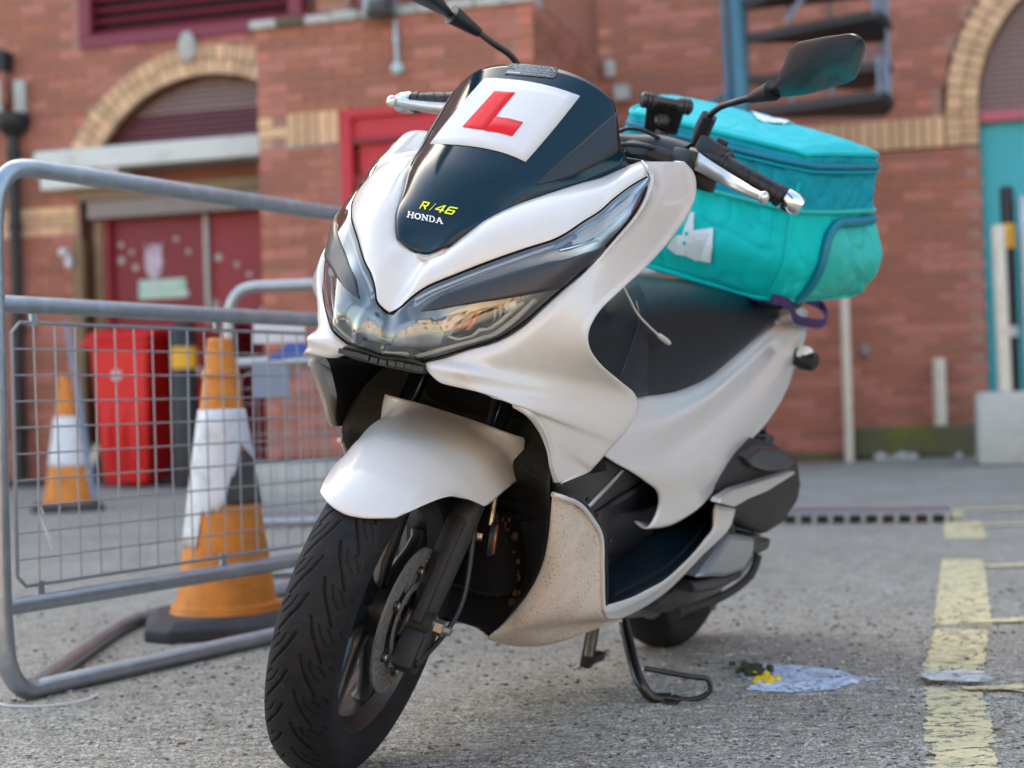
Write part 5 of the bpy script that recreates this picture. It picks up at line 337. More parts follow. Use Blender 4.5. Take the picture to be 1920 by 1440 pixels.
 'phone_bar':[[-0.7558,0.02,1.1228],[-0.7993,0.11,1.1338]],
 'phone_plate':[[-0.7731,0.03,1.1184],[-0.7805,0.1,1.123],[-0.8206,0.09,1.0798],[-0.8064,0.03,1.0707]],
 'clamp':[[-0.8011,0.05,1.0862],[-0.8144,0.075,1.0887]],
 'chrome':[[-0.6686,0.04,1.0123],[-0.6962,0.06,1.0457]],
 'cable':[[-0.4008,0.15,0.7914],[-0.3928,0.16,0.7822],[-0.4102,0.165,0.7666],[-0.4496,0.167,0.7442],[-0.5017,0.168,0.7266],[-0.5543,0.168,0.7119]],
 'cable_plug':[[-0.5543,0.168,0.7119],[-0.5988,0.168,0.7019],[-0.6215,0.168,0.6968]],
 'fork':[[-0.1659,0.09,0.5815],[-0.1556,0.09,0.515],[-0.1039,0.092,0.4293],[-0.0777,0.095,0.3428],[-0.0569,0.1,0.2587]],
 'reflector':[[-0.1708,0.115,0.385]],
 'caliper':[[-0.1028,0.085,0.2038]],
 'stand_top':[[-0.8613,0.1,0.1634],[-0.8046,0.1,0.1557]],
 'stand_foot':[[-0.6965,0.2314,0.0534],[-0.6918,0.2473,0.0571],[-0.7069,0.2911,0.0672],[-0.7438,0.3094,0.0714],[-0.8221,0.2909,0.0672],[-0.9439,0.24,0.0485],[-0.837,0.24,0.0743],[-0.6824,0.23,0.1112]],
}
BAG={
 'corners':[[-1.0966,-0.1939,1.1404],[-1.0434,0.2102,1.0976],[-1.0899,0.1684,0.7929],[-1.391,0.2572,1.1483],[-1.4447,0.253,0.837],[-1.3959,-0.2503,1.2169],[-1.143,-0.2456,0.8357],[-1.4495,-0.2546,0.9056]],
 'logo_top':[[-1.3719,-0.0243,1.1849],[-1.3711,0.0239,1.1785],[-1.3709,0.0355,1.1769],[-1.3705,0.0668,1.1726],[-1.3709,0.0355,1.1769],[-1.3705,0.0668,1.1726],[-1.3705,0.0668,1.1726],[-1.3705,0.064,1.1729],[-1.2699,0.0754,1.1674],[-1.2406,0.064,1.1639],[-1.243,0.0267,1.1689],[-1.3721,-0.0367,1.1865],[-1.3718,-0.021,1.1845]],
 'logo_dot1':[[-1.3708,0.0062,1.1795],[-1.3706,0.0192,1.1777],[-1.3707,0.0109,1.1788],[-1.3298,0.0097,1.1863],[-1.3711,-0.0099,1.1816]],
 'logo_dot2':[[-1.3704,0.0353,1.1755],[-1.3704,0.0353,1.1755],[-1.3704,0.0353,1.1755],[-1.3704,0.0353,1.1755],[-1.3704,0.0353,1.1755]],
 'logo_front':[[-1.0624,-0.0112,0.9473],[-1.0614,-0.0035,0.9461],[-1.0577,0.0034,0.9112],[-1.0536,0.0436,0.9217],[-1.054,0.0503,0.891],[-1.0582,0.0265,0.8866],[-1.0602,0.0222,0.8806],[-1.0567,0.0515,0.8795],[-1.069,0.0487,0.8528],[-1.0755,0.0127,0.852],[-1.0765,-0.0124,0.858],[-1.0813,-0.0354,0.8569],[-1.0784,-0.0558,0.8693],[-1.0684,-0.0432,0.8867],[-1.0645,-0.0342,0.8965],[-1.0624,-0.0217,0.8971]],
 'logo_fdot1':[[-1.0585,-0.0143,0.9066],[-1.0577,-0.0079,0.9053],[-1.0585,-0.0084,0.8986],[-1.0594,-0.0146,0.8988]],
 'logo_fdot2':[[-1.0628,-0.0171,0.8867],[-1.0622,-0.0107,0.8854],[-1.0645,-0.0116,0.879],[-1.0655,-0.0179,0.8792]],
 'pocket_arch':[[-1.1559,0.1937,0.8071],[-1.0912,0.2108,0.8472],[-1.0683,0.2147,0.9026],[-1.0803,0.2155,0.952],[-1.0953,0.2192,0.9714],[-1.1351,0.2302,0.9812],[-1.2231,0.2493,0.9862],[-1.3111,0.2656,0.9865],[-1.3937,0.2702,1.0086]],
 'pocket':[[-1.1842,0.2039,0.8116],[-1.1188,0.2205,0.8499],[-1.0887,0.2272,0.9004],[-1.1061,0.226,0.9489],[-1.1263,0.2297,0.968],[-1.2014,0.2473,0.9745],[-1.298,0.2662,0.9764],[-1.381,0.2733,0.9966],[-1.4058,0.284,0.9646],[-1.3943,0.2854,0.9012],[-1.4209,0.2632,0.85],[-1.3524,0.2333,0.8256]],
 'seam_side':[[-1.0745,0.2093,0.9935],[-1.1611,0.2341,0.9995],[-1.2664,0.2535,1.011],[-1.3895,0.2655,1.0274]],
 'seam_front':[[-1.0918,-0.1616,1.0021],[-1.0761,-0.0713,1.0056],[-1.0641,0.0164,1.0006],[-1.0554,0.1004,0.9961],[-1.052,0.1583,0.9921],[-1.0604,0.195,0.9964]],
 'tab':[[-1.0686,0.0064,1.1183],[-1.0654,0.0318,1.1156],[-1.0646,0.0294,1.1136],[-1.0666,0.0101,1.1148]],
 'vstrip':[[-1.0516,0.1576,0.972],[-1.047,0.1649,0.9265],[-1.0535,0.171,0.8614],[-1.0935,0.1585,0.8001]],
 'vstrip2':[[-1.0617,0.1959,0.9573],[-1.058,0.1997,0.9173],[-1.0616,0.1968,0.8643],[-1.1198,0.1767,0.7998]],
 'strap':[[-1.0243,0.2,0.8027],[-1.1526,0.2,0.7958],[-1.2387,0.19,0.7709],[-1.3627,0.18,0.7645],[-1.5493,0.16,0.765],[-1.6863,0.13,0.7849],[-1.7229,0.1,0.8043],[-1.6607,0.08,0.8108]],
 'bag_frame':{"nf":[0.9812,-0.1428,-0.1301],"ns":[0.1108,0.9823,-0.1513],"nt":[0.1549,0.0838,0.9844]},
}
def bag_pt(C8,u,v,w,r=.028,dims=(.41,.36,.33)):
    """rounded trilinear hull: u 0 right..1 left, v 0 front..1 back, w 0 bottom..1 top"""
    p=np.array([u*dims[0],v*dims[1],w*dims[2]]); lo=np.full(3,r); hi=np.array(dims)-r; c=np.clip(p,lo,hi); d=p-c; n=np.linalg.norm(d)
    if n>1e-9: p=c+d/n*r
    u,v,w=p/np.array(dims); A,B,Bb,Cc,Cb,D,Ab,Db=C8
    # soft fabric: sides bulge, the lower third sags outwards
    k=(16*max(u*(1-u),0)*max(w*(1-w),0)); k2=(16*max(v*(1-v),0)*max(w*(1-w),0)); k3=16*max(u*(1-u),0)*max(v*(1-v),0)
    top=(1-v)*((1-u)*A+u*B)+v*((1-u)*D+u*Cc); bot=(1-v)*((1-u)*Ab+u*Bb)+v*((1-u)*Db+u*Cb); q=bot*(1-w)+top*w
    sag=np.exp(-((w-.30)/.20)**2)
    eu=(B-A)/np.linalg.norm(B-A); ev=(Cc-B)/np.linalg.norm(Cc-B); ew=(B-Bb)/np.linalg.norm(B-Bb)
    q=q+eu*(u-.5)*2*(.018*k2**.5+.026*sag)*(abs(u-.5)*2)**3-ev*(.5-v)*2*(.016*k**.5+.022*sag)*(abs(v-.5)*2)**3+ew*(w-.5)*2*.014*k3**.5*(abs(w-.5)*2)**3
    return q
def bag_face(C8,face,a,b):
    """a across 0..1, b down 0..1"""
    return {'front':lambda:bag_pt(C8,a,0,1-b),'side':lambda:bag_pt(C8,1,a,1-b),'top':lambda:bag_pt(C8,a,b,1),'back':lambda:bag_pt(C8,1-a,1,1-b),'right':lambda:bag_pt(C8,0,1-a,1-b),'bottom':lambda:bag_pt(C8,a,1-b,0)}[face]()
# ================================================================== SCOOTER (local frame: x forward, y left, z up, origin under the front axle)
HD,LN=R(27.1),R(13.0)
_f=Vector((-math.sin(HD),-math.cos(HD),0)); _l=Vector((math.cos(HD),-math.sin(HD),0)); _u=Vector((0,0,1))
_L=_l*math.cos(LN)-_u*math.sin(LN); _U=_u*math.cos(LN)+_l*math.sin(LN)
MS=Matrix(((_f.x,_L.x,_U.x,-.2909),(_f.y,_L.y,_U.y,2.2413),(_f.z,_L.z,_U.z,0),(0,0,0,1)))
SG=R(12); AX=Vector((.086,0,0)); AD=Vector((-math.sin(R(27)),0,math.cos(R(27))))
STEER=Matrix.Translation(AX)@Matrix.Rotation(SG,4,AD)@Matrix.Translation(-AX)
sc=empty('scooter','white motor scooter with a red L plate on its screen, leaning on its stand','scooter',MS)
def arr(k): return np.array(DATA[k],float)
def mir(G): return np.asarray(G,float)*np.array([1,-1,1])
def surf(name,G,m,parent=sc,nu=4,nv=4,thick=.003,outward=(.35,.8,.1),side=1,steer=False,smooth=True,sharp=None):
    D=dense(G,nu,nv); a,b=D.shape[:2]; V=D.reshape(-1,3); F=[]
    for i in range(a-1):
        for j in range(b-1): F.append((i*b+j,(i+1)*b+j,(i+1)*b+j+1,i*b+j+1))
    e1=D[1:,:-1]-D[:-1,:-1]; e2=D[:-1,1:]-D[:-1,:-1]; n=np.cross(e1,e2).reshape(-1,3).sum(0)
    o_=np.array([outward[0],outward[1]*side,outward[2]])
    if n@o_<0: F=[f[::-1] for f in F]
    o=mesh(name,V,F,m,parent,smooth,sharp)
    if thick: s=o.modifiers.new('thickness','SOLIDIFY'); s.thickness=thick; s.offset=-1
    if steer: o.matrix_local=STEER
    return o
def both(name,G,m,parent=sc,**k):
    a=surf(name,G,m,parent if not isinstance(parent,tuple) else parent[0],side=1,**k); b=surf(name,mir(G),m,parent if not isinstance(parent,tuple) else parent[1],side=-1,**k); return a,b
def fullrows(k): G=arr(k) if isinstance(k,str) else k; return np.concatenate([mir(G)[::-1],G[1:]],0)
def fullcols(k): G=arr(k) if isinstance(k,str) else k; return np.concatenate([mir(G)[:,::-1],G[:,1:]],1)
# ---- body panels
cowls=both('side_cowl',arr('side_cowl'),M['white'],thick=.004)
surf('nose_cowl',fullrows('nose_cowl'),M['white'],outward=(1,0,.4),thick=.003)
# ---- headlight: recessed reflector bowl with its lens and trims
L=arr('lens'); bowl=L.copy()
wd=np.linalg.norm(L[:,0]-L[:,-1],axis=1)
for k in range(bowl.shape[1]):
    t=max(0,min(1,(k-.6)/5.8)); bowl[:,k,0]-=.004+np.minimum(.046,wd*.55)*math.sin(PI*t)**.8
hl=surf('headlight',fullrows(bowl),M['reflector'],outward=(1,0,0),thick=0); hl['label']='wide headlight with clear lens, dark side bands and an amber corner'
surf('lamp_lens',fullrows(L),M['lens'],hl,outward=(1,0,0),thick=0)
def sides(name,key,m,parent=hl,th=.0015,nu=2,nv=2):
    return both(name,arr(key),m,parent,thick=th,nu=nu,nv=nv)
sides('dark_band','band',M['band'],th=.003,nu=2,nv=3)
sides('running_light','drl',M['bezel'],th=.002); sides('light_guide','drl_white',M['drlw'],th=.003)
sides('chrome_trim','lower_trim',M['drlw'],th=.003)
sides('inner_trim','inner_chrome',M['drlw'],th=.004); sides('amber_shade','amber',M['amberglow'],th=.002); sides('amber_shade','amber_low',M['amberglow'],th=.002)
sides('lamp_chamber','chamber',M['lampdark'],th=.002); surf('center_facet',fullrows(arr('facet')[:0]) if False else arr('facet'),M['facet'],hl,outward=(1,0,0),thick=.002,nu=2,nv=2); surf('center_facet',mir(arr('facet')),M['facet'],hl,outward=(1,0,0),thick=.002,nu=2,nv=2)
sides('side_facet','sky_facet',M['bezel'],th=.002)
for sgn in (1,-1):
    for bw in DATA['bowls']: mb=MB(); mb.tube(curve3([Vector((p[0],p[1]*sgn,p[2])) for p in bw],2),.0020,6); mb.build('chamber_rib',M['bezel'],hl,True)
    c=Vector(DATA['bulb'][0]); c.y*=sgn; mb=MB(); mb.lathe(c,(1,.2*sgn,.1),[(-.01,.006),(.0,.010),(.004,.0085),(.006,.004)],16); mb.build('lamp_bulb',M['drlw'],hl,True)
sides('turn_chamber','turn_back',M['lampdark'],th=.001); sides('turn_signal','turn_lens',M['turnlens'],th=0,nu=3,nv=2); sides('turn_signal_trim','turn_trim',M['chrome'],th=.003)
surf('center_trim',arr('lower_trim_center'),M['drlw'],hl,outward=(1,0,0),thick=.003,nu=2,nv=2)
for sgn in (1,-1):
    mb=MB()
    for rb in DATA['turn_ribs']: mb.tube([Vector((p[0],p[1]*sgn,p[2])) for p in rb],.0012,6)
    mb.build('lens_rib',M['drlw'],hl,True)
# thin dark seal all round the lens
for sgn in (1,-1):
    for idx in (1,-2):
        mb=MB(); mb.tube(curve3([Vector((p[0]+.0005,p[1]*sgn,p[2])) for p in L[:,idx]],4),.0016,6); mb.build('lens_seal',M['cavity'],hl,True)
surf('lamp_bracket',fullrows('bracket'),M['plastic'],outward=(1,0,-.2),thick=.004,nu=3,nv=2)
mb=MB()
Br=fullrows('bracket')
for i in range(len(Br)-1):
    for t in (.2,.7):
        p=Vector(Br[i][1]+(Br[i+1][1]-Br[i][1])*t); mb.box(p+Vector((.003,0,-.002)),(.004,.006,.0035))
mb.build('bracket_clips',M['matte'],sc)
# ---- screen
scr=surf('windscreen',fullcols('screen'),M['screen'],outward=(1,0,1),thick=.0035,nu=5,nv=4)
sides('screen_side_panel','screen_side',M['screen_side'],scr,th=.001); 
surf('tip_lip',arr('tip_lip'),M['white_shelf'],sc,outward=(1,0,0),thick=.006,nu=2,nv=2)
pl=surf('learner_plate',arr('plate'),M['plate'],sc,outward=(1,0,1),thick=.0006,nu=1,nv=1)
def patch(name,P,m,parent,th=.0006,steer=False):
    P=[Vector(p) for p in P]; c=sum(P,Vector())/len(P); bm=bmesh.new(); vs=[bm.verts.new(p) for p in P]; f=bm.faces.new(vs); bmesh.ops.triangulate(bm,faces=[f]); bm.normal_update()
    me=bpy.data.meshes.new(name); bm.to_mesh(me); bm.free(); me.materials.append(m); o=bpy.data.objects.new(name,me); COL.objects.link(o); o.parent=parent
    s=o.modifiers.new('thickness','SOLIDIFY'); s.thickness=th; s.offset=0
    if steer: o.matrix_local=STEER
    return o
surf('letter_L',arr('L_stem'),M['red_ink'],pl,outward=(1,0,1),thick=.0004,nu=1,nv=1); surf('letter_L_foot',arr('L_foot'),M['red_ink'],pl,outward=(1,0,1),thick=.0004,nu=1,nv=1)
# glyphs on a small curved quad
def gmap(G):
    G=np.array(G,float); m,n=G.shape[:2]
    def f(u,v,off=0):
        x=min(max(u,0),.9999)*(n-1); y=min(max(v,0),.9999)*(m-1); i,j=int(y),int(x); a,b=y-i,x-j
        p=G[i,j]*(1-a)*(1-b)+G[i,j+1]*(1-a)*b+G[i+1,j]*a*(1-b)+G[i+1,j+1]*a*b
        nn=np.cross(G[i,j+1]-G[i,j],G[i+1,j]-G[i,j]); nn/=np.linalg.norm(nn)
        if nn[0]<0: nn=-nn
        return p+nn*off
    return f
def glyph_quads(ch,w=.2,serif=True):
    q=[]
    def bar(x0,y0,x1,y1,t):
        dx,dy=x1-x0,y1-y0; l=math.hypot(dx,dy) or 1; nx,ny=-dy/l*t/2,dx/l*t/2; q.append([(x0+nx,y0+ny),(x1+nx,y1+ny),(x1-nx,y1-ny),(x0-nx,y0-ny)])
    def arc(cx,cy,rx,ry,a0,a1,t,n=10):
        for i in range(n):
            a,b=a0+(a1-a0)*i/n,a0+(a1-a0)*(i+1)/n
            q.append([(cx+rx*math.cos(a),cy+ry*math.sin(a)),(cx+rx*math.cos(b),cy+ry*math.sin(b)),(cx+(rx-t)*math.cos(b),cy+(ry-t*.8)*math.sin(b)),(cx+(rx-t)*math.cos(a),cy+(ry-t*.8)*math.sin(a))])
    def slab(x,y,l=.36): 
        if serif: bar(x-l/2,y,x+l/2,y,.13)
    if ch=='H':
        for x in (.2,.8): bar(x,.03,x,.97,w); slab(x,.065); slab(x,.935)
        bar(.2,.5,.8,.5,.15)
    if ch=='O' : arc(.5,.5,.5,.5,0,2*PI,.24,20)
    if ch=='N':
        bar(.2,.03,.2,.97,.15); bar(.8,.03,.8,.97,.15); bar(.17,.05,.83,.95,.22); slab(.16,.065); slab(.2,.935); slab(.82,.065)
    if ch=='D': bar(.2,.03,.2,.97,w); slab(.18,.065,.3); slab(.18,.935,.3); bar(.1,.065,.5,.065,.13); bar(.1,.935,.5,.935,.13); arc(.5,.5,.46,.5,-PI/2,PI/2,.22,10)
    if ch=='A': bar(.16,.95,.5,.03,.16); bar(.84,.95,.5,.03,.22); bar(.28,.64,.72,.64,.12); slab(.14,.935,.32); slab(.84,.935,.36)
    if ch=='R': bar(.12,0,.12,1,.22); bar(.12,.09,.8,.09,.18); bar(.86,.05,.86,.55,.2); bar(.12,.52,.86,.52,.16); bar(.55,.55,.92,1,.22)
    if ch=='|': bar(.5,-.35,.5,1.2,.10)
    if ch=='4': bar(.72,0,.72,1,.22); bar(.0,.68,1,.68,.18); bar(.02,.66,.66,.02,.18)
    if ch=='6': bar(.12,.1,.12,.9,.2); bar(.1,.09,.95,.09,.18); bar(.1,.91,.9,.91,.18); bar(.1,.48,.9,.48,.16); bar(.88,.45,.88,.95,.2)
    return q
def word(name,G,items,m,parent,shear=0,off=.0006,serif=True):
    f=gmap(G); mb=MB()
    for ch,x0,x1 in items:
        for qd in glyph_quads(ch,serif=serif):
            mb.add([f(x0+(x1-x0)*x+shear*(.5-y),y,off) for x,y in qd],[(0,1,2,3)])
    return mesh(name,mb.V,mb.F,m,parent)
word('maker_lettering',DATA['t_honda'],[('H',0,.17),('O',.175,.34),('N',.345,.52),('D',.525,.685),('A',.69,.87)],M['white_ink'],sc)
word('number_decal',DATA['t_46'],[('R',.02,.22),('|',.25,.42),('4',.44,.68),('6',.72,.97)],M['yellow_ink'],sc,shear=.07,serif=False)
def text_mesh(txt,size=1):
    cu=bpy.data.curves.new('t','FONT'); cu.body=txt; cu.align_x='LEFT'; cu.resolution_u=2; o=bpy.data.objects.new('t',cu); COL.objects.link(o)
    dg=bpy.context.evaluated_depsgraph_get(); me=bpy.data.meshes.new_from_object(o.evaluated_get(dg)); V=[tuple(v.co) for v in me.vertices]; F=[tuple(p.vertices) for p in me.polygons]
    bpy.data.objects.remove(o); bpy.data.curves.remove(cu); bpy.data.meshes.remove(me); return V,F
police=surf('security_sticker',arr('police'),M['sticker_clear'],sc,outward=(1,0,1),thick=0,nu=1,nv=1)
def lay_text(G,lines,m,name,parent,off=.0006):
    f=gmap(G); mb=MB()
    for txt,u0,u1,v0,v1 in lines:
        V,F=text_mesh(txt); xs=[v[0] for v in V]; ys=[v[1] for v in V]; x0,x1=min(xs),max(xs); y0,y1=min(0,min(ys)),max(ys)
        mb.add([f(u0+(u1-u0)*(v[0]-x0)/(x1-x0),v1+(v0-v1)*(v[1]-y0)/(y1-y0),off) for v in V],F)
    return mesh(name,mb.V,mb.F,m,parent)
lay_text(DATA['police'],[('VEHICLE IS FITTED WITH A',.20,.86,.06,.27),('GPS TRACKING DEVICE',.24,.80,.31,.50),('LOCATED AND MONITORED BY THE POLICE',.06,.94,.54,.70),('Registration: GX18YHK',.36,.90,.76,.94)],M['grey_ink'],'sticker_print',police)
fp=gmap(DATA['police']); mb=MB()
for cx in (.10,.88):
    P=[(cx-.075,.46),(cx,.06),(cx+.075,.46)]
    for i in range(3):
        a=Vector(fp(*P[i],.0007)); b=Vector(fp(*P[(i+1)%3],.0007)); mb.tube([a,b],.0007,4)
    mb.tube([Vector(fp(cx,.2,.0007)),Vector(fp(cx,.38,.0007))],.0006,4)
mb.tube([Vector(fp(u,v,.0006)) for u,v in [(.01,.02),(.99,.02),(.99,.97),(.01,.97)]],.0004,4,closed=True)
mb.add([fp(.03,.76,.0006),fp(.31,.76,.0006),fp(.31,.92,.0006),fp(.03,.92,.0006)],[(0,1,2,3)])
mb.build('warning_triangle',M['grey_ink'],police)
# ---- cavity behind the arch and splash guard
ce=arr('cavity_edge'); se=arr('splash_edge')
def cav(sgn):
    rows=[]
    for p in ce: rows.append([p*[1,sgn,1]+np.array([-.004,-.004*sgn,0]),p*[1,sgn,1]+np.array([-.10,-.006*sgn,.0]),p*[1,sgn,1]+np.array([-.22,-.012*sgn,0])])
    return np.array(rows)
for sgn in (1,-1): surf('inner_arch',cav(sgn),M['cavity'],sc,outward=(0,-1,0),side=sgn,thick=.003)
# rear wall of the wheel space, following the wheel
rows=[]
for p in se[::-1]:
    y=max(p[1]-.004,.05); rows.append([[p[0]-.004,y,p[2]],[p[0]-.035,y*.75,p[2]],[p[0]-.055,y*.35,p[2]],[p[0]-.058,0,p[2]],[p[0]-.055,-y*.35,p[2]],[p[0]-.035,-y*.75,p[2]],[p[0]-.004,-y,p[2]]])
t=rows[-1]; 
for dz,dx in ((.05,-.02),(.12,-.05),(.2,-.04),(.26,.05)): rows.append([[q[0]+dx,q[1],q[2]+dz] for q in t])
surf('splash_guard',np.array(rows),M['splash'],sc,outward=(1,0,0),thick=.004)
mb=MB()
for k in range(3):
    z=.455-.022*k; mb.tube([Vector((-.205-.012*k,.155,z)),Vector((-.225-.012*k,.11,z-.004)),Vector((-.24-.012*k,.05,z-.006))],.005,8)
mb.build('splash_rib',M['cavity'],sc,True)
mud=MB(); r2=random.Random(3)
for k in range(90):
    z=.215+r2.random()**1.3*.19; y=.035+r2.random()*.075; xe=float(np.interp(z,[.178,.2124,.2523,.2974,.3414,.3911,.4343],[-.3553,-.3373,-.3195,-.2984,-.2752,-.2419,-.2117])); x=xe-.046*(1-y/.17)+.001
    mud.box((x+.004,y,z),(r2.uniform(.001,.004),r2.uniform(.001,.004),r2.uniform(.002,.006)),(Vector((1,r2.uniform(-.4,.4),0)).normalized(),Vector((r2.uniform(-.4,.4),1,0)).normalized(),Vector((0,r2.uniform(-.3,.3),1)).normalized()),.0015)
o=mud.build('caked_mud',M['mud'],sc,True); o['kind']='stuff'
surf('inner_roof',np.array([[[.02,y*.3,.650],[-.06,y*.7,.648],[-.2,y,.65],[-.3,y,.60]] for y in (-.15,-.07,0,.07,.15)]),M['cavity'],sc,outward=(0,0,-1),thick=.003)
for sgn in (1,-1):
    for (x,y,z) in ((-.405,.2095,.378),(-.30,.2035,.452)):
        mb=MB(); mb.lathe((x,y*sgn,z),(0.25,sgn,0),[(-.002,.004),(.001,.004),(.0012,.0025)],12); mb.build('panel_screw',M['matte'],sc,True)
# ---- lower cover, belly strip, floor
both('lower_cover',arr('lower_cover'),M['white_dirty'],thick=.003)
both('belly_strip',arr('belly_strip'),M['white'],thick=.003)
for sgn in (1,-1):
    mb=MB(); mb.tube(curve3([Vector((p[0],p[1]*sgn,p[2])) for p in DATA['cover_edge']],5),.0042,8); mb.build('cover_edge',M['white'],sc,True)
    mb=MB(); mb.tube(curve3([Vector((p[0]-.004,(p[1]-.001)*sgn,p[2])) for p in DATA['edge_seal']],5),.0048,8); mb.build('edge_seal',M['matte'],sc,True)
ft=both('footboard',arr('footboard'),M['vinyl'],thick=.004,outward=(0,.2,1))
for f_,sgn in zip(ft,(1,-1)):
    mb=MB()
    for g in DATA['grooves']: mb.tube(curve3([Vector((p[0],p[1]*sgn,p[2]+.001)) for p in g],4),.0016,6)
    mb.build('mat_rib',M['matte'],f_,True)
both('tunnel_side',arr('tunnel'),M['matte'],thick=.003)
both('tunnel_panel',arr('tunnel_panel'),M['screen_side'],thick=.003); both('tunnel_panel',arr('tunnel_panel2'),M['matte'],thick=.003)
both('tunnel_trim',arr('tunnel_chrome'),M['alu'],thick=.003)
# under body filling
mb=MB(); mb.box((-.62,0,.245),(.28,.12,.06),bev=.03); mb.box((-.6,0,.38),(.34,.105,.12),bev=.04); mb.box((-1.0,0,.45),(.36,.10,.14),bev=.04); mb.box((-.32,0,.6),(.06,.12,.2),bev=.03)
mb.build('frame_mass',M['cavity'],sc,True)
# ---- rear body, tail, seat
both('rear_side',arr('rear_side'),M['white'],thick=.003)
both('tail_cover',arr('tail_cover'),M['white'],thick=.004,nu=3,nv=3)
mb=MB()
E_=arr('seat_edge'); tops=[.735,.765,.785,.797,.800,.803,.806,.80]
rows=[]
ext=[(-1.33,.12,.775,.80)]
St=[(p[0],p[1],p[2],t) for p,t in zip(E_,tops)]+ext
full=[]
for (x,y,z,t) in St:
    h=t-z; half=[(x,y-.012,z-.004),(x,y,z+.004),(x,y+.004,z+h*.35),(x,y-.004,z+h*.68),(x,y-.022,z+h*.88),(x,y*.62,t-.004),(x,y*.3,t),(x,0,t+.002)]
    full.append(half+[(a,-b,c) for a,b,c in half[::-1][1:]])
surf('seat',np.array(full),M['vinyl'],sc,outward=(0,0,1),thick=.004,nu=4,nv=3)
cc=both('center_cover',arr('center_cover'),M['vinyl'],thick=.003)
for sgn in (1,-1):
    mb=MB(); mb.tube(curve3([Vector((p[0]+.002,(p[1]+.002)*sgn,p[2])) for p in DATA['center_seam']],5),.0012,6); mb.build('cover_seam',M['matte'],sc,True)
# front opening inner panel between cowls (black)
surf('inner_shield',np.array([[[-.36,y,.985],[-.40,y*.62,.88],[-.40,y*.42,.76],[-.42,y*.42,.60]] for y in (-.18,-.1,0,.1,.18)]),M['matte'],sc,outward=(-1,0,.2),thick=.004)
surf('dash_cover',np.array([[[-.34,y,.985-abs(y)*.1],[-.42,y,1.0-abs(y)*.1],[-.50,y*.9,.985-abs(y)*.1],[-.54,y*.8,.93]] for y in (-.17,-.09,0,.09,.17)]),M['matte'],sc,outward=(0,0,1),thick=.004)
tl=MB(); tl.box((-1.52,0,.70),(.03,.09,.035),bev=.015); tl.build('tail_lamp',M['tail'],sc,True)
tr=MB(); tr.box((-1.44,0,.74),(.10,.11,.035),bev=.02); tr.build('tail_center',M['white'],sc,True)
mb=MB(); mb.tube(curve3([(-1.30,.13,.79),(-1.42,.135,.80),(-1.52,.09,.80),(-1.54,0,.80),(-1.52,-.09,.80),(-1.42,-.135,.80),(-1.30,-.13,.79)],5),.011,10); mb.build('grab_rail',M['matte'],sc,True)
# rear plate holder and rear signals
c=arr('plate_holder').mean(0); mb=MB(); mb.prism([(-1.50,-.05,.66),(-1.60,-.05,.56),(-1.68,-.05,.44),(-1.665,-.05,.43),(-1.57,-.05,.55),(-1.46,-.05,.62)],(0,.10,0)); mb.build('plate_holder',M['plastic'],sc,True)
for sgn in (1,-1):
    c=arr('rear_turn').mean(0)*[1,sgn,1]; mb=MB(); mb.lathe(c+np.array([0,-.05*sgn,0]),(0.1,sgn,-.12),[(0,.012),(.02,.018),(.05,.024),(.075,.02),(.082,.008)],16); o=mb.build('rear_signal',M['matte'],sc,True)
    mb=MB(); mb.lathe(c+np.array([.012,0,.004]),(1,.4*sgn,.2),[(-.004,.02),(.006,.019),(.012,.012),(.014,.003)],16); mb.build('rear_signal_lens',M['drlw'],o,True)
# ---- engine side
def slab(name,key,m,depth,dy=0,bev=.008,parent=sc):
    P=[Vector((p[0],p[1]+dy,p[2])) for p in DATA[key]]; mb=MB(); mb.prism(P,(0,-depth,0)); return mb.build(name,m,parent,False,bevel=bev)
ac=slab('air_cleaner','aircleaner',M['plastic'],.10,bev=.018); slab('air_cleaner_lid','aircleaner_lid',M['band'],.03,bev=.008,parent=ac); slab('side_fin','silver_fin',M['alu'],.02,bev=.003)
cv=slab('transmission_cover','cvt',M['bezel'],.07,bev=.012); slab('transmission_lower','cvt_low',M['rim'],.06,bev=.01,parent=cv); slab('hose_block','black_block',M['matte'],.05,bev=.006)
slab('engine_case','engine_mass',M['rim'],.18,bev=.03); slab('rear_fairing','swing_cover',M['plastic'],.05,bev=.01)
mb=MB(); mb.tube(curve3(DATA['cvt_rim'],5),.009,8); mb.build('cover_rim',M['fork'],sc,True)
for (x,y,z) in ((-1.36,.168,.2),(-1.13,.168,.16),(-1.2,.168,.25)):
    mb=MB(); mb.lathe((x,y,z),(0,1,0),[(-.004,.009),(.005,.009),(.006,.006)],6); mb.build('case_bolt',M['steel'],cv)
mb=MB(); mb.lathe((-1.34,.167,.215),(0,1,0),[(0,.010),(.006,.008)],12); mb.build('case_boss',M['alu'],cv,True)
mb=MB(); mb.tube([(-1.20,.02,.08+.02),(-1.05,.05,.14),(-.9,.06,.16)],.022,10); mb.build('engine_pipe',M['steel'],sc,True)
mb=MB(); mb.tube([(-1.16,.155,.30),(-1.10,.16,.36),(-1.05,.155,.42)],[.022,.02,.018],12); mb.build('intake_duct',M['matte'],sc,True); mb=MB(); mb.tube([(-1.35,.13,.30),(-1.42,.12,.50)],.02,10); mb.build('breather_duct',M['matte'],sc,True)
# shock absorber
mb=MB(); mb.tube([(-1.40,.13,.28),(-1.28,.13,.56)],.014,10)
for k in range(9):
    z=.33+k*.022; x=-1.40+(z-.28)*.43; mb.tube([Vector((x+.026*math.cos(a),.13+.026*math.sin(a),z+.011*a/PI)) for a in [2*PI*i/10 for i in range(11)]],.004,6)
mb.build('shock_absorber',M['matte'],sc,True)
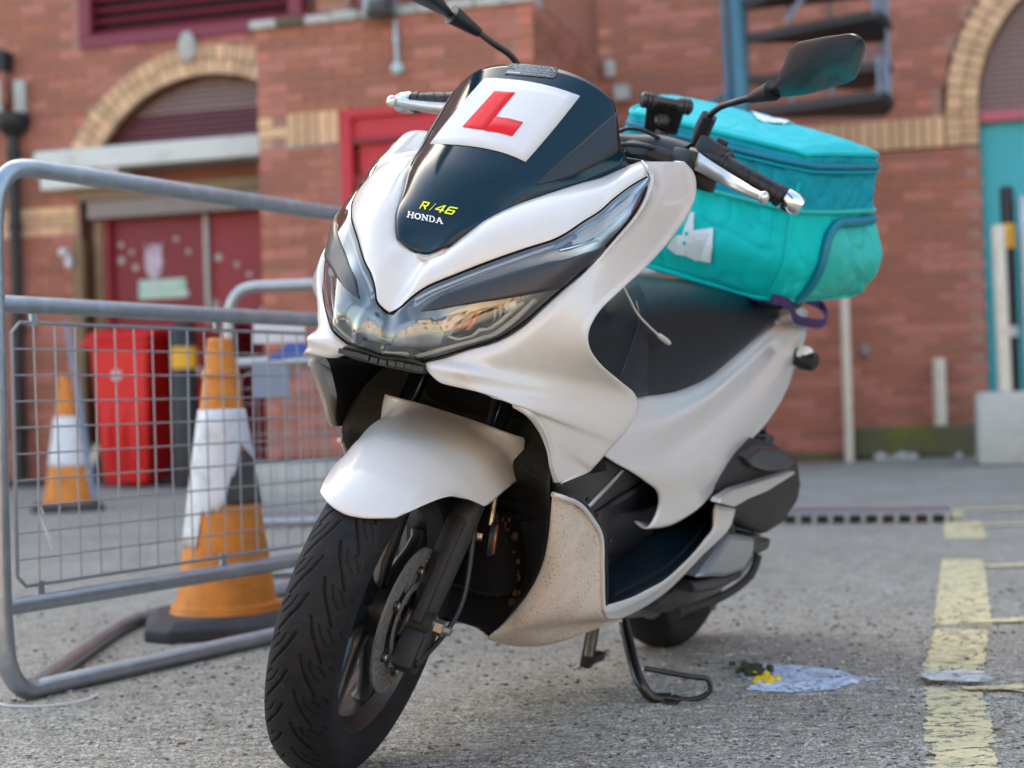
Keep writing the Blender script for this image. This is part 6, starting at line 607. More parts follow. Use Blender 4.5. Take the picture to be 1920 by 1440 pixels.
# ---- fender on the steered fork
fe=arr('fender_edge')
e0=fe[0]
ck=np.array([(.150,.430),(.139,.446),(.122,.461),(.102,.476),(.079,.490),(.050,.506),(.012,.521),(-.020,.527),(-.070,.534),(-.115,.541),(-.132,.544),(-.150,.547),(-.168,.551),(-.172,.552)])
rows=[]
for k,e in enumerate(fe):
    cx,cz=ck[k]; r=[]; q_=min(k/6,1)
    for s in (-1,-.96,-.88,-.76,-.6,-.35,0,.35,.6,.76,.88,.96,1):
        t=abs(s); d=t**(1.7+1.8*min(1,max(0,(k-4)/5))); dx_=t**(2.2+.8*q_) if k<12 else t**6
        x=cx+(e[0]-cx)*dx_; z=cz+(e[2]-cz)*d; y=e[1]*s
        z+=q_*(.003 if k<12 else 0)*math.exp(-((t-.74)/.10)**2)
        r.append([x,y,z])
    rows.append(r)
fen=surf('front_fender',np.array(rows),M['white'],sc,outward=(.3,0,1),thick=.0035,nu=3,nv=3,steer=True)
# ---- wheels
def seg_dist(px,py,a,b):
    ax,ay=a;bx,by=b;dx,dy=bx-ax,by-ay; t=np.clip(((px-ax)*dx+(py-ay)*dy)/(dx*dx+dy*dy),0,1); return np.hypot(px-ax-t*dx,py-ay-t*dy)
def tyre(name,parent,ra,rb,wd,na,nb,grooved=True):
    """ra outer radius, rb bead radius, wd half width; x-z plane wheel, axis y"""
    prof=[]
    A=np.linspace(-1,1,nb)
    pitch=2*PI*ra/30
    th=np.linspace(0,2*PI,na,endpoint=False); TH,U=np.meshgrid(th,A,indexing='ij')
    # cross-section: elliptical crown then sidewall
    ang=U*R(128); cy=wd*np.sin(np.clip(np.abs(ang),0,PI/2))*np.sign(ang); k=np.abs(ang)>PI/2
    hr=(ra-rb)*.50; rad=ra-hr+hr*np.cos(ang)
    s=(np.abs(ang)-PI/2)/R(38); cy=np.where(k,np.sign(ang)*(wd-(wd*.30)*np.clip(s,0,1)**1.5),cy); rad=np.where(k,ra-hr-(hr*1.0)*np.sin(np.clip(s,0,1)*PI/2),rad)
    dep=np.zeros_like(rad)
    if grooved:
        lat=np.abs(ang)*hr*1.12; al=TH*ra; side=np.sign(ang); al=al+np.where(side>0,pitch/2,0)
        al=-(al)  # opening direction
        segs=[((.006,.0),(.013,.021)),((.013,.021),(.034,.060)),((.030,.010),(.045,.030)),((.018,.006),(.024,.022)),((.024,.022),(.036,.036)),((.048,.012),(.056,.022))]
        wid=[.0018,.0018,.0014,.0011,.0011,.0011]
        for off in (-2,-1,0,1,2,3):
            loc=np.mod(al,pitch)+off*pitch-pitch*0
            for (a,b),wv in zip(segs,wid):
                d=seg_dist(lat,loc,a,b); dep=np.maximum(dep,np.clip((wv-d)/.0006,0,1)*(.0042 if wv>.0015 else .0030))
        dep*=(np.abs(ang)<R(86))
    rad=rad-dep*np.cos(np.clip(ang,-1.4,1.4)); cy=cy-dep*np.sin(np.clip(ang,-1.4,1.4))
    X=rad*np.cos(TH); Z=rad*np.sin(TH); V=np.stack([X,cy,Z],-1).reshape(-1,3)
    i=np.arange(na)[:,None]; j=np.arange(nb-1)[None,:]; i2=(i+1)%na
    F=np.stack([i*nb+j,i2*nb+j,i2*nb+j+1,i*nb+j+1],-1).reshape(-1,4)
    me=bpy.data.meshes.new(name); me.vertices.add(len(V)); me.vertices.foreach_set('co',V.ravel()); me.loops.add(F.size); me.loops.foreach_set('vertex_index',F.ravel().astype(np.int32))
    me.polygons.add(len(F)); me.polygons.foreach_set('loop_start',np.arange(0,F.size,4,dtype=np.int32)); me.polygons.foreach_set('loop_total',np.full(len(F),4,np.int32)); me.materials.append(M['rubber'])
    me.update(); me.validate(); me.polygons.foreach_set('use_smooth',[True]*len(F)); o=bpy.data.objects.new(name,me); COL.objects.link(o); o.parent=parent
    bm=bmesh.new(); bm.from_mesh(me); bmesh.ops.recalc_face_normals(bm,faces=bm.faces); bm.to_mesh(me); bm.free(); return o
def wheel(name,c,steer,ra,wd,na,nb,nsp,grooved):
    rb=ra*.70; mb=MB(); Y=(0,1,0)
    hw=wd*.70
    mb.lathe((0,0,0),Y,[(-hw-.004,rb+.004),(-hw,rb-.001),(-hw+.006,rb-.008),(-hw*.5,rb-.020),(hw*.5,rb-.020),(hw-.006,rb-.008),(hw,rb-.001),(hw+.004,rb+.004),(hw-.002,rb+.004),(hw*.5,rb-.012),(-hw*.5,rb-.012),(-hw+.002,rb+.004)],96,cap=False)
    mb.lathe((0,0,0),Y,[(-.040,.018),(-.038,.036),(-.020,.040),(.020,.040),(.036,.036),(.042,.020)],32)
    o=mb.build(name,M['rim'],sc,True,sharp=30)
    o.matrix_local=(STEER if steer else Matrix.Identity(4))@Matrix.Translation(c)@Matrix.Rotation(R(9),4,'Y')
    for k in range(nsp):
        sp=MB(); a=2*PI*k/nsp; d=Vector((math.cos(a),0,math.sin(a))); t=Vector((-math.sin(a),0,math.cos(a)))
        V=[]
        for (r_,hwid,hy_,y0) in ((.030,.018,.013,0),(.07,.0125,.011,.0),(.12,.011,.010,.004),(rb-.03,.014,.011,.004),(rb-.012,.026,.016,.0)):
            for (u,v) in ((-1,-.6),(-.6,-1),(.6,-1),(1,-.6),(1,.6),(.6,1),(-.6,1),(-1,.6)): V.append(d*r_+t*hwid*u+Vector((0,hy_*v+y0,0)))
        F=[]
        for i in range(4):
            for q in range(8): F.append((i*8+q,i*8+(q+1)%8,(i+1)*8+(q+1)%8,(i+1)*8+q))
        F+= [tuple(range(7,-1,-1)),tuple(range(32,40))]; sp.add(V,F); sp.build('spoke',M['rim'],o,True,sharp=50)
    tyre('tyre',o,ra,rb,wd,na,nb,grooved); return o
fwl=wheel('front_wheel',(-.048,0,.258),True,.256,.050,1500,150,7,True)
rwl=wheel('rear_wheel',(-1.330,0,.258),False,.260,.060,500,60,7,False)
# brake disc with drilled slots (child of the wheel)
def disc(parent,y,r0,r1,m):
    nA,nR=180,9; V=[];F=[]
    rs=[r0+(r1-r0)*i/nR for i in range(nR+1)]
    for i in range(nA):
        a=2*PI*i/nA
        for r_ in rs: V.append((r_*math.cos(a),y,r_*math.sin(a)))
    for i in range(nA):
        for j in range(nR):
            ph=i%6
            if (j==2 and ph in(0,1)) or (j==4 and ph in(2,3)) or (j==6 and ph in(4,5)): continue
            a=i*(nR+1)+j; b=((i+1)%nA)*(nR+1)+j; F.append((a,b,b+1,a+1))
    o=mesh('brake_disc',V,F,m,parent); s=o.modifiers.new('thickness','SOLIDIFY'); s.thickness=.004; s.offset=0; return o
disc(fwl,.055,.074,.110,M['disc'])
mb=MB()
for k in range(6):
    a=2*PI*k/6+.3; p0=Vector((.03*math.cos(a),.050,.03*math.sin(a))); p1=Vector((.078*math.cos(a+.35),.055,.078*math.sin(a+.35))); mb.tube([p0,(p0+p1)/2+Vector((0,.001,0)),p1],[.010,.006,.007],8)
    mb.lathe(p1+Vector((0,.003,0)),(0,1,0),[(0,.008),(.004,.0075),(.005,.005)],14)
mb.lathe((0,.048,0),(0,1,0),[(-.01,.046),(.004,.046),(.006,.03)],40); mb.build('disc_carrier',M['rim'],fwl,True,sharp=30)
for k in range(6):
    a=2*PI*k/6+.65; mb=MB(); mb.lathe((.078*math.cos(a),.062,.078*math.sin(a)),(0,1,0),[(0,.0055),(.003,.005)],12); mb.build('disc_bolt',M['steel'],fwl,True)
# ABS ring
mb=MB(); mb.lathe((0,.060,0),(0,1,0),[(-.001,.050),(.001,.050),(.001,.060),(-.001,.060)],60,cap=False); mb.build('sensor_ring',M['disc'],fwl)
# ---- fork (steer frame)
def steerobj(o): o.matrix_local=STEER; return o
F_=arr('fork')
for sgn in (1,-1):
    top=Vector((-.252,.077*sgn,.66)); m1=Vector((-.207,.077*sgn,.56)); m2=Vector((-.138,.078*sgn,.42)); bt=Vector((-.050,.076*sgn,.264))
    mb=MB(); mb.tube([top,m1,m2],.0155,16); steerobj(mb.build('fork_tube',M['stanchion'],sc,True))
    mb=MB(); mb.tube([m2+(m1-m2)*.22,m2+(m1-m2)*.16,m2,(m2+bt)/2,bt+(m2-bt)*.2,bt+Vector((.006,.0,-.03))],[.019,.0235,.0235,.0235,.022,.018],20)
    ax=(bt-m2).normalized(); 
    mb.box((m2*.45+bt*.55)+Vector((.020,.004*sgn,.006)),(.010,.008,.085),(Vector((1,0,.45)).normalized(),Vector((0,1,0)),(-ax)),.003)
    mb.box((m2*.25+bt*.75)+Vector((-.02,.0,-.004)),(.012,.010,.05),(Vector((1,0,.45)).normalized(),Vector((0,1,0)),(-ax)),.003)
    lg=steerobj(mb.build('fork_leg',M['fork'],sc,True,sharp=35))
mb=MB(); mb.tube([(-.215,-.115,.655),(-.215,.115,.655)],.03,12); mb.tube([(-.215,0,.62),(-.30,0,.80)],.028,12); steerobj(mb.build('fork_yoke',M['fork'],sc,True))
# axle hardware and caliper on the left leg
bt=Vector((-.048,0,.262))
mb=MB(); mb.lathe(bt+Vector((0,.062,0)),(0,1,0),[(0,.016),(.012,.016)],20); o=steerobj(mb.build('axle_spacer',M['steel'],sc,True))
mb=MB(); mb.lathe(bt+Vector((0,.099,.002)),(0,1,0),[(0,.014),(.003,.0145),(.0035,.0125),(.017,.0125),(.018,.011)],6); mb.lathe(bt+Vector((0,.115,.002)),(0,1,0),[(0,.007),(.012,.0068),(.013,.005)],14); steerobj(mb.build('axle_nut',M['steel'],sc,False))
mb=MB(); mb.lathe(bt+Vector((0,.066,0)),(0,1,0),[(0,.020),(.034,.020)],20); mb.lathe(bt+Vector((0,.074,0)),(0,1,0),[(.0,.013),(.002,.013)],20)
zz=(Vector((-.45,0,.89))).normalized(); xx=Vector((.89,0,.45)).normalized()
mb.box(bt+Vector((.016,.080,-.040)),(.024,.018,.030),(xx,Vector((0,1,0)),zz),.008)
mb.box(bt+Vector((.010,.090,-.020)),(.014,.014,.034),(xx,Vector((0,1,0)),zz),.004)
steerobj(mb.build('brake_caliper',M['fork'],sc,True,sharp=35))
mb=MB(); mb.box(bt+Vector((-.055,.070,.045)),(.020,.018,.030),(xx,Vector((0,1,0)),zz),.007); mb.lathe(bt+Vector((-.04,.09,.07)),(0,1,0),[(0,.010),(.006,.010),(.008,.006)],6); steerobj(mb.build('sensor_mount',M['fork'],sc,True,sharp=35))
mb=MB(); mb.tube(curve3([bt+Vector((.04,.10,-.05)),bt+Vector((-.06,.115,.02)),bt+Vector((-.095,.098,.12)),bt+Vector((-.125,.072,.22)),bt+Vector((-.19,.045,.38))],6),.0042,8); steerobj(mb.build('brake_hose',M['matte'],sc,True))
rf=Vector(DATA['reflector'][0]); mb=MB(); mb.lathe(rf,(-.22,.95,.12),[(0,.026),(.006,.026),(.008,.024)],28); rr=steerobj(mb.build('side_reflector',M['plastic'],sc,True))
mb=MB(); mb.lathe(rf+Vector((-.0018,.0076,.001)),(-.22,.95,.12),[(0,.0235),(.003,.0225)],28); mb.build('reflector_face',M['amberdull'],rr,True)
mb=MB(); mb.tube([rf+Vector((0,-.004,.02)),rf+Vector((-.02,-.02,.12))],.004,6); mb.lathe(rf+Vector((0,-.012,0)),(-.22,.95,.12),[(-.008,.007),(0,.007)],6); mb.build('reflector_stay',M['steel'],rr)
# ---- handlebar, grips, levers, mirrors (steer frame)
def ms(P,s): return [Vector((p[0],p[1]*s,p[2])) for p in P]
g0,g1=[Vector(p) for p in DATA['grip']]; gd=(g1-g0).normalized()
mb=MB(); barpts=[Vector((-.66,0,1.02)),Vector((-.66,.06,1.03)),Vector((-.635,.14,1.045)),g0,g1+gd*.03]
mb.tube(curve3([Vector((p.x,-p.y,p.z)) for p in barpts[::-1]][:-1]+barpts,4),.011,12); hb=steerobj(mb.build('handlebar',M['matte'],sc,True))
# dark cover around the bar centre
mb=MB()
for s in (1,-1):
    mb.tube(curve3(ms([(-.640,.0,1.015),(-.640,.06,1.025),(-.630,.11,1.035),(-.612,.165,1.032)],s),4),[.034]*13 if False else .028,12)
mb.tube([(-.60,-.06,.99),(-.60,.06,.99)],.03,12); steerobj(mb.build('bar_cover',M['matte'],sc,True))
mb=MB(); mb.prism([(-.60,.05,1.035),(-.585,.10,1.042),(-.590,.165,1.035),(-.62,.168,1.052),(-.66,.11,1.062),(-.68,.06,1.058)],(0.0,0,-.03)); steerobj(mb.build('bar_shroud',M['band'],sc,False,bevel=.008))
for s in (1,-1):
    G=[Vector((p.x,p.y*s,p.z)) for p in (g0,g1)]; d=(G[1]-G[0]).normalized(); ln_=(G[1]-G[0]).length
    prof=[(0,.0205),(.006,.0205),(.0065,.0175),(.012,.0175)]
    for k in range(6): prof+=[(.014+k*.004,.0165),(.016+k*.004,.0172)]
    prof+=[(.040,.0165),(.075,.0172),(ln_-.012,.0172),(ln_-.011,.0195),(ln_-.002,.0195),(ln_,.017)]
    mb=MB(); mb.lathe(G[0],d,prof,28); gr=mb.build('grip',M['matte'],hb,True,sharp=35)
    up_=Vector((0,0,1)); 
    for k in range(4):
        p=G[0]+d*(.055+.024*k); mb=MB(); u_=d.orthogonal().normalized(); v_=d.cross(u_); pts=[]
        for q in range(9):
            a=PI*(.1+.8*q/8)+ (0 if s>0 else PI); pts.append(p+d*(.012*math.cos(q/8*PI))+(u_*math.cos(a+k*0)+v_*math.sin(a))*.0173)
        mb.tube(pts,.0009,5); mb.build('grip_groove',M['groove'],gr,True) if False else None
    mb=MB()
    for k in range(5):
        for a0 in (0,2*PI/3,4*PI/3):
            u_=d.orthogonal().normalized(); v_=d.cross(u_); mb.tube([G[0]+d*(.050+.020*k+.010*q/5)+(u_*math.cos(a0+q*.28)+v_*math.sin(a0+q*.28))*.0173 for q in range(6)],.0010,5)
    mb.build('grip_ribs',M['groove'],gr,True)
    mb=MB(); mb.lathe(G[1]+d*.002,d,[(0,.014),(.002,.0185),(.004,.0195),(.020,.0195),(.032,.0150),(.034,.0135),(.0345,.008)],32); mb.build('bar_end',M['chrome'],hb,True,sharp=30)
    # switch housing
    sw=ms(DATA['switch'],s); c=(sw[0]+sw[1])/2; dd=(sw[1]-sw[0]).normalized(); uu=Vector((0,0,1)); uu=(uu-dd*uu.dot(dd)).normalized(); ww=dd.cross(uu)
    mb=MB(); mb.box(c+uu*.002,(.030,.021,.023),(dd,ww,uu),.008); so=mb.build('switch_housing',M['matte'],hb,True,sharp=40)
    mb=MB(); mb.box(c+uu*.028+dd*.006-ww*0,(.009,.007,.005),(dd,ww,uu),.002); mb.build('switch_button',M['plastic'],hb,True)
    mb=MB(); mb.lathe(sw[1],dd,[(-.003,.021),(.003,.0225),(.005,.0225),(.010,.020)],24); mb.build('switch_collar',M['matte'],hb,True,sharp=30)
    # lever with its holder
    lv=ms(DATA['lever'],s); Lp=curve3(lv,6); n=len(Lp); V=[];Fc=[]
    for i,p in enumerate(Lp):
        t=i/(n-1); tt=(Lp[min(i+1,n-1)]-Lp[max(i-1,0)]).normalized(); hz=Vector((0,0,1)); hz=(hz-tt*hz.dot(tt)).normalized(); wz=tt.cross(hz); a=.0085*(1-t)**.9+.0068; b=.0042+.0012*t
        for q in range(12):
            an=2*PI*q/12; V.append(p+hz*math.cos(an)*a+wz*math.sin(an)*b)
    for i in range(n-1):
        for q in range(12): Fc.append((i*12+q,i*12+(q+1)%12,(i+1)*12+(q+1)%12,(i+1)*12+q))
    Fc+=[tuple(range(11,-1,-1)),tuple((n-1)*12+q for q in range(12))]
    mb=MB(); mb.add(V,Fc); e=lv[-1]; mb.lathe(e-Vector((0,.009*s,0)),(0,s,0),[(9e-3*math.cos(PI*(1-k/10))+.009,.0105*math.sin(PI*(1-k/10))+1e-4) for k in range(11)],20,cap=False); steer_l=mb.build('brake_lever',M['alu'],hb,True,sharp=50)
    mb=MB(); h0=lv[0]; mb.box(h0+Vector((-.006,.0,-.006)),(.020,.024,.016),(Vector((.8,-.5*s,0)).normalized(),Vector((.5,.8*s,0)).normalized(),Vector((0,0,1))),.005); mb.box(h0+Vector((-.034,.030*s,-.030)),(.017,.022,.020),None,.005); mb.build('lever_holder',M['matte'],hb,True,sharp=40)
    mb=MB(); mb.lathe(h0+Vector((.0,.006*s,.008)),(0,0,1),[(0,.0075),(.006,.0075),(.007,.005)],6); mb.build('lever_bolt',M['steel'],hb)
    # mirror
    stp=ms(DATA['mirror_stem'],s); mb=MB(); mb.tube(stp[0:4][:3]+[stp[3]],[.0125,.0125,.0130,.0125],16); mb.tube([stp[1]+(stp[2]-stp[1])*.3,stp[2],stp[3]],[.0155,.0155,.0145],16)
    mb.tube(curve3(stp[3:7],6),.0058,12); mb.tube([stp[6],stp[6]+(stp[7]-stp[6])*.2,stp[7]],[.0085,.0105,.0175],18); ml=mb.build('mirror_stem',M['matte'],hb,True,sharp=35)
    O_=ms(DATA['mirror_out'],s); nO=len(O_)
    Oc=[Vector(p) for p in _hermite(np.array([tuple(p) for p in O_]+[tuple(O_[0])]),4)[:-1]]; cen=sum(Oc,Vector())/len(Oc); R0=ms(DATA['mirror_ridge'],s); ra_,rb_=R0[0],R0[-1]
    fwd=Vector((1,0,-.05)).normalized(); rings=[]
    def flat(p): return p
    for (k,dx) in ((1,-.012),(1.0,0),(.97,.008),(.88,.019),(.72,.028),(.45,.036),(.15,.040)):
        ring=[]
        for p in Oc:
            tpar=(p-ra_).dot(rb_-ra_)/(rb_-ra_).length_squared; tpar=min(max(tpar,.12),.86); c=ra_+(rb_-ra_)*tpar; c=c*.85+cen*.15
            dep=dx*(1.0 if dx>0 else 1); ring.append(c+(p-c)*k+fwd*dep)
        rings.append(ring)
    V=[p for r_ in rings for p in r_]; m_=len(Oc); Fc=[]
    for i in range(len(rings)-1):
        for q in range(m_): Fc.append((i*m_+q,i*m_+(q+1)%m_,(i+1)*m_+(q+1)%m_,(i+1)*m_+q))
    Fc+=[tuple(range(m_-1,-1,-1)),tuple((len(rings)-1)*m_+q for q in range(m_))]
    mb=MB(); mb.add(V,Fc); mo=mb.build('mirror',M['mirrorshell'],sc,True,sharp=60); steerobj(mo)
    mb=MB(); mb.add([cen+(p-cen)*.93-fwd*.0125 for p in Oc],[tuple(range(m_))]); mb.build('mirror_glass',M['mirrorglass'],mo)
# phone holder
ph0,ph1=[Vector(p) for p in DATA['phone_bar']]; pd=(ph1-ph0).normalized(); pl0=[Vector(p) for p in DATA['phone_plate']]
mb=MB(); mb.prism(pl0,Vector((-.012,0,0))); php=steerobj(mb.build('phone_holder',M['matte'],sc,False,bevel=.003)); php['label']='empty phone holder clamped on the handlebar'
prof=[(0,.008),(.004,.014),(.02,.0165),(.028,.012)]
L_=(ph1-ph0).length; pts=[(0,.009),(.004,.0145),(.009,.0155),(.010,.0130),(.012,.0130),(.013,.0155),(.018,.0155),(.019,.013),(.021,.013),(.022,.0155),(.026,.0150),(.032,.0115),(L_-.032,.0115),(L_-.026,.015),(L_-.022,.0155),(L_-.021,.013),(L_-.019,.013),(L_-.018,.0155),(L_-.013,.0155),(L_-.012,.013),(L_-.010,.013),(L_-.009,.0155),(L_-.004,.0145),(L_,.009)]
mb=MB(); mb.lathe(ph0,pd,pts,20); mb.build('holder_jaw',M['band'],php,True,sharp=30)
mb=MB()
for k in range(7): mb.box(ph0+pd*(L_*.34+k*.0062)+Vector((.010,0,-.006)),(.003,.0018,.006),(Vector((1,0,0)),pd,Vector((0,0,1))))
mb.build('jaw_slot',M['cavity'],php)
cl=[Vector(p) for p in DATA['clamp']]; cm=(cl[0]+cl[1])/2
mb=MB(); mb.lathe(cm+Vector((.008,0,.012)),(1,0,.2),[(0,.016),(.010,.0155),(.014,.011)],8); mb.lathe(cm+Vector((-.004,0,-.012)),(0,.2,1),[(-.012,.013),(.004,.013)],16); mb.build('holder_knob',M['band'],php,True,sharp=30)
ch=[Vector(p) for p in DATA['chrome']]; mb=MB(); mb.tube([Vector((-.60,.015,.975)),Vector((-.655,.062,1.035))],.0115,14); mb.tube([Vector((-.588,.03,.966)),Vector((-.636,.076,1.02))],.004,8); steerobj(mb.build('chrome_tube',M['chrome'],sc,True))
mb=MB(); mb.tube(curve3([(-.56,.0,.97),(-.545,.05,1.02),(-.60,.12,1.035)],6),.004,8); mb.tube(curve3([(-.60,-.02,.96),(-.59,.05,1.055),(-.62,.12,1.05)],6),.0035,8); steerobj(mb.build('control_cable',M['matte'],sc,True))
# ---- side stand
sf=[Vector(p) for p in DATA['stand_foot']]; st_=(Vector(DATA['stand_top'][0])+Vector(DATA['stand_top'][1]))/2
MI=MS.inverted()
def g2s(x,y,z): return MI@Vector((x,y,z))
a_=MS@Vector((-.80,.10,.165)); 
foot=[g2s(.217,2.76,.035),g2s(.235,2.757,.012),g2s(.27,2.752,.009),g2s(.315,2.745,.009)]
mb=MB(); mb.tube(curve3([Vector((-.80,.10,.175)),Vector((-.77,.135,.13))]+foot[:1]+foot[1:3],6),.0105,12); std=mb.build('side_stand',M['rim'],sc,True)
mb=MB(); mb.tube(curve3([foot[2],foot[3],g2s(.337,2.742,.022),g2s(.335,2.742,.043),g2s(.31,2.742,.048),g2s(.27,2.75,.055),g2s(.222,2.755,.064)],6),.0048,10); mb.box(g2s(.275,2.75,.006),(.03,.014,.003),None,.002); mb.build('stand_foot',M['rim'],std,True)
mb=MB(); mb.box((-.77,.06,.10),(.012,.010,.040),None,.004); mb.box((-.80,.06,.075),(.03,.012,.008),None,.003)
mb.build('stand_stop',M['matte'],sc,True)
mb=MB()
for k in range(12): mb.lathe((-.735,.075,.150-k*.0052),(0,0,1),[(0,.0075),(.0032,.0085),(.0045,.0075)],10)
mb.build('stand_spring',M['steel'],sc,True)
# ---- charging cable hanging from the dash: rests on the scooter, its own thing
cb=empty('charging_cable','white phone charging cable hanging beside the black seat','cable',MS.copy())
mb=MB(); mb.tube(curve3([Vector((-.40,.10,.80)),Vector((-.39,.14,.79))]+[Vector(p) for p in DATA['cable']],6),.0021,8); mb.build('cord',M['cable'],cb,True)
cp=[Vector(p) for p in DATA['cable_plug']]; cd_=(cp[-1]-cp[0]).normalized(); ln_=(cp[-1]-cp[0]).length
mb=MB(); mb.lathe(cp[0]-cd_*.004,cd_,[(0,.0022),(.010,.0034),(.011,.0048),(ln_*.80,.0050),(ln_*.82,.0045)],12); mb.build('plug',M['cable'],cb,True)
mb=MB(); mb.box(cp[0]+cd_*(ln_*.82+.003),(.0045,.0032,.0012),(cd_,cd_.orthogonal().normalized(),cd_.cross(cd_.orthogonal().normalized()))); mb.build('plug_tip',M['alu'],cb)
# ================================================================== DELIVERY BAG
bag=empty('delivery_bag','turquoise insulated delivery bag strapped on the rear of the scooter seat','bag',MS.copy())
NF,NS,NT=[Vector(BAG['bag_frame'][k]) for k in ('nf','ns','nt')]
C8=[np.array(c) for c in BAG['corners']]; _m=sum(C8)/8; C8=[_m+(c-_m)*1.025 for c in C8]
def wr(p,n,amp=1):
    v=Vector(p); a=mnoise.noise(v*8+Vector((3,1,7)))*.007
    for k,(sx,sy,sz,ox,am) in enumerate(((16,16,5,1,.007),(7,22,13,5,.007),(30,9,20,9,.004),(24,28,7,13,.004))):
        r=1-abs(mnoise.noise(Vector((v.x*sx+ox,v.y*sy+v.z*6,v.z*sz+ox)))); m=max(0,mnoise.noise(v*5+Vector((ox,0,2)))+.35); a-=(r**9)*am*m*1.6
    a+=mnoise.noise(v*38)*.0012
    return v+n*a*amp
def bagface(name,face,m,n,parent=bag,lo=0,hi=1,N=72,off=0,amp=1):
    i0,i1=int(round(lo*N)),int(round(hi*N)); V=[]; W_=N+1
    for i in range(i0,i1+1):
        for j in range(W_):
            a,b=j/N,i/N; e=min(a,1-a,b,1-b)/.10; e=min(1,e); V.append(wr(bag_face(C8,face,a,b),n*(.35+.65*e),amp)+n*off*e)
    F=[(i*W_+j,(i+1)*W_+j,(i+1)*W_+j+1,i*W_+j+1) for i in range(i1-i0) for j in range(N)]
    return mesh(name,V,F,m,parent,True)
from mathutils.kdtree import KDTree
KDT={}
for f_,n_ in (('front',NF),('side',NS),('top',NT)):
    N_=90; kd=KDTree((N_+1)**2)
    for i in range(N_+1):
        for j in range(N_+1): kd.insert(wr(bag_face(C8,f_,j/N_,i/N_),n_,.6 if f_=='top' else 1),i*(N_+1)+j)
    kd.balance(); KDT[id(n_)]=kd
SPL=.375
bagface('front_panel','front',M['teal'],NF,lo=SPL); bagface('side_panel','side',M['teal'],NS,lo=SPL)
bagface('front_upper_panel','front',M['tealdark'],NF,hi=SPL); bagface('side_upper_panel','side',M['tealdark'],NS,hi=SPL)
bagface('lid','top',M['tealtop'],NT,amp=.6); bagface('back_panel','back',M['tealdark'],-NF); bagface('right_panel','right',M['tealdark'],-NS); bagface('base','bottom',M['purple'],-NT)
def piping(name,P,r,m,n=None,parent=bag,off=0):
    P=[Vector(p) for p in P]; P=curve3(P,4); P=[wr(p,n,1)+n*off if n else p for p in P]; mb=MB(); mb.tube(P,r,8); return mb.build(name,m,parent,True)
def around(w,off=.002,n=22):
    P=[]
    for f,nn_ in (('front',NF),('side',NS)):
        for j in range(n+1):
            if f=='side' and j==0: continue
            P.append(Vector(bag_face(C8,f,j/n,w))+nn_*off)
    return P
def rim(n=20,off=.002):
    P=[]
    for f in ('front','side','back','right'):
        for j in range(n): P.append(Vector(bag_face(C8,f,j/n,.03))+NT*off)
    return P
mb=MB(); mb.tube(rim(),.0062,8,closed=True); mb.build('lid_binding',M['tealtop'],bag,True)
mb=MB(); mb.tube(around(.10),.0058,8); mb.build('zip',M['tealpipe'],bag,True); mb=MB(); mb.tube(around(.135),.0035,8); mb.build('zip_flap',M['tealdark'],bag,True)
mb=MB(); mb.tube([Vector(bag_face(C8,'front',1,k/14))+(NF+NS)*.0015 for k in range(3,15)],.004,8); mb.build('corner_seam',M['teal'],bag,True)
mb=MB(); mb.tube(around(.975,.001),.005,8); mb.build('base_seam',M['teal'],bag,True); mb=MB(); mb.tube([p for p in around(.385,.0035)],.0045,8); mb.build('panel_seam',M['tealpocket'],bag,True)
for nm,nn_ in (('vstrip',NF),('vstrip2',NS)): piping('panel_seam',BAG[nm],.003,M['teal'],nn_)
def bpatch(name,key,m,n,off=0,th=.0015,parent=bag):
    P=[wr(p,n)+n*off for p in BAG[key]]; return patch(name,P,m,parent,th)
def bfine(name,key,m,n,off=0,parent=bag):
    P=[Vector(p) for p in BAG[key]]; bm=bmesh.new(); f=bm.faces.new([bm.verts.new(p) for p in P]); bmesh.ops.triangulate(bm,faces=[f]); bmesh.ops.subdivide_edges(bm,edges=bm.edges,cuts=5,use_grid_fill=True)
    kd=KDT[id(n)]
    for v in bm.verts:
        q=Vector(v.co)
        for _ in range(3): c_,_i,_d=kd.find(q); q=q+n*((c_-q).dot(n))
        v.co=q+n*off
    me=bpy.data.meshes.new(name); bm.to_mesh(me); bm.free(); me.materials.append(m); o=bpy.data.objects.new(name,me); COL.objects.link(o); o.parent=parent; s=o.modifiers.new('t','SOLIDIFY'); s.thickness=.001; return o
bfine('lid_logo','logo_top',M['print'],NT,.004); bfine('logo_eye','logo_dot1',M['tealtop'],NT,.0052); bfine('logo_eye','logo_dot2',M['tealtop'],NT,.0052)
bfine('front_logo','logo_front',M['print'],NF,.003); bfine('logo_eye','logo_fdot1',M['teal'],NF,.0042); bfine('logo_eye','logo_fdot2',M['teal'],NF,.0042)
N_=60; V=[];F=[];idx={}
def inpk(a,b): 
    if a<.31 or a>.965 or b<.475 or b>.985: return False
    return not (a<.45 and b<.62 and math.hypot((a-.45)/.14,(b-.62)/.145)>1)
for i in range(N_):
    for j in range(N_):
        if inpk((j+.5)/N_,(i+.5)/N_):
            f=[]
            for (ii,jj) in ((i,j),(i+1,j),(i+1,j+1),(i,j+1)):
                if (ii,jj) not in idx:
                    idx[(ii,jj)]=len(V); a_,b_=jj/N_,ii/N_; pf=max(0,min(1,(a_-.31)/.12,(.98-a_)/.1,(b_-.47)/.1,(1-b_)/.12)); V.append(wr(bag_face(C8,'side',a_,b_),NS,1.5)+NS*(.004+.012*pf))
                f.append(idx[(ii,jj)])
            F.append(f)
mesh('side_pocket',V,F,M['tealpocket'],bag,True)
P=[wr(bag_face(C8,'side',a_,b_),NS)+NS*.007 for a_,b_ in ((.27,.985),(.27,.85),(.27,.70),(.285,.60),(.33,.51),(.41,.462),(.52,.45),(.66,.45),(.80,.452),(.95,.445))]
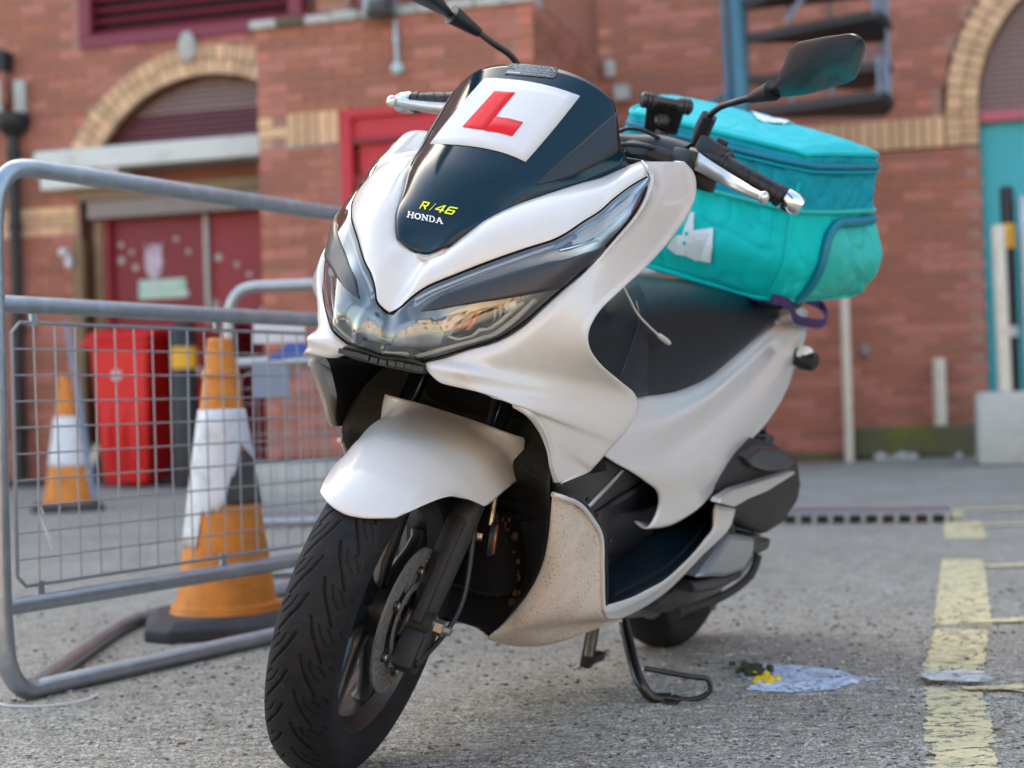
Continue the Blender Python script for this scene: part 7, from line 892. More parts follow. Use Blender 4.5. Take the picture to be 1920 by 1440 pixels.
mb=MB(); mb.tube(curve3(P,4),.010,10); mb.build('pocket_binding',M['tealpipe'],bag,True)
P=[wr(p,NF) for p in BAG['tab']]; patch('loop_tab',P,M['tealpipe'],bag,.004)
S_=[Vector(p) for p in BAG['strap']]; mb=MB(); n=len(S_)
V=[];Fc=[]
Sc=curve3(S_,4)
for p in Sc: V+= [p+Vector((0,0,.010)),p+Vector((0,0,-.010)),p+Vector((.003,.003,-.010)),p+Vector((.003,.003,.010))]
for i in range(len(Sc)-1):
    for q in range(4): Fc.append((i*4+q,i*4+(q+1)%4,(i+1)*4+(q+1)%4,(i+1)*4+q))
mb.add(V,Fc); mb.build('strap',M['purple'],bag,False)
# ================================================================== GROUND
A0=R(15.6); EV=Vector((math.cos(A0),-math.sin(A0),0)); NV=Vector((math.sin(A0),math.cos(A0),0))
def W(s,t,z=0): return EV*s+NV*t+Vector((0,0,z))
def gz(x,y):
    t=x*NV.x+y*NV.y; s=x*EV.x+y*EV.y
    k=min(max((t-7.6)/3.2,0),1); k=k*k*(3-2*k); return k*(.05+.05*min(max((s+1)/2,0),1))
def groundmat():
    m=bpy.data.materials.new('brushed_aggregate_concrete'); m.use_nodes=True; n=m.node_tree; L=n.links; b=n.nodes['Principled BSDF']; b.inputs['Roughness'].default_value=.86
    tc=n.nodes.new('ShaderNodeTexCoord')
    def nz(sc,det=6,ro=.6,st=None):
        t=n.nodes.new('ShaderNodeTexNoise'); t.inputs['Scale'].default_value=sc; t.inputs['Detail'].default_value=det; t.inputs['Roughness'].default_value=ro
        if st:
            mp=n.nodes.new('ShaderNodeMapping'); mp.inputs['Scale'].default_value=st; mp.inputs['Rotation'].default_value=(0,0,R(4)); L.new(tc.outputs['Object'],mp.inputs['Vector']); L.new(mp.outputs[0],t.inputs['Vector'])
        else: L.new(tc.outputs['Object'],t.inputs['Vector'])
        return t
    def ramp(src,p0,p1,c0,c1):
        r=n.nodes.new('ShaderNodeValToRGB'); r.color_ramp.elements[0].position=p0; r.color_ramp.elements[1].position=p1; r.color_ramp.elements[0].color=(*c0,1); r.color_ramp.elements[1].color=(*c1,1); L.new(src,r.inputs[0]); return r.outputs[0]
    def mix(f,a,bb,mode='MIX'):
        x=n.nodes.new('ShaderNodeMix'); x.data_type='RGBA'; x.blend_type=mode
        if isinstance(f,float): x.inputs['Factor'].default_value=f
        else: L.new(f,x.inputs['Factor'])
        L.new(a,x.inputs['A']); L.new(bb,x.inputs['B']) if not isinstance(bb,tuple) else setattr(x.inputs['B'],'default_value',(*bb,1)); return x.outputs['Result']
    base=ramp(nz(1.2,6,.65).outputs['Fac'],.3,.7,(.42,.39,.34),(.68,.645,.57))
    streak=ramp(nz(60,4,.7,(.28,1.9,1)).outputs['Fac'],.42,.62,(.15,.125,.10),(.82,.79,.70)); c=mix(.5,base,streak)
    blot=ramp(nz(3.3,8,.8).outputs['Fac'],.45,.72,(0,0,0),(.55,)*3); c=mix(blot,c,(.31,.26,.22))
    # exposed aggregate
    v=n.nodes.new('ShaderNodeTexVoronoi'); v.inputs['Scale'].default_value=95; L.new(tc.outputs['Object'],v.inputs['Vector'])
    sel=n.nodes.new('ShaderNodeSeparateColor'); L.new(v.outputs['Color'],sel.inputs[0])
    edge=n.nodes.new('ShaderNodeMath'); edge.operation='LESS_THAN'; edge.inputs[1].default_value=.42; L.new(v.outputs['Distance'],edge.inputs[0])
    gt=n.nodes.new('ShaderNodeMath'); gt.operation='GREATER_THAN'; gt.inputs[1].default_value=.52; L.new(sel.outputs[0],gt.inputs[0])
    mu=n.nodes.new('ShaderNodeMath'); mu.operation='MULTIPLY'; L.new(edge.outputs[0],mu.inputs[0]); L.new(gt.outputs[0],mu.inputs[1])
    r=n.nodes.new('ShaderNodeValToRGB'); e=r.color_ramp.elements; e[0].position=0; e[0].color=(.36,.34,.31,1); e[1].position=1; e[1].color=(.75,.74,.70,1)
    for p,cc in ((.2,(.10,.05,.035)),(.30,(.42,.38,.34)),(.55,(.10,.09,.09)),(.65,(.48,.37,.25)),(.75,(.62,.62,.60))): q=e.new(p); q.color=(*cc,1)
    r.color_ramp.interpolation='CONSTANT'; L.new(sel.outputs[1],r.inputs[0]); mu2=n.nodes.new('ShaderNodeMath'); mu2.operation='MULTIPLY'; mu2.inputs[1].default_value=.75; L.new(mu.outputs[0],mu2.inputs[0])
    c=mix(mu2.outputs[0],c,r.outputs[0])
    v2=n.nodes.new('ShaderNodeTexVoronoi'); v2.inputs['Scale'].default_value=330; L.new(tc.outputs['Object'],v2.inputs['Vector']); s2=n.nodes.new('ShaderNodeSeparateColor'); L.new(v2.outputs['Color'],s2.inputs[0])
    fine=ramp(s2.outputs[0],.1,.95,(.22,.21,.20),(1.6,1.6,1.56)); c=mix(.65,c,fine,'MULTIPLY')
    L.new(c,b.inputs['Base Color'])
    bp=n.nodes.new('ShaderNodeBump'); bp.inputs['Strength'].default_value=.9; bp.inputs['Distance'].default_value=.010
    ad=n.nodes.new('ShaderNodeMath'); ad.operation='MULTIPLY_ADD'; ad.inputs[1].default_value=.5; L.new(v2.outputs['Distance'],ad.inputs[0]); st=nz(70,5,.7,(.3,1.6,1)); L.new(st.outputs['Fac'],ad.inputs[2])
    ad2=n.nodes.new('ShaderNodeMath'); ad2.operation='MULTIPLY_ADD'; ad2.inputs[1].default_value=.35; L.new(mu.outputs[0],ad2.inputs[0]); L.new(ad.outputs[0],ad2.inputs[2])
    L.new(ad2.outputs[0],bp.inputs['Height']); L.new(bp.outputs[0],b.inputs['Normal']); return m
M['ground']=groundmat()
def gridmesh(name,xs,ys,fz,m,kind=None):
    V=[(x,y,fz(x,y)) for y in ys for x in xs]; nx=len(xs); F=[(j*nx+i,j*nx+i+1,(j+1)*nx+i+1,(j+1)*nx+i) for j in range(len(ys)-1) for i in range(nx-1)]
    o=mesh(name,V,F,m,None,True)
    if kind: o['kind']=kind
    return o
xs=[-90,-40,-20]+[-10+i*.5 for i in range(41)]+[20,40,90]; ys=[-90,-40,-15,-5,0]+[.5+i*.35 for i in range(50)]+[25,50,120]
gridmesh('ground',xs,ys,gz,M['ground'],'structure')
# raised relief near the lens: real ridges of brushed concrete
def gmap_noise(x,y):
    return mnoise.noise(Vector((x*14,y*60,0)))*.0046+mnoise.noise(Vector((x*60,y*130,3)))*.0032+mnoise.noise(Vector((x*8,y*14,9)))*.002
xs=[-1.15+i*.0085 for i in range(271)]; ys=[1.72+i*.0062 for i in range(200)]
def fz2(x,y):
    e=min(x+1.15,1.145-x,y-1.72,2.954-y); return .0012*min(e/.05,1)+gmap_noise(x,y)*min(max(e,0)/.08,1)
o=gridmesh('road_relief',xs,ys,fz2,M['ground']); o['kind']='structure'; o.location.z=.0015
# loose chips lying on the concrete
def icochip(r):
    bm=bmesh.new(); bmesh.ops.create_icosphere(bm,subdivisions=1,radius=1)
    V=[v.co.copy() for v in bm.verts]; F=[[v.index for v in f.verts] for f in bm.faces]; bm.free(); return V,F
CV,CF=icochip(1)
cols=[((.60,.58,.54),'pale_chip_stone'),((.17,.085,.06),'rust_brown_chip_stone'),((.07,.062,.06),'dark_chip_stone'),((.30,.20,.12),'tan_chip_stone')]
for ci,(cc,nm) in enumerate(cols):
    mb=MB(); rr=random.Random(20+ci)
    for k in range((5500,900,3200,700)[ci]):
        y=1.75+rr.random()**1.6*2.6; x=rr.uniform(-.42,.42)*y; s=rr.uniform(.0012,.0042)*(1+.3*(ci==1))*(1 if rr.random()<.8 else .6); a=rr.uniform(0,PI)
        ca,sa=math.cos(a),math.sin(a)
        mb.add([(x+(v.x*ca*1.6-v.y*sa)*s,y+(v.x*sa*1.6+v.y*ca)*s,.002+v.z*s*.5+gz(x,y)) for v in CV],CF)
    o=mesh('stone_chips',mb.V,mb.F,mat(nm,cc,.8,var=.3,vscale=200),None); o['kind']='stuff'; o['label']='loose stone chips scattered on the rough concrete'
def surf_z(x,y): return gz(x,y)+(max(fz2(x,y),-.0005)+.0015 if (-1.14<x<1.14 and 1.73<y<2.94) else 0)
# ---- painted lines (worn): sheet with ragged outline as real geometry
def wornmat(name,col,keep=.50,soft=.06,sc=(1,2.2,1),wear=26):
    m=mat(name,col,.75,bump=.5,bscale=120,var=.12,vscale=12,dirt=1,dscale=18,damt=.45,dcol=(.26,.22,.16)); n=m.node_tree; L=n.links; b=n.nodes['Principled BSDF']
    tc=n.nodes.new('ShaderNodeTexCoord'); mp=n.nodes.new('ShaderNodeMapping'); mp.inputs['Scale'].default_value=sc; L.new(tc.outputs['Object'],mp.inputs['Vector'])
    t=n.nodes.new('ShaderNodeTexNoise'); t.inputs['Scale'].default_value=wear; t.inputs['Detail'].default_value=7; t.inputs['Roughness'].default_value=.7; L.new(mp.outputs[0],t.inputs['Vector'])
    r=n.nodes.new('ShaderNodeMapRange'); r.inputs[1].default_value=keep-soft; r.inputs[2].default_value=keep; L.new(t.outputs['Fac'],r.inputs[0]); L.new(r.outputs[0],b.inputs['Alpha']); return m
M['yline']=wornmat('worn_yellow_road_paint',(.72,.62,.36),.465,.06)
M['wsplat']=wornmat('pale_blue_white_spill',(.60,.70,.88),.475,.05,(1,1.3,1),95)
def strip_xy(name,pts,wd,m,z=.004,jag=.012,seed=1,cell=.02):
    """ragged ribbon along a polyline on the ground"""
    rr=random.Random(seed); P=[Vector((p[0],p[1],0)) for p in pts]; V=[];F=[]; out=[]
    for i in range(len(P)-1):
        n=max(2,int((P[i+1]-P[i]).length/cell))
        for k in range(n): out.append(P[i]+(P[i+1]-P[i])*k/n)
    out.append(P[-1])
    for i,p in enumerate(out):
        d=(out[min(i+1,len(out)-1)]-out[max(i-1,0)]).normalized(); q=Vector((-d.y,d.x,0))
        a=wd/2+rr.uniform(-jag,jag)*.6+mnoise.noise(Vector((i*.35,seed,0)))*jag; b=wd/2+rr.uniform(-jag,jag)*.6+mnoise.noise(Vector((i*.35,seed+9,0)))*jag
        for s in (a,a*.33,-b*.33,-b):
            v=p+q*s; V.append((v.x,v.y,surf_z(v.x,v.y)+z-.0028))
    for i in range(len(out)-1):
        for j in range(3): F.append((i*4+j,i*4+j+1,(i+1)*4+j+1,(i+1)*4+j))
    o=mesh(name,V,F,m,None,True); o['kind']='structure'; return o
l0=Vector((.60,2.05,0)); ld=NV
strip_xy('road_marking',[(.585,2.02),(.673,2.353),(.79,2.80)],.098,M['yline'],.0045,.016,1)
strip_xy('road_marking',[(.835,2.96),(1.01,3.50)],.115,M['yline'],.0045,.007,2)
strip_xy('road_marking',[(1.03,3.56),(1.22,4.20),(1.44,4.95)],.13,M['yline'],.0045,.006,3)
strip_xy('road_marking',[(1.66,5.65),(1.87,6.42)],.15,M['yline'],.0045,.006,4)
strip_xy('road_marking',[(1.86,6.62),(1.97,7.05)],.16,M['yline'],.0045,.006,5)
for i,(x,y,sl_,w_) in enumerate([(.80,2.77,-.06,.055),(1.05,3.60,.02,.065),(1.44,4.72,.06,.08),(1.83,6.16,.02,.09),(1.95,6.98,.02,.11)]): strip_xy('road_marking',[(x,y),(x+.9,y+.9*sl_+.0)],w_,M['yline'],.0085,.008,10+i)
M['wline']=wornmat('worn_white_road_paint',(.66,.68,.68),.47,.05,(1,3,1),40)
strip_xy('road_marking',[(.80,2.82),(.83,2.94)],.12,M['wline'],.0125,.02,31,.01)
# ---- pale spill with yellow blob and dark clump
cx,cy=.56,2.93; rr=random.Random(4); ring=[]
pix=[(.436,3.061),(.504,3.118),(.564,3.088),(.626,3.028),(.644,2.966),(.685,2.90),(.623,2.874),(.571,2.813),(.491,2.805),(.419,2.847),(.448,2.902),(.431,2.99)]
P=_hermite(np.array([(a,b,0) for a,b in pix+[pix[0]]],float),8)[:-1]
ctr=Vector((.565,2.90,0)); V=[];F=[]; m_=len(P)
for k in range(8):
    f=(k+1)/8
    for i,p in enumerate(P):
        jit=1+(mnoise.noise(Vector((i*.9,2,0)))*.06 if k==7 else 0); q=ctr+(Vector(p)-ctr)*f*jit; V.append((q.x,q.y,surf_z(q.x,q.y)+.002))
V.append((ctr.x,ctr.y,surf_z(ctr.x,ctr.y)+.002))
for k in range(7):
    for i in range(m_): F.append((k*m_+i,k*m_+(i+1)%m_,(k+1)*m_+(i+1)%m_,(k+1)*m_+i))
for i in range(m_): F.append((len(V)-1,i,(i+1)%m_))
sp=empty('paint_spill','pale blue-white paint splat on the concrete with a yellow blob, right of the side stand','spill',Matrix.Identity(4))
mesh('spill_patch',V,F,M['wsplat'],sp)
mb=MB(); rr=random.Random(5)
for k in range(16): mb.lathe((.468+rr.gauss(0,.016),2.94+rr.gauss(0,.022),.003),(0,0,1),[(0,.009),(rr.uniform(.003,.007),.007),(.008,.002)],8,ph=rr.random())
mb.build('yellow_blob',M['ticketyellow'],sp,True)
mb=MB()
for k in range(40): mb.box((.458+rr.gauss(0,.014),3.03+rr.gauss(0,.03),.004+rr.random()*.006),(rr.uniform(.004,.009),rr.uniform(.004,.009),.004),(Vector((1,rr.random(),0)).normalized(),Vector((-rr.random(),1,0)).normalized(),Vector((0,0,1))),.002)
mb.build('dark_clump',M['ticketgreen'],sp,True)
# ---- drainage channel along the wall side
dr=empty('drain_channel','long slotted drainage channel set in the concrete behind the scooter','drain',Matrix.Translation(W(-1.5,7.35,0)))
def LW(o,p): return o.matrix_world.inverted()@Vector(p)
mb=MB(); z0=.006
def bx(mb,s0,s1,t0,t1,z0_,z1_,bev=0,base=None):
    c=W((s0+s1)/2,(t0+t1)/2,(z0_+z1_)/2); 
    if base is not None: c=c-base
    mb.box(c,((s1-s0)/2,(t1-t0)/2,abs(z1_-z0_)/2),(EV,NV,Vector((0,0,1))),bev); return mb
b0=W(-1.5,7.35,0)
mb=MB(); bx(mb,-3.2,.03,6.63,6.90,.0,.036,base=b0); mb.build('channel_bed',M['black'],dr)
mb=MB(); bx(mb,-3.2,.034,6.60,6.94,.036,.046,.003,base=b0); mb.build('channel_top',M['galv'],dr)
for k in range(48):
    s=-3.19+k*.068; mb=MB(); bx(mb,s,s+.018,6.605,6.63,.001,.036,base=b0); mb.build('slot_bar',M['galv'],dr)
# ================================================================== BUILDING
def isin(p):
    d=p-EYE; dep=d.dot(fw); x=960+2865*d.dot(rt)/dep; y=720-2865*d.dot(up)/dep; return dep>0 and -30<x<1950 and -30<y<1300
def brickmeshes(base,length,h=.065,tints=6,mm='brick',seed=0):
    out=[]; r_=random.Random(seed)
    for k in range(tints):
        V=[]; 
        t=r_.uniform(.72,1.22); tr=(t*r_.uniform(.97,1.08),t*r_.uniform(.93,1.05),t*r_.uniform(.9,1.08),1)
        c=.004
        mb=MB(); mb.box((0,0,0),(length/2,.012,h/2)); me=bpy.data.meshes.new('brick'); me.from_pydata(mb.V,[],mb.F); me.materials.append(M[mm])
        at=me.color_attributes.new('tint','FLOAT_COLOR','CORNER'); at.data.foreach_set('color',list(tr)*sum(p.loop_total for p in me.polygons)); out.append((me,tr,mb.V,mb.F))
    return out
def wall(name,label,origin,U,N,ulen,z0,z1,solid,parentmat,extra=None,seed=0,limit=300,ochre=None):
    """origin world, U along, N outward; solid(u,z)->bool ; ochre(u,z)->bool"""
    root=empty(name,label,'brick wall',Matrix.Translation(origin))
    rot=Matrix((U,N,Vector((0,0,1)))).transposed().to_4x4(); r_=random.Random(seed)
    types={'s':brickmeshes(None,.215,seed=1),'h':brickmeshes(None,.1025,seed=2),'os':brickmeshes(None,.215,mm='ochre',seed=3),'oh':brickmeshes(None,.1025,mm='ochre',seed=4)}
    items=[]; nz_=int((z1-z0)/.075)
    for j in range(nz_):
        z=z0+.0375+j*.075; off=(j%2)*.1125; u=-off
        while u<ulen:
            uc=u+.1125; L_=.215
            if u<0: L_=.1025; uc=.05125+.0; 
            kk='s' if u>=0 else 'h'
            if uc+L_/2>ulen+.01: L_=.1025; uc=ulen-.0512; kk='h'
            if solid(uc,z) and solid(uc-L_*.45,z) and solid(uc+L_*.45,z): items.append((kk,uc,z))
            else:
                for du in (-.056,.056):
                    if kk=='s' and solid(uc+du,z) and solid(uc+du-.05,z) and solid(uc+du+.05,z): items.append(('h',uc+du,z))
            u+=.225
    vis=[];rest=[]
    for it in items:
        k,uc,z=it; p=origin+U*uc+Vector((0,0,z)); oc=ochre(uc,z) if ochre else False; (vis if isin(p) else rest).append((k if not oc else 'o'+k,uc,z,(p-EYE).length))
    vis.sort(key=lambda a:a[3]); rest+=vis[limit:]; vis=vis[:limit]
    for k,uc,z,_ in vis:
        me,tr,V,F=r_.choice(types[k]); o=bpy.data.objects.new('brick',me); COL.objects.link(o); o.parent=root; o.matrix_local=Matrix.Translation(U*uc+Vector((0,0,z))+N*r_.uniform(-.001,.003))@rot
    V2=[];F2=[];T2=[];mats=[]
    bi={}
    for mm in ('brick','ochre'):
        V2=[];F2=[];T2=[]
        for k,uc,z,_ in rest:
            if (k[0]=='o')!=(mm=='ochre'): continue
            me,tr,V,F=r_.choice(types[k]); b=len(V2); c=U*uc+Vector((0,0,z))+N*r_.uniform(-.001,.003)
            V2+=[tuple(c+U*v[0]+N*v[1]+Vector((0,0,v[2]))) for v in V]; F2+=[tuple(i+b for i in f) for f in F]; T2+=[tr]*len(F)
        if V2: o=mesh('brickwork',V2,F2,M[mm],root,tint=T2); o['kind']='stuff'
    return root,rot
def cover(root,origin,U,N,name,m,polys,dep=0.0):
    """mortar backing from a cell grid"""
def mortar(root,U,N,ulen,z0,z1,solid,step=.0375):
    V=[];F=[]; nu=int(round(ulen/.05)); nz_=int(round((z1-z0)/.0375))
    idx={}
    def vid(i,j):
        if (i,j) not in idx: idx[(i,j)]=len(V); V.append(tuple(U*(i*ulen/nu)+Vector((0,0,z0+j*(z1-z0)/nz_))+N*.006))
        return idx[(i,j)]
    for i in range(nu):
        for j in range(nz_):
            if solid((i+.5)*ulen/nu,z0+(j+.5)*(z1-z0)/nz_): F.append((vid(i,j),vid(i+1,j),vid(i+1,j+1),vid(i,j+1)))
    o=mesh('mortar',V,F,M['mortar'],root); return o
NO=-NV   # outward (towards the camera)
def voussoirs(root,base,cs,cz,tface,Rin,a0,a1,rows=2,name='arch_brick',n=None,m='ochre',proud=.012):
    n=n or int((a1-a0)*(Rin+.05)/.075)
    rr=random.Random(5); c0=None
    for k in range(n):
        for r_ in range(rows):
            if r_%2==1 and False: continue
            a=a0+(a1-a0)*(k+.5)/n; rc=Rin+.056+r_*.1125; da=(a1-a0)/n*.45
            rad=Vector((math.cos(a),0,math.sin(a))); p=W(cs+rc*math.cos(a),tface,cz+rc*math.sin(a))-base
            axr=(EV*math.cos(a)+Vector((0,0,math.sin(a)))); axt=(-EV*math.sin(a)+Vector((0,0,math.cos(a))))
            mb=MB(); mb.box(p+NO*proud,(.0515,da*rc,.03),(axr,axt,NO)); t=rr.uniform(.8,1.15); mesh(name,mb.V,mb.F,M[m],root,tint=[(t,t*rr.uniform(.95,1.03),t,1)]*6)
def soldiers(root,base,s0,s1,t,z0,z1,proud=.012):
    n=int(round((s1-s0)/.075)); rr=random.Random(8)
    for k in range(n):
        a=s0+(s1-s0)*k/n; b=s0+(s1-s0)*(k+1)/n; mb=MB(); bx(mb,a+.005,b-.005,t-proud-.012,t-.0,z0+.004,z1-.004,base=base); tt=rr.uniform(.82,1.15); mesh('soldier_brick',mb.V,mb.F,M['ochre'],root,tint=[(tt,tt*rr.uniform(.95,1.03),tt,1)]*6)
def boxpart(root,base,name,m,s0,s1,t0,t1,z0,z1,bev=0,smooth=False):
    mb=MB(); bx(mb,s0,s1,t0,t1,z0,z1,bev,base); return mb.build(name,M[m] if isinstance(m,str) else m,root,smooth)
# ---- left wall, t=10.4
tL=10.4; acs,acz,aR=-5.20,2.007,1.073
def solidL(u,z):
    s=-9.6+u
    if s>-4.05: return False
    if s>-6.24 and s<-4.3 and z>3.36: return False
    d=math.hypot(s-acs,z-acz)
    if z>2.3 and d<aR+.225: return False
    if -6.5<s<-3.95 and z<2.58 and (z>2.28 or s>-6.28): return False
    return True
baseL=W(-9.6,tL,0)
lw,_=wall('left_brick_wall','red brick wall at the left with a buff brick arch over maroon doors',baseL,EV,NO,5.6,0.0,4.2,solidL,None,seed=11,ochre=lambda u,z:(-9.6+u<-6.2 and 1.95<z<2.19))
mortar(lw,EV,NO,5.6,0,4.2,solidL)
voussoirs(lw,baseL,acs,acz,tL,aR,R(28),R(152),2,m='ochre')
mb=MB(); p=W(-5.33,tL-.05,3.29)-baseL; mb.lathe(p,NO,[(-.03,.0),(-.03,.06),(.02,.07),(.045,.05),(.055,.0)],20); o=mb.build('keystone_lamp',M['concrete'],lw,True); 
for v in o.data.vertices: v.co.z=p.z+(v.co.z-p.z)*1.7
boxpart(lw,baseL,'stone_lintel','whitepaintc',-6.60,-4.0,tL-.16,tL+.1,2.42,2.58,.012)
boxpart(lw,baseL,'stone_lintel_end','whitepaintc',-6.57,-5.9,tL-.13,tL+.1,2.285,2.42,.02)
boxpart(lw,baseL,'timber_beam','timber',-6.30,-4.0,tL-.06,tL+.1,2.19,2.285,.006)
boxpart(lw,baseL,'shutter_box','greybeam',-6.22,-4.0,tL-.05,tL+.12,2.05,2.19,.012)
boxpart(lw,baseL,'buff_block','ochre',-6.25,-6.19,tL-.02,tL+.1,1.9,2.05,0) if False else None
for k in range(13):
    z=2.585+k*.042; dz=z+.02-acz; hwid=math.sqrt(max((aR+.0)**2-dz*dz,0)) if abs(dz)<aR else 0
    if hwid<.08: continue
    o=boxpart(lw,baseL,'shutter_slat','shutter_lo' if k<6 else 'shutter',acs-hwid,acs+hwid,tL+.10,tL+.125,z,z+.036,.006)
boxpart(lw,baseL,'door_left','maroon',-6.09,-5.30,tL+.10,tL+.15,0.05,2.05); boxpart(lw,baseL,'door_right','maroonf',-5.27,-4.0,tL+.10,tL+.15,.05,2.05)
boxpart(lw,baseL,'door_edge','concrete',-5.30,-5.265,tL+.06,tL+.14,.05,2.06); boxpart(lw,baseL,'door_frame','timber',-6.20,-6.13,tL+.02,tL+.12,0,2.05); boxpart(lw,baseL,'door_frame','maroonf',-6.13,-6.09,tL+.04,tL+.12,0,2.05)
boxpart(lw,baseL,'wall_post','timber',-6.33,-6.24,tL-.10,tL-.02,0,1.9,.01)
boxpart(lw,baseL,'door_sign','signg',-5.87,-5.47,tL+.085,tL+.10,1.43,1.58,.004)
o=mesh('sign_lettering',*(lambda VF:([W(-5.84+v[0]*.075,tL+.083,1.452+v[1]*.075)-baseL for v in VF[0]],VF[1]))(text_mesh('FIRE EXIT\nKEEP CLEAR')),M['white_ink'],lw)
for v in o.data.vertices: v.co.z+=.06
cr_=[(-.10,.17),(-.05,.13),(0,.16),(.05,.13),(.10,.17),(.09,.05),(.11,-.02),(.07,-.12),(0,-.17),(-.07,-.12),(-.11,-.02),(-.09,.05)]
mb=MB(); mb.prism([W(-5.74+a*.75,tL+.096,1.72+b*.85)-baseL for a,b in cr_],NO*.006); mb.build('door_crest',mat('white_stencil_paint',(.55,.50,.58),.6,dirt=1,dscale=14,damt=.8,dcol=(.3,.05,.09),dlow=.45,dhigh=.6),lw)
for (s,z,r_) in ((-6.02,1.86,.022),(-6.02,1.74,.03),(-5.93,1.80,.02),(-5.9,1.68,.025),(-5.55,1.88,.02),(-5.45,1.78,.02),(-5.20,1.72,.03),(-5.05,1.66,.022),(-4.95,1.58,.022),(-5.02,1.45,.026),(-4.85,1.30,.03),(-5.25,1.36,.05)):
    mb=MB(); mb.lathe(W(s,tL+.10,z)-baseL,NO,[(0,r_),(.003,r_*.7)],10); mb.build('paint_spot',M['concrete'],lw)
# upper louvre
boxpart(lw,baseL,'louvre_frame','louvre',-6.26,-4.2,tL-.03,tL+.05,3.36,3.46,.006); boxpart(lw,baseL,'louvre_frame','louvre',-6.26,-6.16,tL-.032,tL+.052,3.46,4.3,.006); boxpart(lw,baseL,'louvre_frame','louvre',-4.52,-4.42,tL-.031,tL+.051,3.46,4.3,.006)
boxpart(lw,baseL,'louvre_back','black',-6.2,-4.5,tL+.10,tL+.14,3.4,4.3)
for k in range(9):
    z=3.47+k*.085; mb=MB(); c=W(-5.34,tL+.04,z+.025)-baseL; n_=(NO*.75+Vector((0,0,-.66))).normalized(); mb.box(c,(.82,.034,.005),(EV,n_,EV.cross(n_))); mb.build('louvre_slat',M['louvre'],lw)
# drainpipe with hopper, its own thing
dp=empty('drainpipe','black cast iron drainpipe with a hopper head on the left brick wall','drainpipe',Matrix.Translation(W(-6.81,tL-.10,0))); b_=W(-6.81,tL-.10,0)
mb=MB(); mb.tube([Vector((0,0,0)),Vector((0,0,2.76))],.045,14); mb.build('pipe',M['black'],dp,True)
mb=MB(); mb.lathe((0,0,2.72),(0,0,1),[(0,.05),(.05,.10),(.10,.13),(.17,.13),(.18,.12)],12); mb.build('hopper',M['black'],dp,True)
for z in (2.0,2.55,1.2,.4): mb=MB(); mb.lathe((0,0,z),(0,0,1),[(0,.053),(.06,.055)],14); mb.build('pipe_collar',M['fork'],dp,True)
for dx in (-.12,.06): mb=MB(); mb.box(Vector((dx,.02,3.02)),(.045,.04,.14),None,.02); mb.build('vent_stub',M['concrete'],dp,True)
boxpart(lw,baseL,'upper_box','black',-7.4,-6.84,tL-.16,tL,3.23,3.40,.03); boxpart(lw,baseL,'upper_box_body','brickplain',-7.4,-6.86,tL-.14,tL,2.98,3.23)
# tap on the wall post
mb=MB(); mb.lathe(W(-6.37,tL-.10,1.80)-baseL,NO,[(0,.03),(.06,.035),(.08,.02)],12); mb.lathe(W(-6.34,tL-.12,1.72)-baseL,(0,0,1),[(-.03,.03),(.06,.03)],10); mb.build('wall_tap',M['signwhite'],lw,True)
# ---- projecting porch, t=9.57
tP=9.57; sP0,sP1=-4.41,-2.462
def solidP(u,z):
    s=sP0+u
    if -3.82<s<-2.72 and z<2.575: return False
    if s<-3.82 and s>-4.20 and 2.33<z<2.565: return False
    return z<3.14
baseP=W(sP0,tP,0)
pw,_=wall('brick_porch','projecting red brick porch with a crimson door and lichened coping, behind the scooter screen','',None,None,0,0,0,None,None) if False else wall('brick_porch','projecting red brick porch with a crimson door and lichened coping, behind the scooter screen',baseP,EV,NO,sP1-sP0,0.0,3.15,solidP,None,seed=21,ochre=lambda u,z:(u<.24 and 2.33<z<2.57))
mortar(pw,EV,NO,sP1-sP0,0,3.15,solidP)
soldiers(pw,baseP,-4.20,-3.82,tP,2.335,2.56)
boxpart(pw,baseP,'door_leaf','crimson',-3.70,-2.85,tP+.05,tP+.10,.04,2.33); boxpart(pw,baseP,'door_head','crimson',-3.82,-2.72,tP-.01,tP+.10,2.50,2.575,.004); boxpart(pw,baseP,'door_jamb','crimson',-3.82,-3.74,tP-.012,tP+.098,0,2.50,.004); boxpart(pw,baseP,'door_jamb','crimson',-2.80,-2.72,tP-.012,tP+.098,0,2.50,.004)
boxpart(pw,baseP,'transom_panel','crimson',-3.74,-2.80,tP+.03,tP+.08,2.36,2.50); boxpart(pw,baseP,'transom_shadow_rail','maroon',-3.735,-2.805,tP+.005,tP+.08,2.32,2.36)  # darker maroon rail paints in the shadow line below the transom panel
boxpart(pw,baseP,'door_plate','maroonf',-3.73,-3.68,tP+.03,tP+.06,1.95,2.12)
for k in range(10):
    s=sP0-.03+k*.2; boxpart(pw,baseP,'coping_stone','concrete' if k!=1 else 'moss',s,s+.193,tP-.05-.01*(k%3==0),tP+.22,3.145,3.205+.006*(k%2),.014)
for k in range(8):
    t=tP+.22+k*.23; mb=MB(); bx(mb,sP1-.2,sP1+.012,t,t+.222,3.145,3.205,.006,base=baseP); mb.build('coping_stone',M['brickplain'],pw)
# side face of the porch: right return wall
baseS=W(sP1,tP,0)
sw_,_=wall('porch_side_wall','shaded brick side wall of the porch, right of the screen top',baseS,NV,EV,2.03,0.0,3.15,lambda u,z:True,None,seed=31,limit=300)
mortar(sw_,NV,EV,2.03,0,3.15,lambda u,z:True)
boxpart(pw,baseP,'porch_roof','black',sP0+.1,sP1-.1,tP+.1,11.6,3.06,3.12)
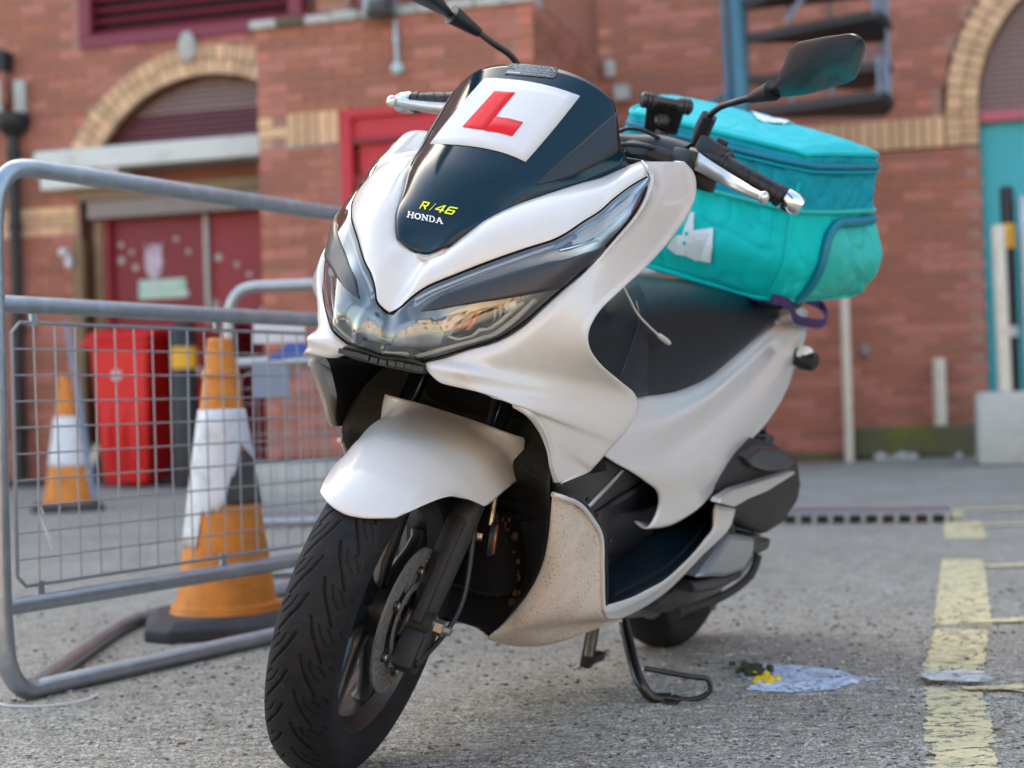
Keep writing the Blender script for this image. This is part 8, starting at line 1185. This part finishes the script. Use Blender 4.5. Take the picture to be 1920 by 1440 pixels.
# lamp and pendant on the porch
lp=empty('wall_floodlight','dark floodlight with a hanging rod and globe on the porch wall','wall light',Matrix.Translation(W(-3.42,tP,3.1))); b_=W(-3.42,tP,3.1)
mb=MB(); mb.box(W(-3.46,tP-.12,3.22)-b_,(.10,.10,.09),(EV,NV,Vector((0,0,1))),.03); mb.build('lamp_body',M['bezel'],lp,True)
mb=MB(); mb.box(W(-3.44,tP-.20,3.17)-b_,(.09,.02,.06),(EV,NV,Vector((0,0,1))),.01); mb.build('lamp_hood',M['black'],lp,True)
mb=MB(); mb.tube([W(-3.39,tP-.04,3.12)-b_,W(-3.385,tP-.04,2.82)-b_],.014,10); mb.lathe(W(-3.388,tP-.04,2.98)-b_,(0,0,1),[(-.02,.022),(.02,.022)],12); mb.build('rod',M['galv'],lp,True)
mb=MB(); mb.lathe(W(-3.385,tP-.04,2.79)-b_,(0,0,1),[(.045*math.cos(PI*(1-k/10)),.045*math.sin(PI*(1-k/10))+1e-4) for k in range(11)],18,cap=False); mb.build('globe',M['lampg'],lp,True)
# ---- right wall, t=11.6
tR=11.6; rcs,rcz,rR=1.41,2.60,1.07
def solidR(u,z):
    s=-2.46+u
    if s>.10 and s<2.72 and 2.33<z<2.62: return False
    if .345<s<2.475 and z<2.62: return False
    if z>2.6 and math.hypot(s-rcs,z-rcz)<rR+.235: return False
    if s<.10 and s>-1.2 and 2.33<z<2.56: return False
    if z<.30 and s>-.60: return False
    return True
baseR=W(-2.46,tR,0)
rw,_=wall('right_brick_wall','large red brick wall behind the bag with a buff arch and teal shuttered opening',baseR,EV,NO,6.9,0.0,4.35,solidR,None,seed=41)
mortar(rw,EV,NO,6.9,0,4.35,solidR)
soldiers(rw,baseR,-1.2,.10,tR,2.335,2.56)
voussoirs(rw,baseR,rcs,rcz,tR,rR,0,PI,2)
for sgn in (1,-1):
    for k in range(4):
        z=2.335+k*.0685
        for q in range(2):
            s=.11+q*.118; mb=MB(); a=s if sgn>0 else 2.82-s-.11; bx(mb,a,a+.11,tR-.024,tR,z+.004,z+.0645,base=baseR); t=rnd.uniform(.82,1.12); mesh('arch_brick',mb.V,mb.F,M['ochre'],rw,tint=[(t,t,t,1)]*6)
for k in range(26):
    z=2.575+k*.042; dz=z+.02-rcz; hwid=math.sqrt(max(rR**2-max(dz,0)**2,0)) if dz<rR else 0
    if hwid<.1: continue
    boxpart(rw,baseR,'shutter_slat','shutter',rcs-hwid,rcs+hwid,tR+.10,tR+.125,z,z+.037,.006)
boxpart(rw,baseR,'painted_lintel','pink',.345,2.475,tR+.03,tR+.14,2.50,2.575,.006)
boxpart(rw,baseR,'teal_door','teald',.35,2.47,tR+.10,tR+.15,.30,2.50); boxpart(rw,baseR,'door_reveal','black',.335,.35,tR+.0,tR+.15,.1,2.5)
boxpart(rw,baseR,'mossy_plinth','moss',-.60,4.4,tR-.20,tR+.05,.08,.305,.02); boxpart(rw,baseR,'wall_base_strip','moss',-2.46,-.60,tR-.06,tR+.05,-.02,.12,.01); boxpart(rw,baseR,'plinth_shadow_course','brickplain',-.60,.34,tR-.02,tR+.02,.302,.36) if False else None
boxpart(rw,baseR,'junction_box','concrete',-2.34,-2.22,tR-.08,tR,2.86,2.98,.01); boxpart(rw,baseR,'junction_box','concrete',-2.41,-2.33,tR-.06,tR,3.05,3.18,.01)
for (s,z) in ((-.60,1.40),(-.52,.86)):
    mb=MB(); mb.lathe(W(s,tR,z)-baseR,NO,[(0,.055),(.03,.05),(.05,.03),(.055,.01)],16); mb.build('wall_boss',M['greybeam'],rw,True)
for k,(s,z,r_) in enumerate(((-.27,.18,.05),(-.20,.13,.04),(-.42,.14,.05),(.12,.16,.03),(-.33,.12,.03))):
    p=W(s-.0,tR-.26,gz(W(s,tR-.26).x,W(s,tR-.26).y)); mb=MB(); mb.add([(v.x*r_*1.3,v.y*r_,v.z*r_*.8+r_*.4) for v in CV],CF); o=mb.build('rubble_stone',M['concrete'],None,False,bevel=.005); o.location=p; tag(o,['chunky pale rubble stone against the mossy plinth','small rubble stone touching the chunky one by the plinth','pale stone left of the others at the plinth foot','brownish little stone nearest the concrete block','little stone in front of the mossy plinth'][k],'stone','rubble at the wall foot')
# plain backs so the walls read as buildings from the side
bk=empty('rear_building','plain brick building mass rising behind the arched walls','building',Matrix.Translation(W(0,14,0)))
def backbox(s0,s1,t0,t1,z0,z1):
    mb=MB(); b=W(0,14,0); bx(mb,s0,s1,t0,t1,z0,z1,base=b); mb.build('wall',M['brickplain'],bk)
backbox(-9.6,-4.05,tL+.20,13.9,0,10.5); backbox(-4.05,4.4,tR+.20,13.9,0,10.5)  # unseen upper height made tall enough to keep the yard in shade
backbox(-9.6,-4.05,tL-.0,tL+.195,4.2,10.5); backbox(-4.05,4.4,tR,tR+.195,4.35,10.5)
backbox(-24,-9.62,tL,13.9,0,10.5); backbox(4.42,24,tR-.2,13.9,0,10.5)
# building across the yard, behind the photographer (seen only in reflections)
ob=empty('opposite_building','sunlit brick terrace across the yard behind the viewer','building',Matrix.Translation(Vector((0,-14,0))))
M['sunbrick']=mat('sunlit_tan_brickwork',(.40,.27,.17),.85,var=.25,vscale=1.2)
for (x0,x1,h) in ((-26,-9,6.5),(-9,-1,5.0),(-1,7,6.8),(7,26,5.4)):
    mb=MB(); mb.box(((x0+x1)/2,0,h/2),((x1-x0)/2,2,h/2)); mb.build('wall',M['sunbrick'],ob)
    mb=MB(); mb.prism([(x0,2.1,h),(x0,-2.1,h),(x0,0,h+1.6)],(x1-x0,0,0)); mb.build('roof',M['tread'],ob)
    n=int((x1-x0)/2.6)
    for k in range(n):
        for z in (1.6,4.1):
            if z+.8>h: continue
            mb=MB(); mb.box((x0+1.3+k*2.6,2.02,z),(.45,.04,.65)); mb.build('window',M['screen'],ob)
# ================================================================== SPIRAL STAIR
ss=W(-1.23,10.35,0); st=empty('spiral_staircase','blue steel column with dark spiral stair treads in front of the right brick wall','staircase',Matrix.Translation(ss))
mb=MB(); mb.tube([(0,0,0),(0,0,4.6)],.066,20); mb.build('column',M['bluesteel'],st,True)
mb=MB(); mb.tube([(-.09,-.02,2.45),(-.11,-.02,4.6)],.018,8); mb.build('side_pipe',M['bluesteel'],st,True)
def tread(a0,a1,z,th=.055,r_=.98):
    mb=MB(); pts=[EV*.05*math.cos(a0)-NV*.05*math.sin(a0)]
    n=6; out=[]
    for k in range(n+1):
        a=a0+(a1-a0)*k/n; out.append(EV*r_*math.cos(a)-NV*r_*math.sin(a)+Vector((0,0,z)))
    inn=[EV*.06*math.cos(a)-NV*.06*math.sin(a)+Vector((0,0,z)) for a in (a1,(a0+a1)/2,a0)]
    mb.prism(out+inn,(0,0,th)); t=mb.build('tread',M['tread'],st)
    mb=MB(); L_=[p+Vector((0,0,th/2)) for p in out]; mb.tube(L_,.032,6); mb.build('tread_rim',M['tread'],st)
    return out
za=[2.44,2.66,2.90,3.13,3.37]
angs=[(-5,35),(-30,8),(-8,32),(15,55),(40,80)]
outs=[]
for z,(a,b) in zip([2.43,2.66,2.94,3.16,3.42],[(-20,20),(-35,5),(-22,22),(0,45),(25,70)]): outs.append((z,a,b,tread(R(a),R(b),z)))
for i,(z,a,b,o_) in enumerate(outs):
    for k in (0,1,2,3,4,5,6):
        p=o_[k]; top=z+.24+.05*(i==2)
        mb=MB(); mb.tube([p+Vector((0,0,.03)),Vector((p.x,p.y,top+.03))],.011,6); mb.build('baluster',M['baluster'],st,True)
    for f in (.35,.62):
        p=(o_[2])*f; p=Vector((p.x,p.y,z)); mb=MB(); mb.tube([p,Vector((p.x,p.y,z+.25))],.014,6); mb.build('baluster',M['baluster'],st,True)
mb=MB(); p=EV*.35; mb.tube([Vector((p.x,p.y,2.98))-NV*.3,EV*.55-NV*.4+Vector((0,0,3.22))],.02,6); mb.build('brace',M['baluster'],st,True)
mb=MB(); mb.tube([-EV*.10+Vector((0,0,2.6)),-EV*.35+Vector((0,0,2.48))],.02,6); mb.tube([-EV*.08+Vector((0,0,2.62)),-EV*.10+Vector((0,0,2.45))],.025,6); mb.build('brace',M['bluesteel'],st,True)
# ================================================================== POSTS ON THE RIGHT
def gp(s,t): p=W(s,t); return Vector((p.x,p.y,gz(p.x,p.y)))
def post(name,label,cat,p,r_,h,m,bands=(),group=None,tilt=(0,0)):
    o=empty(name,label,cat,Matrix.Translation(p)@Matrix.Rotation(tilt[0],4,'Y')@Matrix.Rotation(tilt[1],4,'X'),group); mb=MB(); mb.tube([(0,0,0),(0,0,h*.98),(0,0,h)],[r_,r_,r_*.8],18); mb.build('shaft',M[m],o,True,sharp=40)
    for (z0,z1,mm) in bands: mb=MB(); mb.lathe((0,0,0),(0,0,1),[(z0,r_+.002),(z1,r_+.002)],18); mb.build('band',M[mm],o,True)
    return o
post('wall_pole','thin tall grey-white pole standing against the right brick wall','pole',gp(-.64,11.30),.034,1.6,'dkwhite')
post('stub_post','short cream post standing on the mossy plinth','post',W(.005,tR-.12,.30),.047,.49,'dkwhite')
blk=Vector((3.10,9.75,gz(3.1,9.75)))
o=empty('concrete_block','big weathered pale concrete block at the right edge under the posts','concrete block',Matrix.Translation(blk)); mb=MB(); mb.box((.30,0,.228),(.43,.30,.232),(EV,NV,Vector((0,0,1))),.03); bo=mb.build('block_body',M['concrete'],o,True,sharp=40)
mb=MB(); mb.lathe((.34,-.33,.20),(-.27,-.96,0),[(0,.16),(.006,.15)],24); mb.build('block_recess',M['whitepaintc'],o,True)
post('guard_post','cream round guard post standing on the concrete block, nearest the brick wall','post',blk+Vector((.035,-.03,.460)),.043,1.06,'dkwhite',tilt=(R(-.6),0))
post('striped_post','black post with a yellow band behind the cream guard post','post',blk+Vector((.13,.10,.460)),.045,1.32,'black',((.92,1.08,'yellow'),(.35,.42,'signwhite')))
post('guard_post','pale guard post at the very right edge beside the striped post','post',blk+Vector((.205,.02,.460)),.035,1.25,'galv')
# ================================================================== PEDESTRIAN BARRIER (near)
def barrier(label,A,D,H,ln,group,sc_=1.0,foot=True,near=True,mats=('galv','wire')):
    """A ground point of the left end, D unit direction, H height"""
    A=Vector(A); D=Vector(D).normalized(); Q=Vector((-D.y,D.x,0)); o=empty('pedestrian_barrier',label,'barrier',Matrix.Translation(A),group); r_=.0185; Z=Vector((0,0,1))
    def P(a,z,q=0): return D*a+Z*z+Q*q
    fr=curve3([P(.10,r_),P(.045,.022),P(.012,.06),P(0,.13),P(-.004,.4),P(-.002,.7),P(0,H-.11),P(.012,H-.05),P(.045,H-.012),P(.10,H)],5)
    fr=[P(ln-.1,r_)]+fr+[P(ln-.1,H)]+[P(ln-.03,H-.03),P(ln,H-.10),P(ln,.12),P(ln-.03,.04)]
    mb=MB(); mb.tube(fr,r_,16,closed=True); mb.build('frame',M[mats[0]],o,True)
    zt=.765*H/1.035; zb=.185
    for z in (zt,zb): mb=MB(); mb.tube([P(0,z),P(ln,z)],.0172,14); mb.build('rail',M[mats[0]],o,True)
    if foot:
        mb=MB(); mb.tube(curve3([P(.06,.022),P(.20,.021,.095),P(.62,.02,.38),P(.80,.02,.49),P(.95,.02,.55),P(1.10,.02,.56),P(1.7,.02,.56)],5)+[P(ln-.1,.02,.5)],r_,12); mb.build('foot',M[mats[0]],o,True)
    # mesh panel
    x0,x1,z0,z1=.035,ln-.035,zb+.035,zt-.035; c=.02
    mb=MB(); mb.tube(curve3([P(x0+c,z0),P(x0,z0+c)],2)+[P(x0,z1-c),P(x0+c,z1),P(x1-c,z1),P(x1,z1-c),P(x1,z0+c),P(x1-c,z0)],.0040,8,closed=True); mb.build('mesh_rim',M[mats[1]],o,True)
    n=int((x1-x0)/.054)
    for k in range(1,n):
        a=x0+(x1-x0)*k/n; w_=.004*math.sin(k*1.3); mb=MB(); mb.tube([P(a,z0),P(a+w_,(z0+z1)/2),P(a,z1)],.0019,5); mb.build('wire',M[mats[1]],o,True)
    m_=int(round((z1-z0)/.0505))
    for k in range(1,m_):
        z=z0+(z1-z0)*k/m_; mb=MB(); mb.tube([P(x0,z,.004),P(x1,z,.004)],.0019,5); mb.build('wire',M[mats[1]],o,True)
    for a in (.09,.62,1.2,1.8):
        for z in (zb+.026,zt-.024):
            if a<ln: mb=MB(); mb.box(P(a,z),(.008,.004,.016),(D,Q,Z)); mb.build('mesh_clip',M[mats[0]],o)
    return o
bd=Vector((.515,.857,0))
barrier('galvanised mesh barrier in the left foreground, in front of the tall cone',(-.985,2.93,0),bd,1.04,2.3,'metal crowd barriers')
barrier('second mesh barrier standing side-on behind the tall cone, partly hidden by the scooter',(-.93,5.05,.0),Vector((.995,-.10,0)),.96,1.7,'metal crowd barriers')
# cable ties and tape on the near barrier
tp_=empty('barrier_tie','frayed pale plastic tie dangling from the barrier mesh','tie',Matrix.Translation(Vector((-.94,3.02,.36))))
mb=MB(); mb.tube([(0,0,0),(.005,0,-.02),(.022,0,-.055)],.0022,6); mb.tube([(.005,0,-.02),(.018,-.005,-.055),(.024,-.005,-.075)],.0018,6); mb.tube([(0,0,0),(.004,-.005,.012),(.008,0,-.004)],.002,6); mb.build('strand',M['signwhite'],tp_,True)
tt=empty('ground_tie','thin white plastic strap lying around the barrier foot on the ground','strap',Matrix.Translation(Vector((-.98,2.90,.006))))
mb=MB(); mb.tube(curve3([(-.01,.03,.012),(-.005,-.01,.004),(.04,-.03,.002),(.10,-.03,.002),(.16,.0,.006),(.175,.012,.012)],6),.0022,6); mb.build('strap_loop',M['signwhite'],tt,True)
# ================================================================== CONES
def cone(label,p,h,rb,rt_,base,m1,bands,rotz=0,tilt=None):
    o=empty('traffic_cone',label,'traffic cone',Matrix.Translation(p)@Matrix.Rotation(rotz,4,'Z'),'orange and white traffic cones')
    mb=MB(); b=base; c=b*.28; bh=.05
    oct_=[(b,-b+c),(b,b-c),(b-c,b),(-b+c,b),(-b,b-c),(-b,-b+c),(-b+c,-b),(b-c,-b)]
    V=[(x,y,0) for x,y in oct_]+[(x,y,bh*.55) for x,y in oct_]+[(x*.86,y*.86,bh) for x,y in oct_]; F=[(i,(i+1)%8,8+(i+1)%8,8+i) for i in range(8)]+[(8+i,8+(i+1)%8,16+(i+1)%8,16+i) for i in range(8)]+[tuple(range(7,-1,-1)),tuple(range(16,24))]
    mb.add(V,F); mb.build('base',M['cone_b'],o,False,bevel=.006)
    def R_(z): return rb+(rt_-rb)*((z-bh)/(h-bh))
    mb=MB(); prof=[(bh-.004,rb+.014),(bh+.018,rb+.010),(bh+.022,rb-.001)]
    zs=[bh+.022+(h-bh-.03)*k/14 for k in range(15)]
    prof+=[(z,R_(z)) for z in zs]+[(h-.008,rt_+.003),(h,rt_*.9),(h,rt_*.4)]
    mb.lathe((0,0,0),(0,0,1),prof,40,cap=False); mb.build('cone_body',M[m1],o,True,sharp=30)
    mb=MB(); mb.lathe((0,0,0),(0,0,1),[(h*.86,R_(h*.86)+.001),(h*.865,R_(h*.865)+.005),(h*.885,R_(h*.885)+.005),(h*.89,R_(h*.89)+.001)],36,cap=False); mb.build('cone_ring',M[m1],o,True)
    for fn,mm,off in bands:
        mb=MB(); n=60; V=[];F=[]; K=10
        for i in range(n):
            a=2*PI*i/n; lo,hi=fn(a)
            for k in range(K+1): z=lo+(hi-lo)*k/K; r_=R_(z)+off; V.append((r_*math.cos(a),r_*math.sin(a),z))
        for i in range(n):
            for k in range(K): F.append((i*(K+1)+k,((i+1)%n)*(K+1)+k,((i+1)%n)*(K+1)+k+1,i*(K+1)+k+1))
        mb.add(V,F); q=mb.build('sleeve',M[mm],o,True,sharp=60); s=q.modifiers.new('t','SOLIDIFY'); s.thickness=.0015; s.offset=1
    return o
# near tall cone: torn sleeve, low on its left side and ragged high on its right
def torn(a):
    # a=0 points to +x (image right); -90deg faces the camera
    d=(math.degrees(a)+360)%360
    x=math.cos(a)
    if d>180:   # camera side
        t=(x+1)/2   # 0 left ..1 right
        lo=.215 if t<.18 else (.30+.012*math.sin(t*40)) if t<.42 else .30+(t-.42)*.42+.012*math.sin(t*35)
        if t>.86: lo=.455-(t-.86)*.2
    else: lo=.30
    return lo,.555
cone('tall weathered traffic cone with a torn white sleeve behind the near barrier',Vector((-.735,3.86,0)),.735,.128,.030,.20,'cone',[(torn,'cone_w',.0025),(lambda a:(.318,.45),'cone_g',.001)],R(12))
p2=Vector((-2.62,8.95,gz(-2.62,8.95))); cone('smaller distant cone with a clean white sleeve, far left beside the bin',p2,.80,.135,.026,.20,'cone',[(lambda a:(.26,.55),'cone_w',.002)],R(20))
o=empty('leaning_pole','thin pale pole leaning behind the distant cone','pole',Matrix.Translation(Vector((-2.66,9.5,gz(-2.66,9.5))))); mb=MB(); mb.tube([(0.05,0,0),(-.13,.1,1.15)],.018,8); mb.build('pole_shaft',M['baluster'],o,True)
# ================================================================== BINS, BOLLARD
def bin_(label,p,m,rz,w_=.24,h=.98):
    o=empty('wheelie_bin',label,'wheelie bin',Matrix.Translation(p)@Matrix.Rotation(rz,4,'Z'),'red wheelie bins'); d=.28
    mb=MB(); V=[];sec=[(.04,.74),(.10,.78),(.5,.90),(.90,1.0),(.93,1.06),(.965,1.06)]
    for z,k in sec: V+=[(-w_*k,-d*k,z*h),(w_*k,-d*k,z*h),(w_*k,d*k,z*h),(-w_*k,d*k,z*h)]
    F=[(i*4+q,i*4+(q+1)%4,(i+1)*4+(q+1)%4,(i+1)*4+q) for i in range(len(sec)-1) for q in range(4)]+[(3,2,1,0),(20,21,22,23)]
    mb.add(V,F); b=mb.build('bin_body',M[m],o,False,bevel=.02)
    for k in (-.5,0,.5): mb=MB(); mb.box((w_*k,-d*.90-.004,.45*h),(.012,.012,.32*h),(Vector((1,0,0)),Vector((0,1,-.12)).normalized(),Vector((0,.12,1)).normalized()),.004); mb.build('bin_rib',M[m],o,True)
    mb=MB(); mb.prism([(-w_*1.12,-d*1.14,.965*h),(-w_*1.12,-d*1.14,.985*h),(-w_*1.12,-d*.6,1.035*h),(-w_*1.12,d*.7,1.06*h),(-w_*1.12,d*1.15,1.02*h),(-w_*1.12,d*1.15,.965*h)],(w_*2.24,0,0)); mb.build('lid',M[m],o,False,bevel=.012)
    mb=MB(); mb.tube([(-w_*.8,d*1.25,.97*h),(w_*.8,d*1.25,.97*h)],.014,8); mb.build('handle',M[m],o,True); mb=MB(); mb.box((-w_*1.12-.06,-d*.2,.955*h),(.07,.08,.018),None,.008); mb.build('side_handle',M[m],o,True)
    for s in (-1,1): mb=MB(); mb.lathe((s*w_*.86,d*.75,.10),(1,0,0),[(-.02,.09),(-.018,.10),(.018,.10),(.02,.09)],20); mb.build('bin_wheel',M['cone_b'],o,True)
    mb=MB(); mb.box((-.02,-d*.99,.74*h),(.03,.004,.03)); mb.build('bin_badge',M['signwhite'],o)
    return o
bin_('bright red wheelie bin behind the near barrier, left of the black bollard',Vector((-2.70,11.0,gz(-2.7,11.0)-.02)),'bin',R(-12),.215,1.10)
bin_('darker red wheelie bin half hidden between the bollard and the tall cone',Vector((-2.18,11.15,gz(-2.1,11.1)-.02)),'bin2',R(-8),.19,1.12)
post('bollard','black bollard with a yellow band between the two red bins','bollard',Vector((-2.27,10.6,.02)),.088,1.16,'black',((.84,.99,'yellow'),))
o=empty('leaning_bar','short pale bar leaning against the bright red bin','bar',Matrix.Translation(Vector((-2.93,10.5,.03)))); mb=MB(); mb.tube([(-.04,0,0),(.07,0,.32)],.022,8); mb.build('bar_shaft',M['dkwhite'],o,True)
mb=MB(); mb.lathe((-.05,0,.05),(1,0,0),[(-.03,.06),(.03,.06)],14); mb.build('bar_foot',M['cone_b'],o,True)
# low concrete kerb block behind the mesh and floor step by the doors
o=empty('low_concrete_slab','low pale concrete slab beyond the barrier mesh, left of the scooter wheel','concrete slab',Matrix.Translation(W(-3.75,8.75,.0))); mb=MB(); mb.box((0,0,.11),(.50,.20,.12),(EV,NV,Vector((0,0,1))),.02); mb.build('slab_body',M['concrete'],o,True)
mb=MB(); mb.box((.0,.21,.20),(.52,.02,.05),(EV,NV,Vector((0,0,1)))); mb.build('slab_trim',M['black'],o)
o=empty('door_step','dark low step in front of the maroon doors','step',Matrix.Translation(W(-5.2,10.1,0))); mb=MB(); mb.box((0,0,.03),(1.6,.25,.06),(EV,NV,Vector((0,0,1))),.01); mb.build('step_body',M['tread'],o)
# plastic sheet sign and a dark bicycle-like handle bundle hanging on the second barrier
o=empty('plastic_notice','white and blue plastic notice tied to the second barrier','notice',Matrix.Translation(Vector((-.76,5.02,.75)))); 
mb=MB(); mb.box((0,0,.055),(.085,.004,.035),None,.002); mb.build('notice_top',M['signwhite'],o)
mb=MB(); mb.prism([(-.045,-.004,-.035),(.09,-.004,-.035),(.09,-.004,.018),(.03,-.004,.018)],(0,.005,0)); mb.build('notice_blue',M['signblue'],o)
mb=MB(); mb.box((-.03,.002,-.10),(.06,.003,.06),None,.001); mb.build('notice_lower',M['baluster'],o)
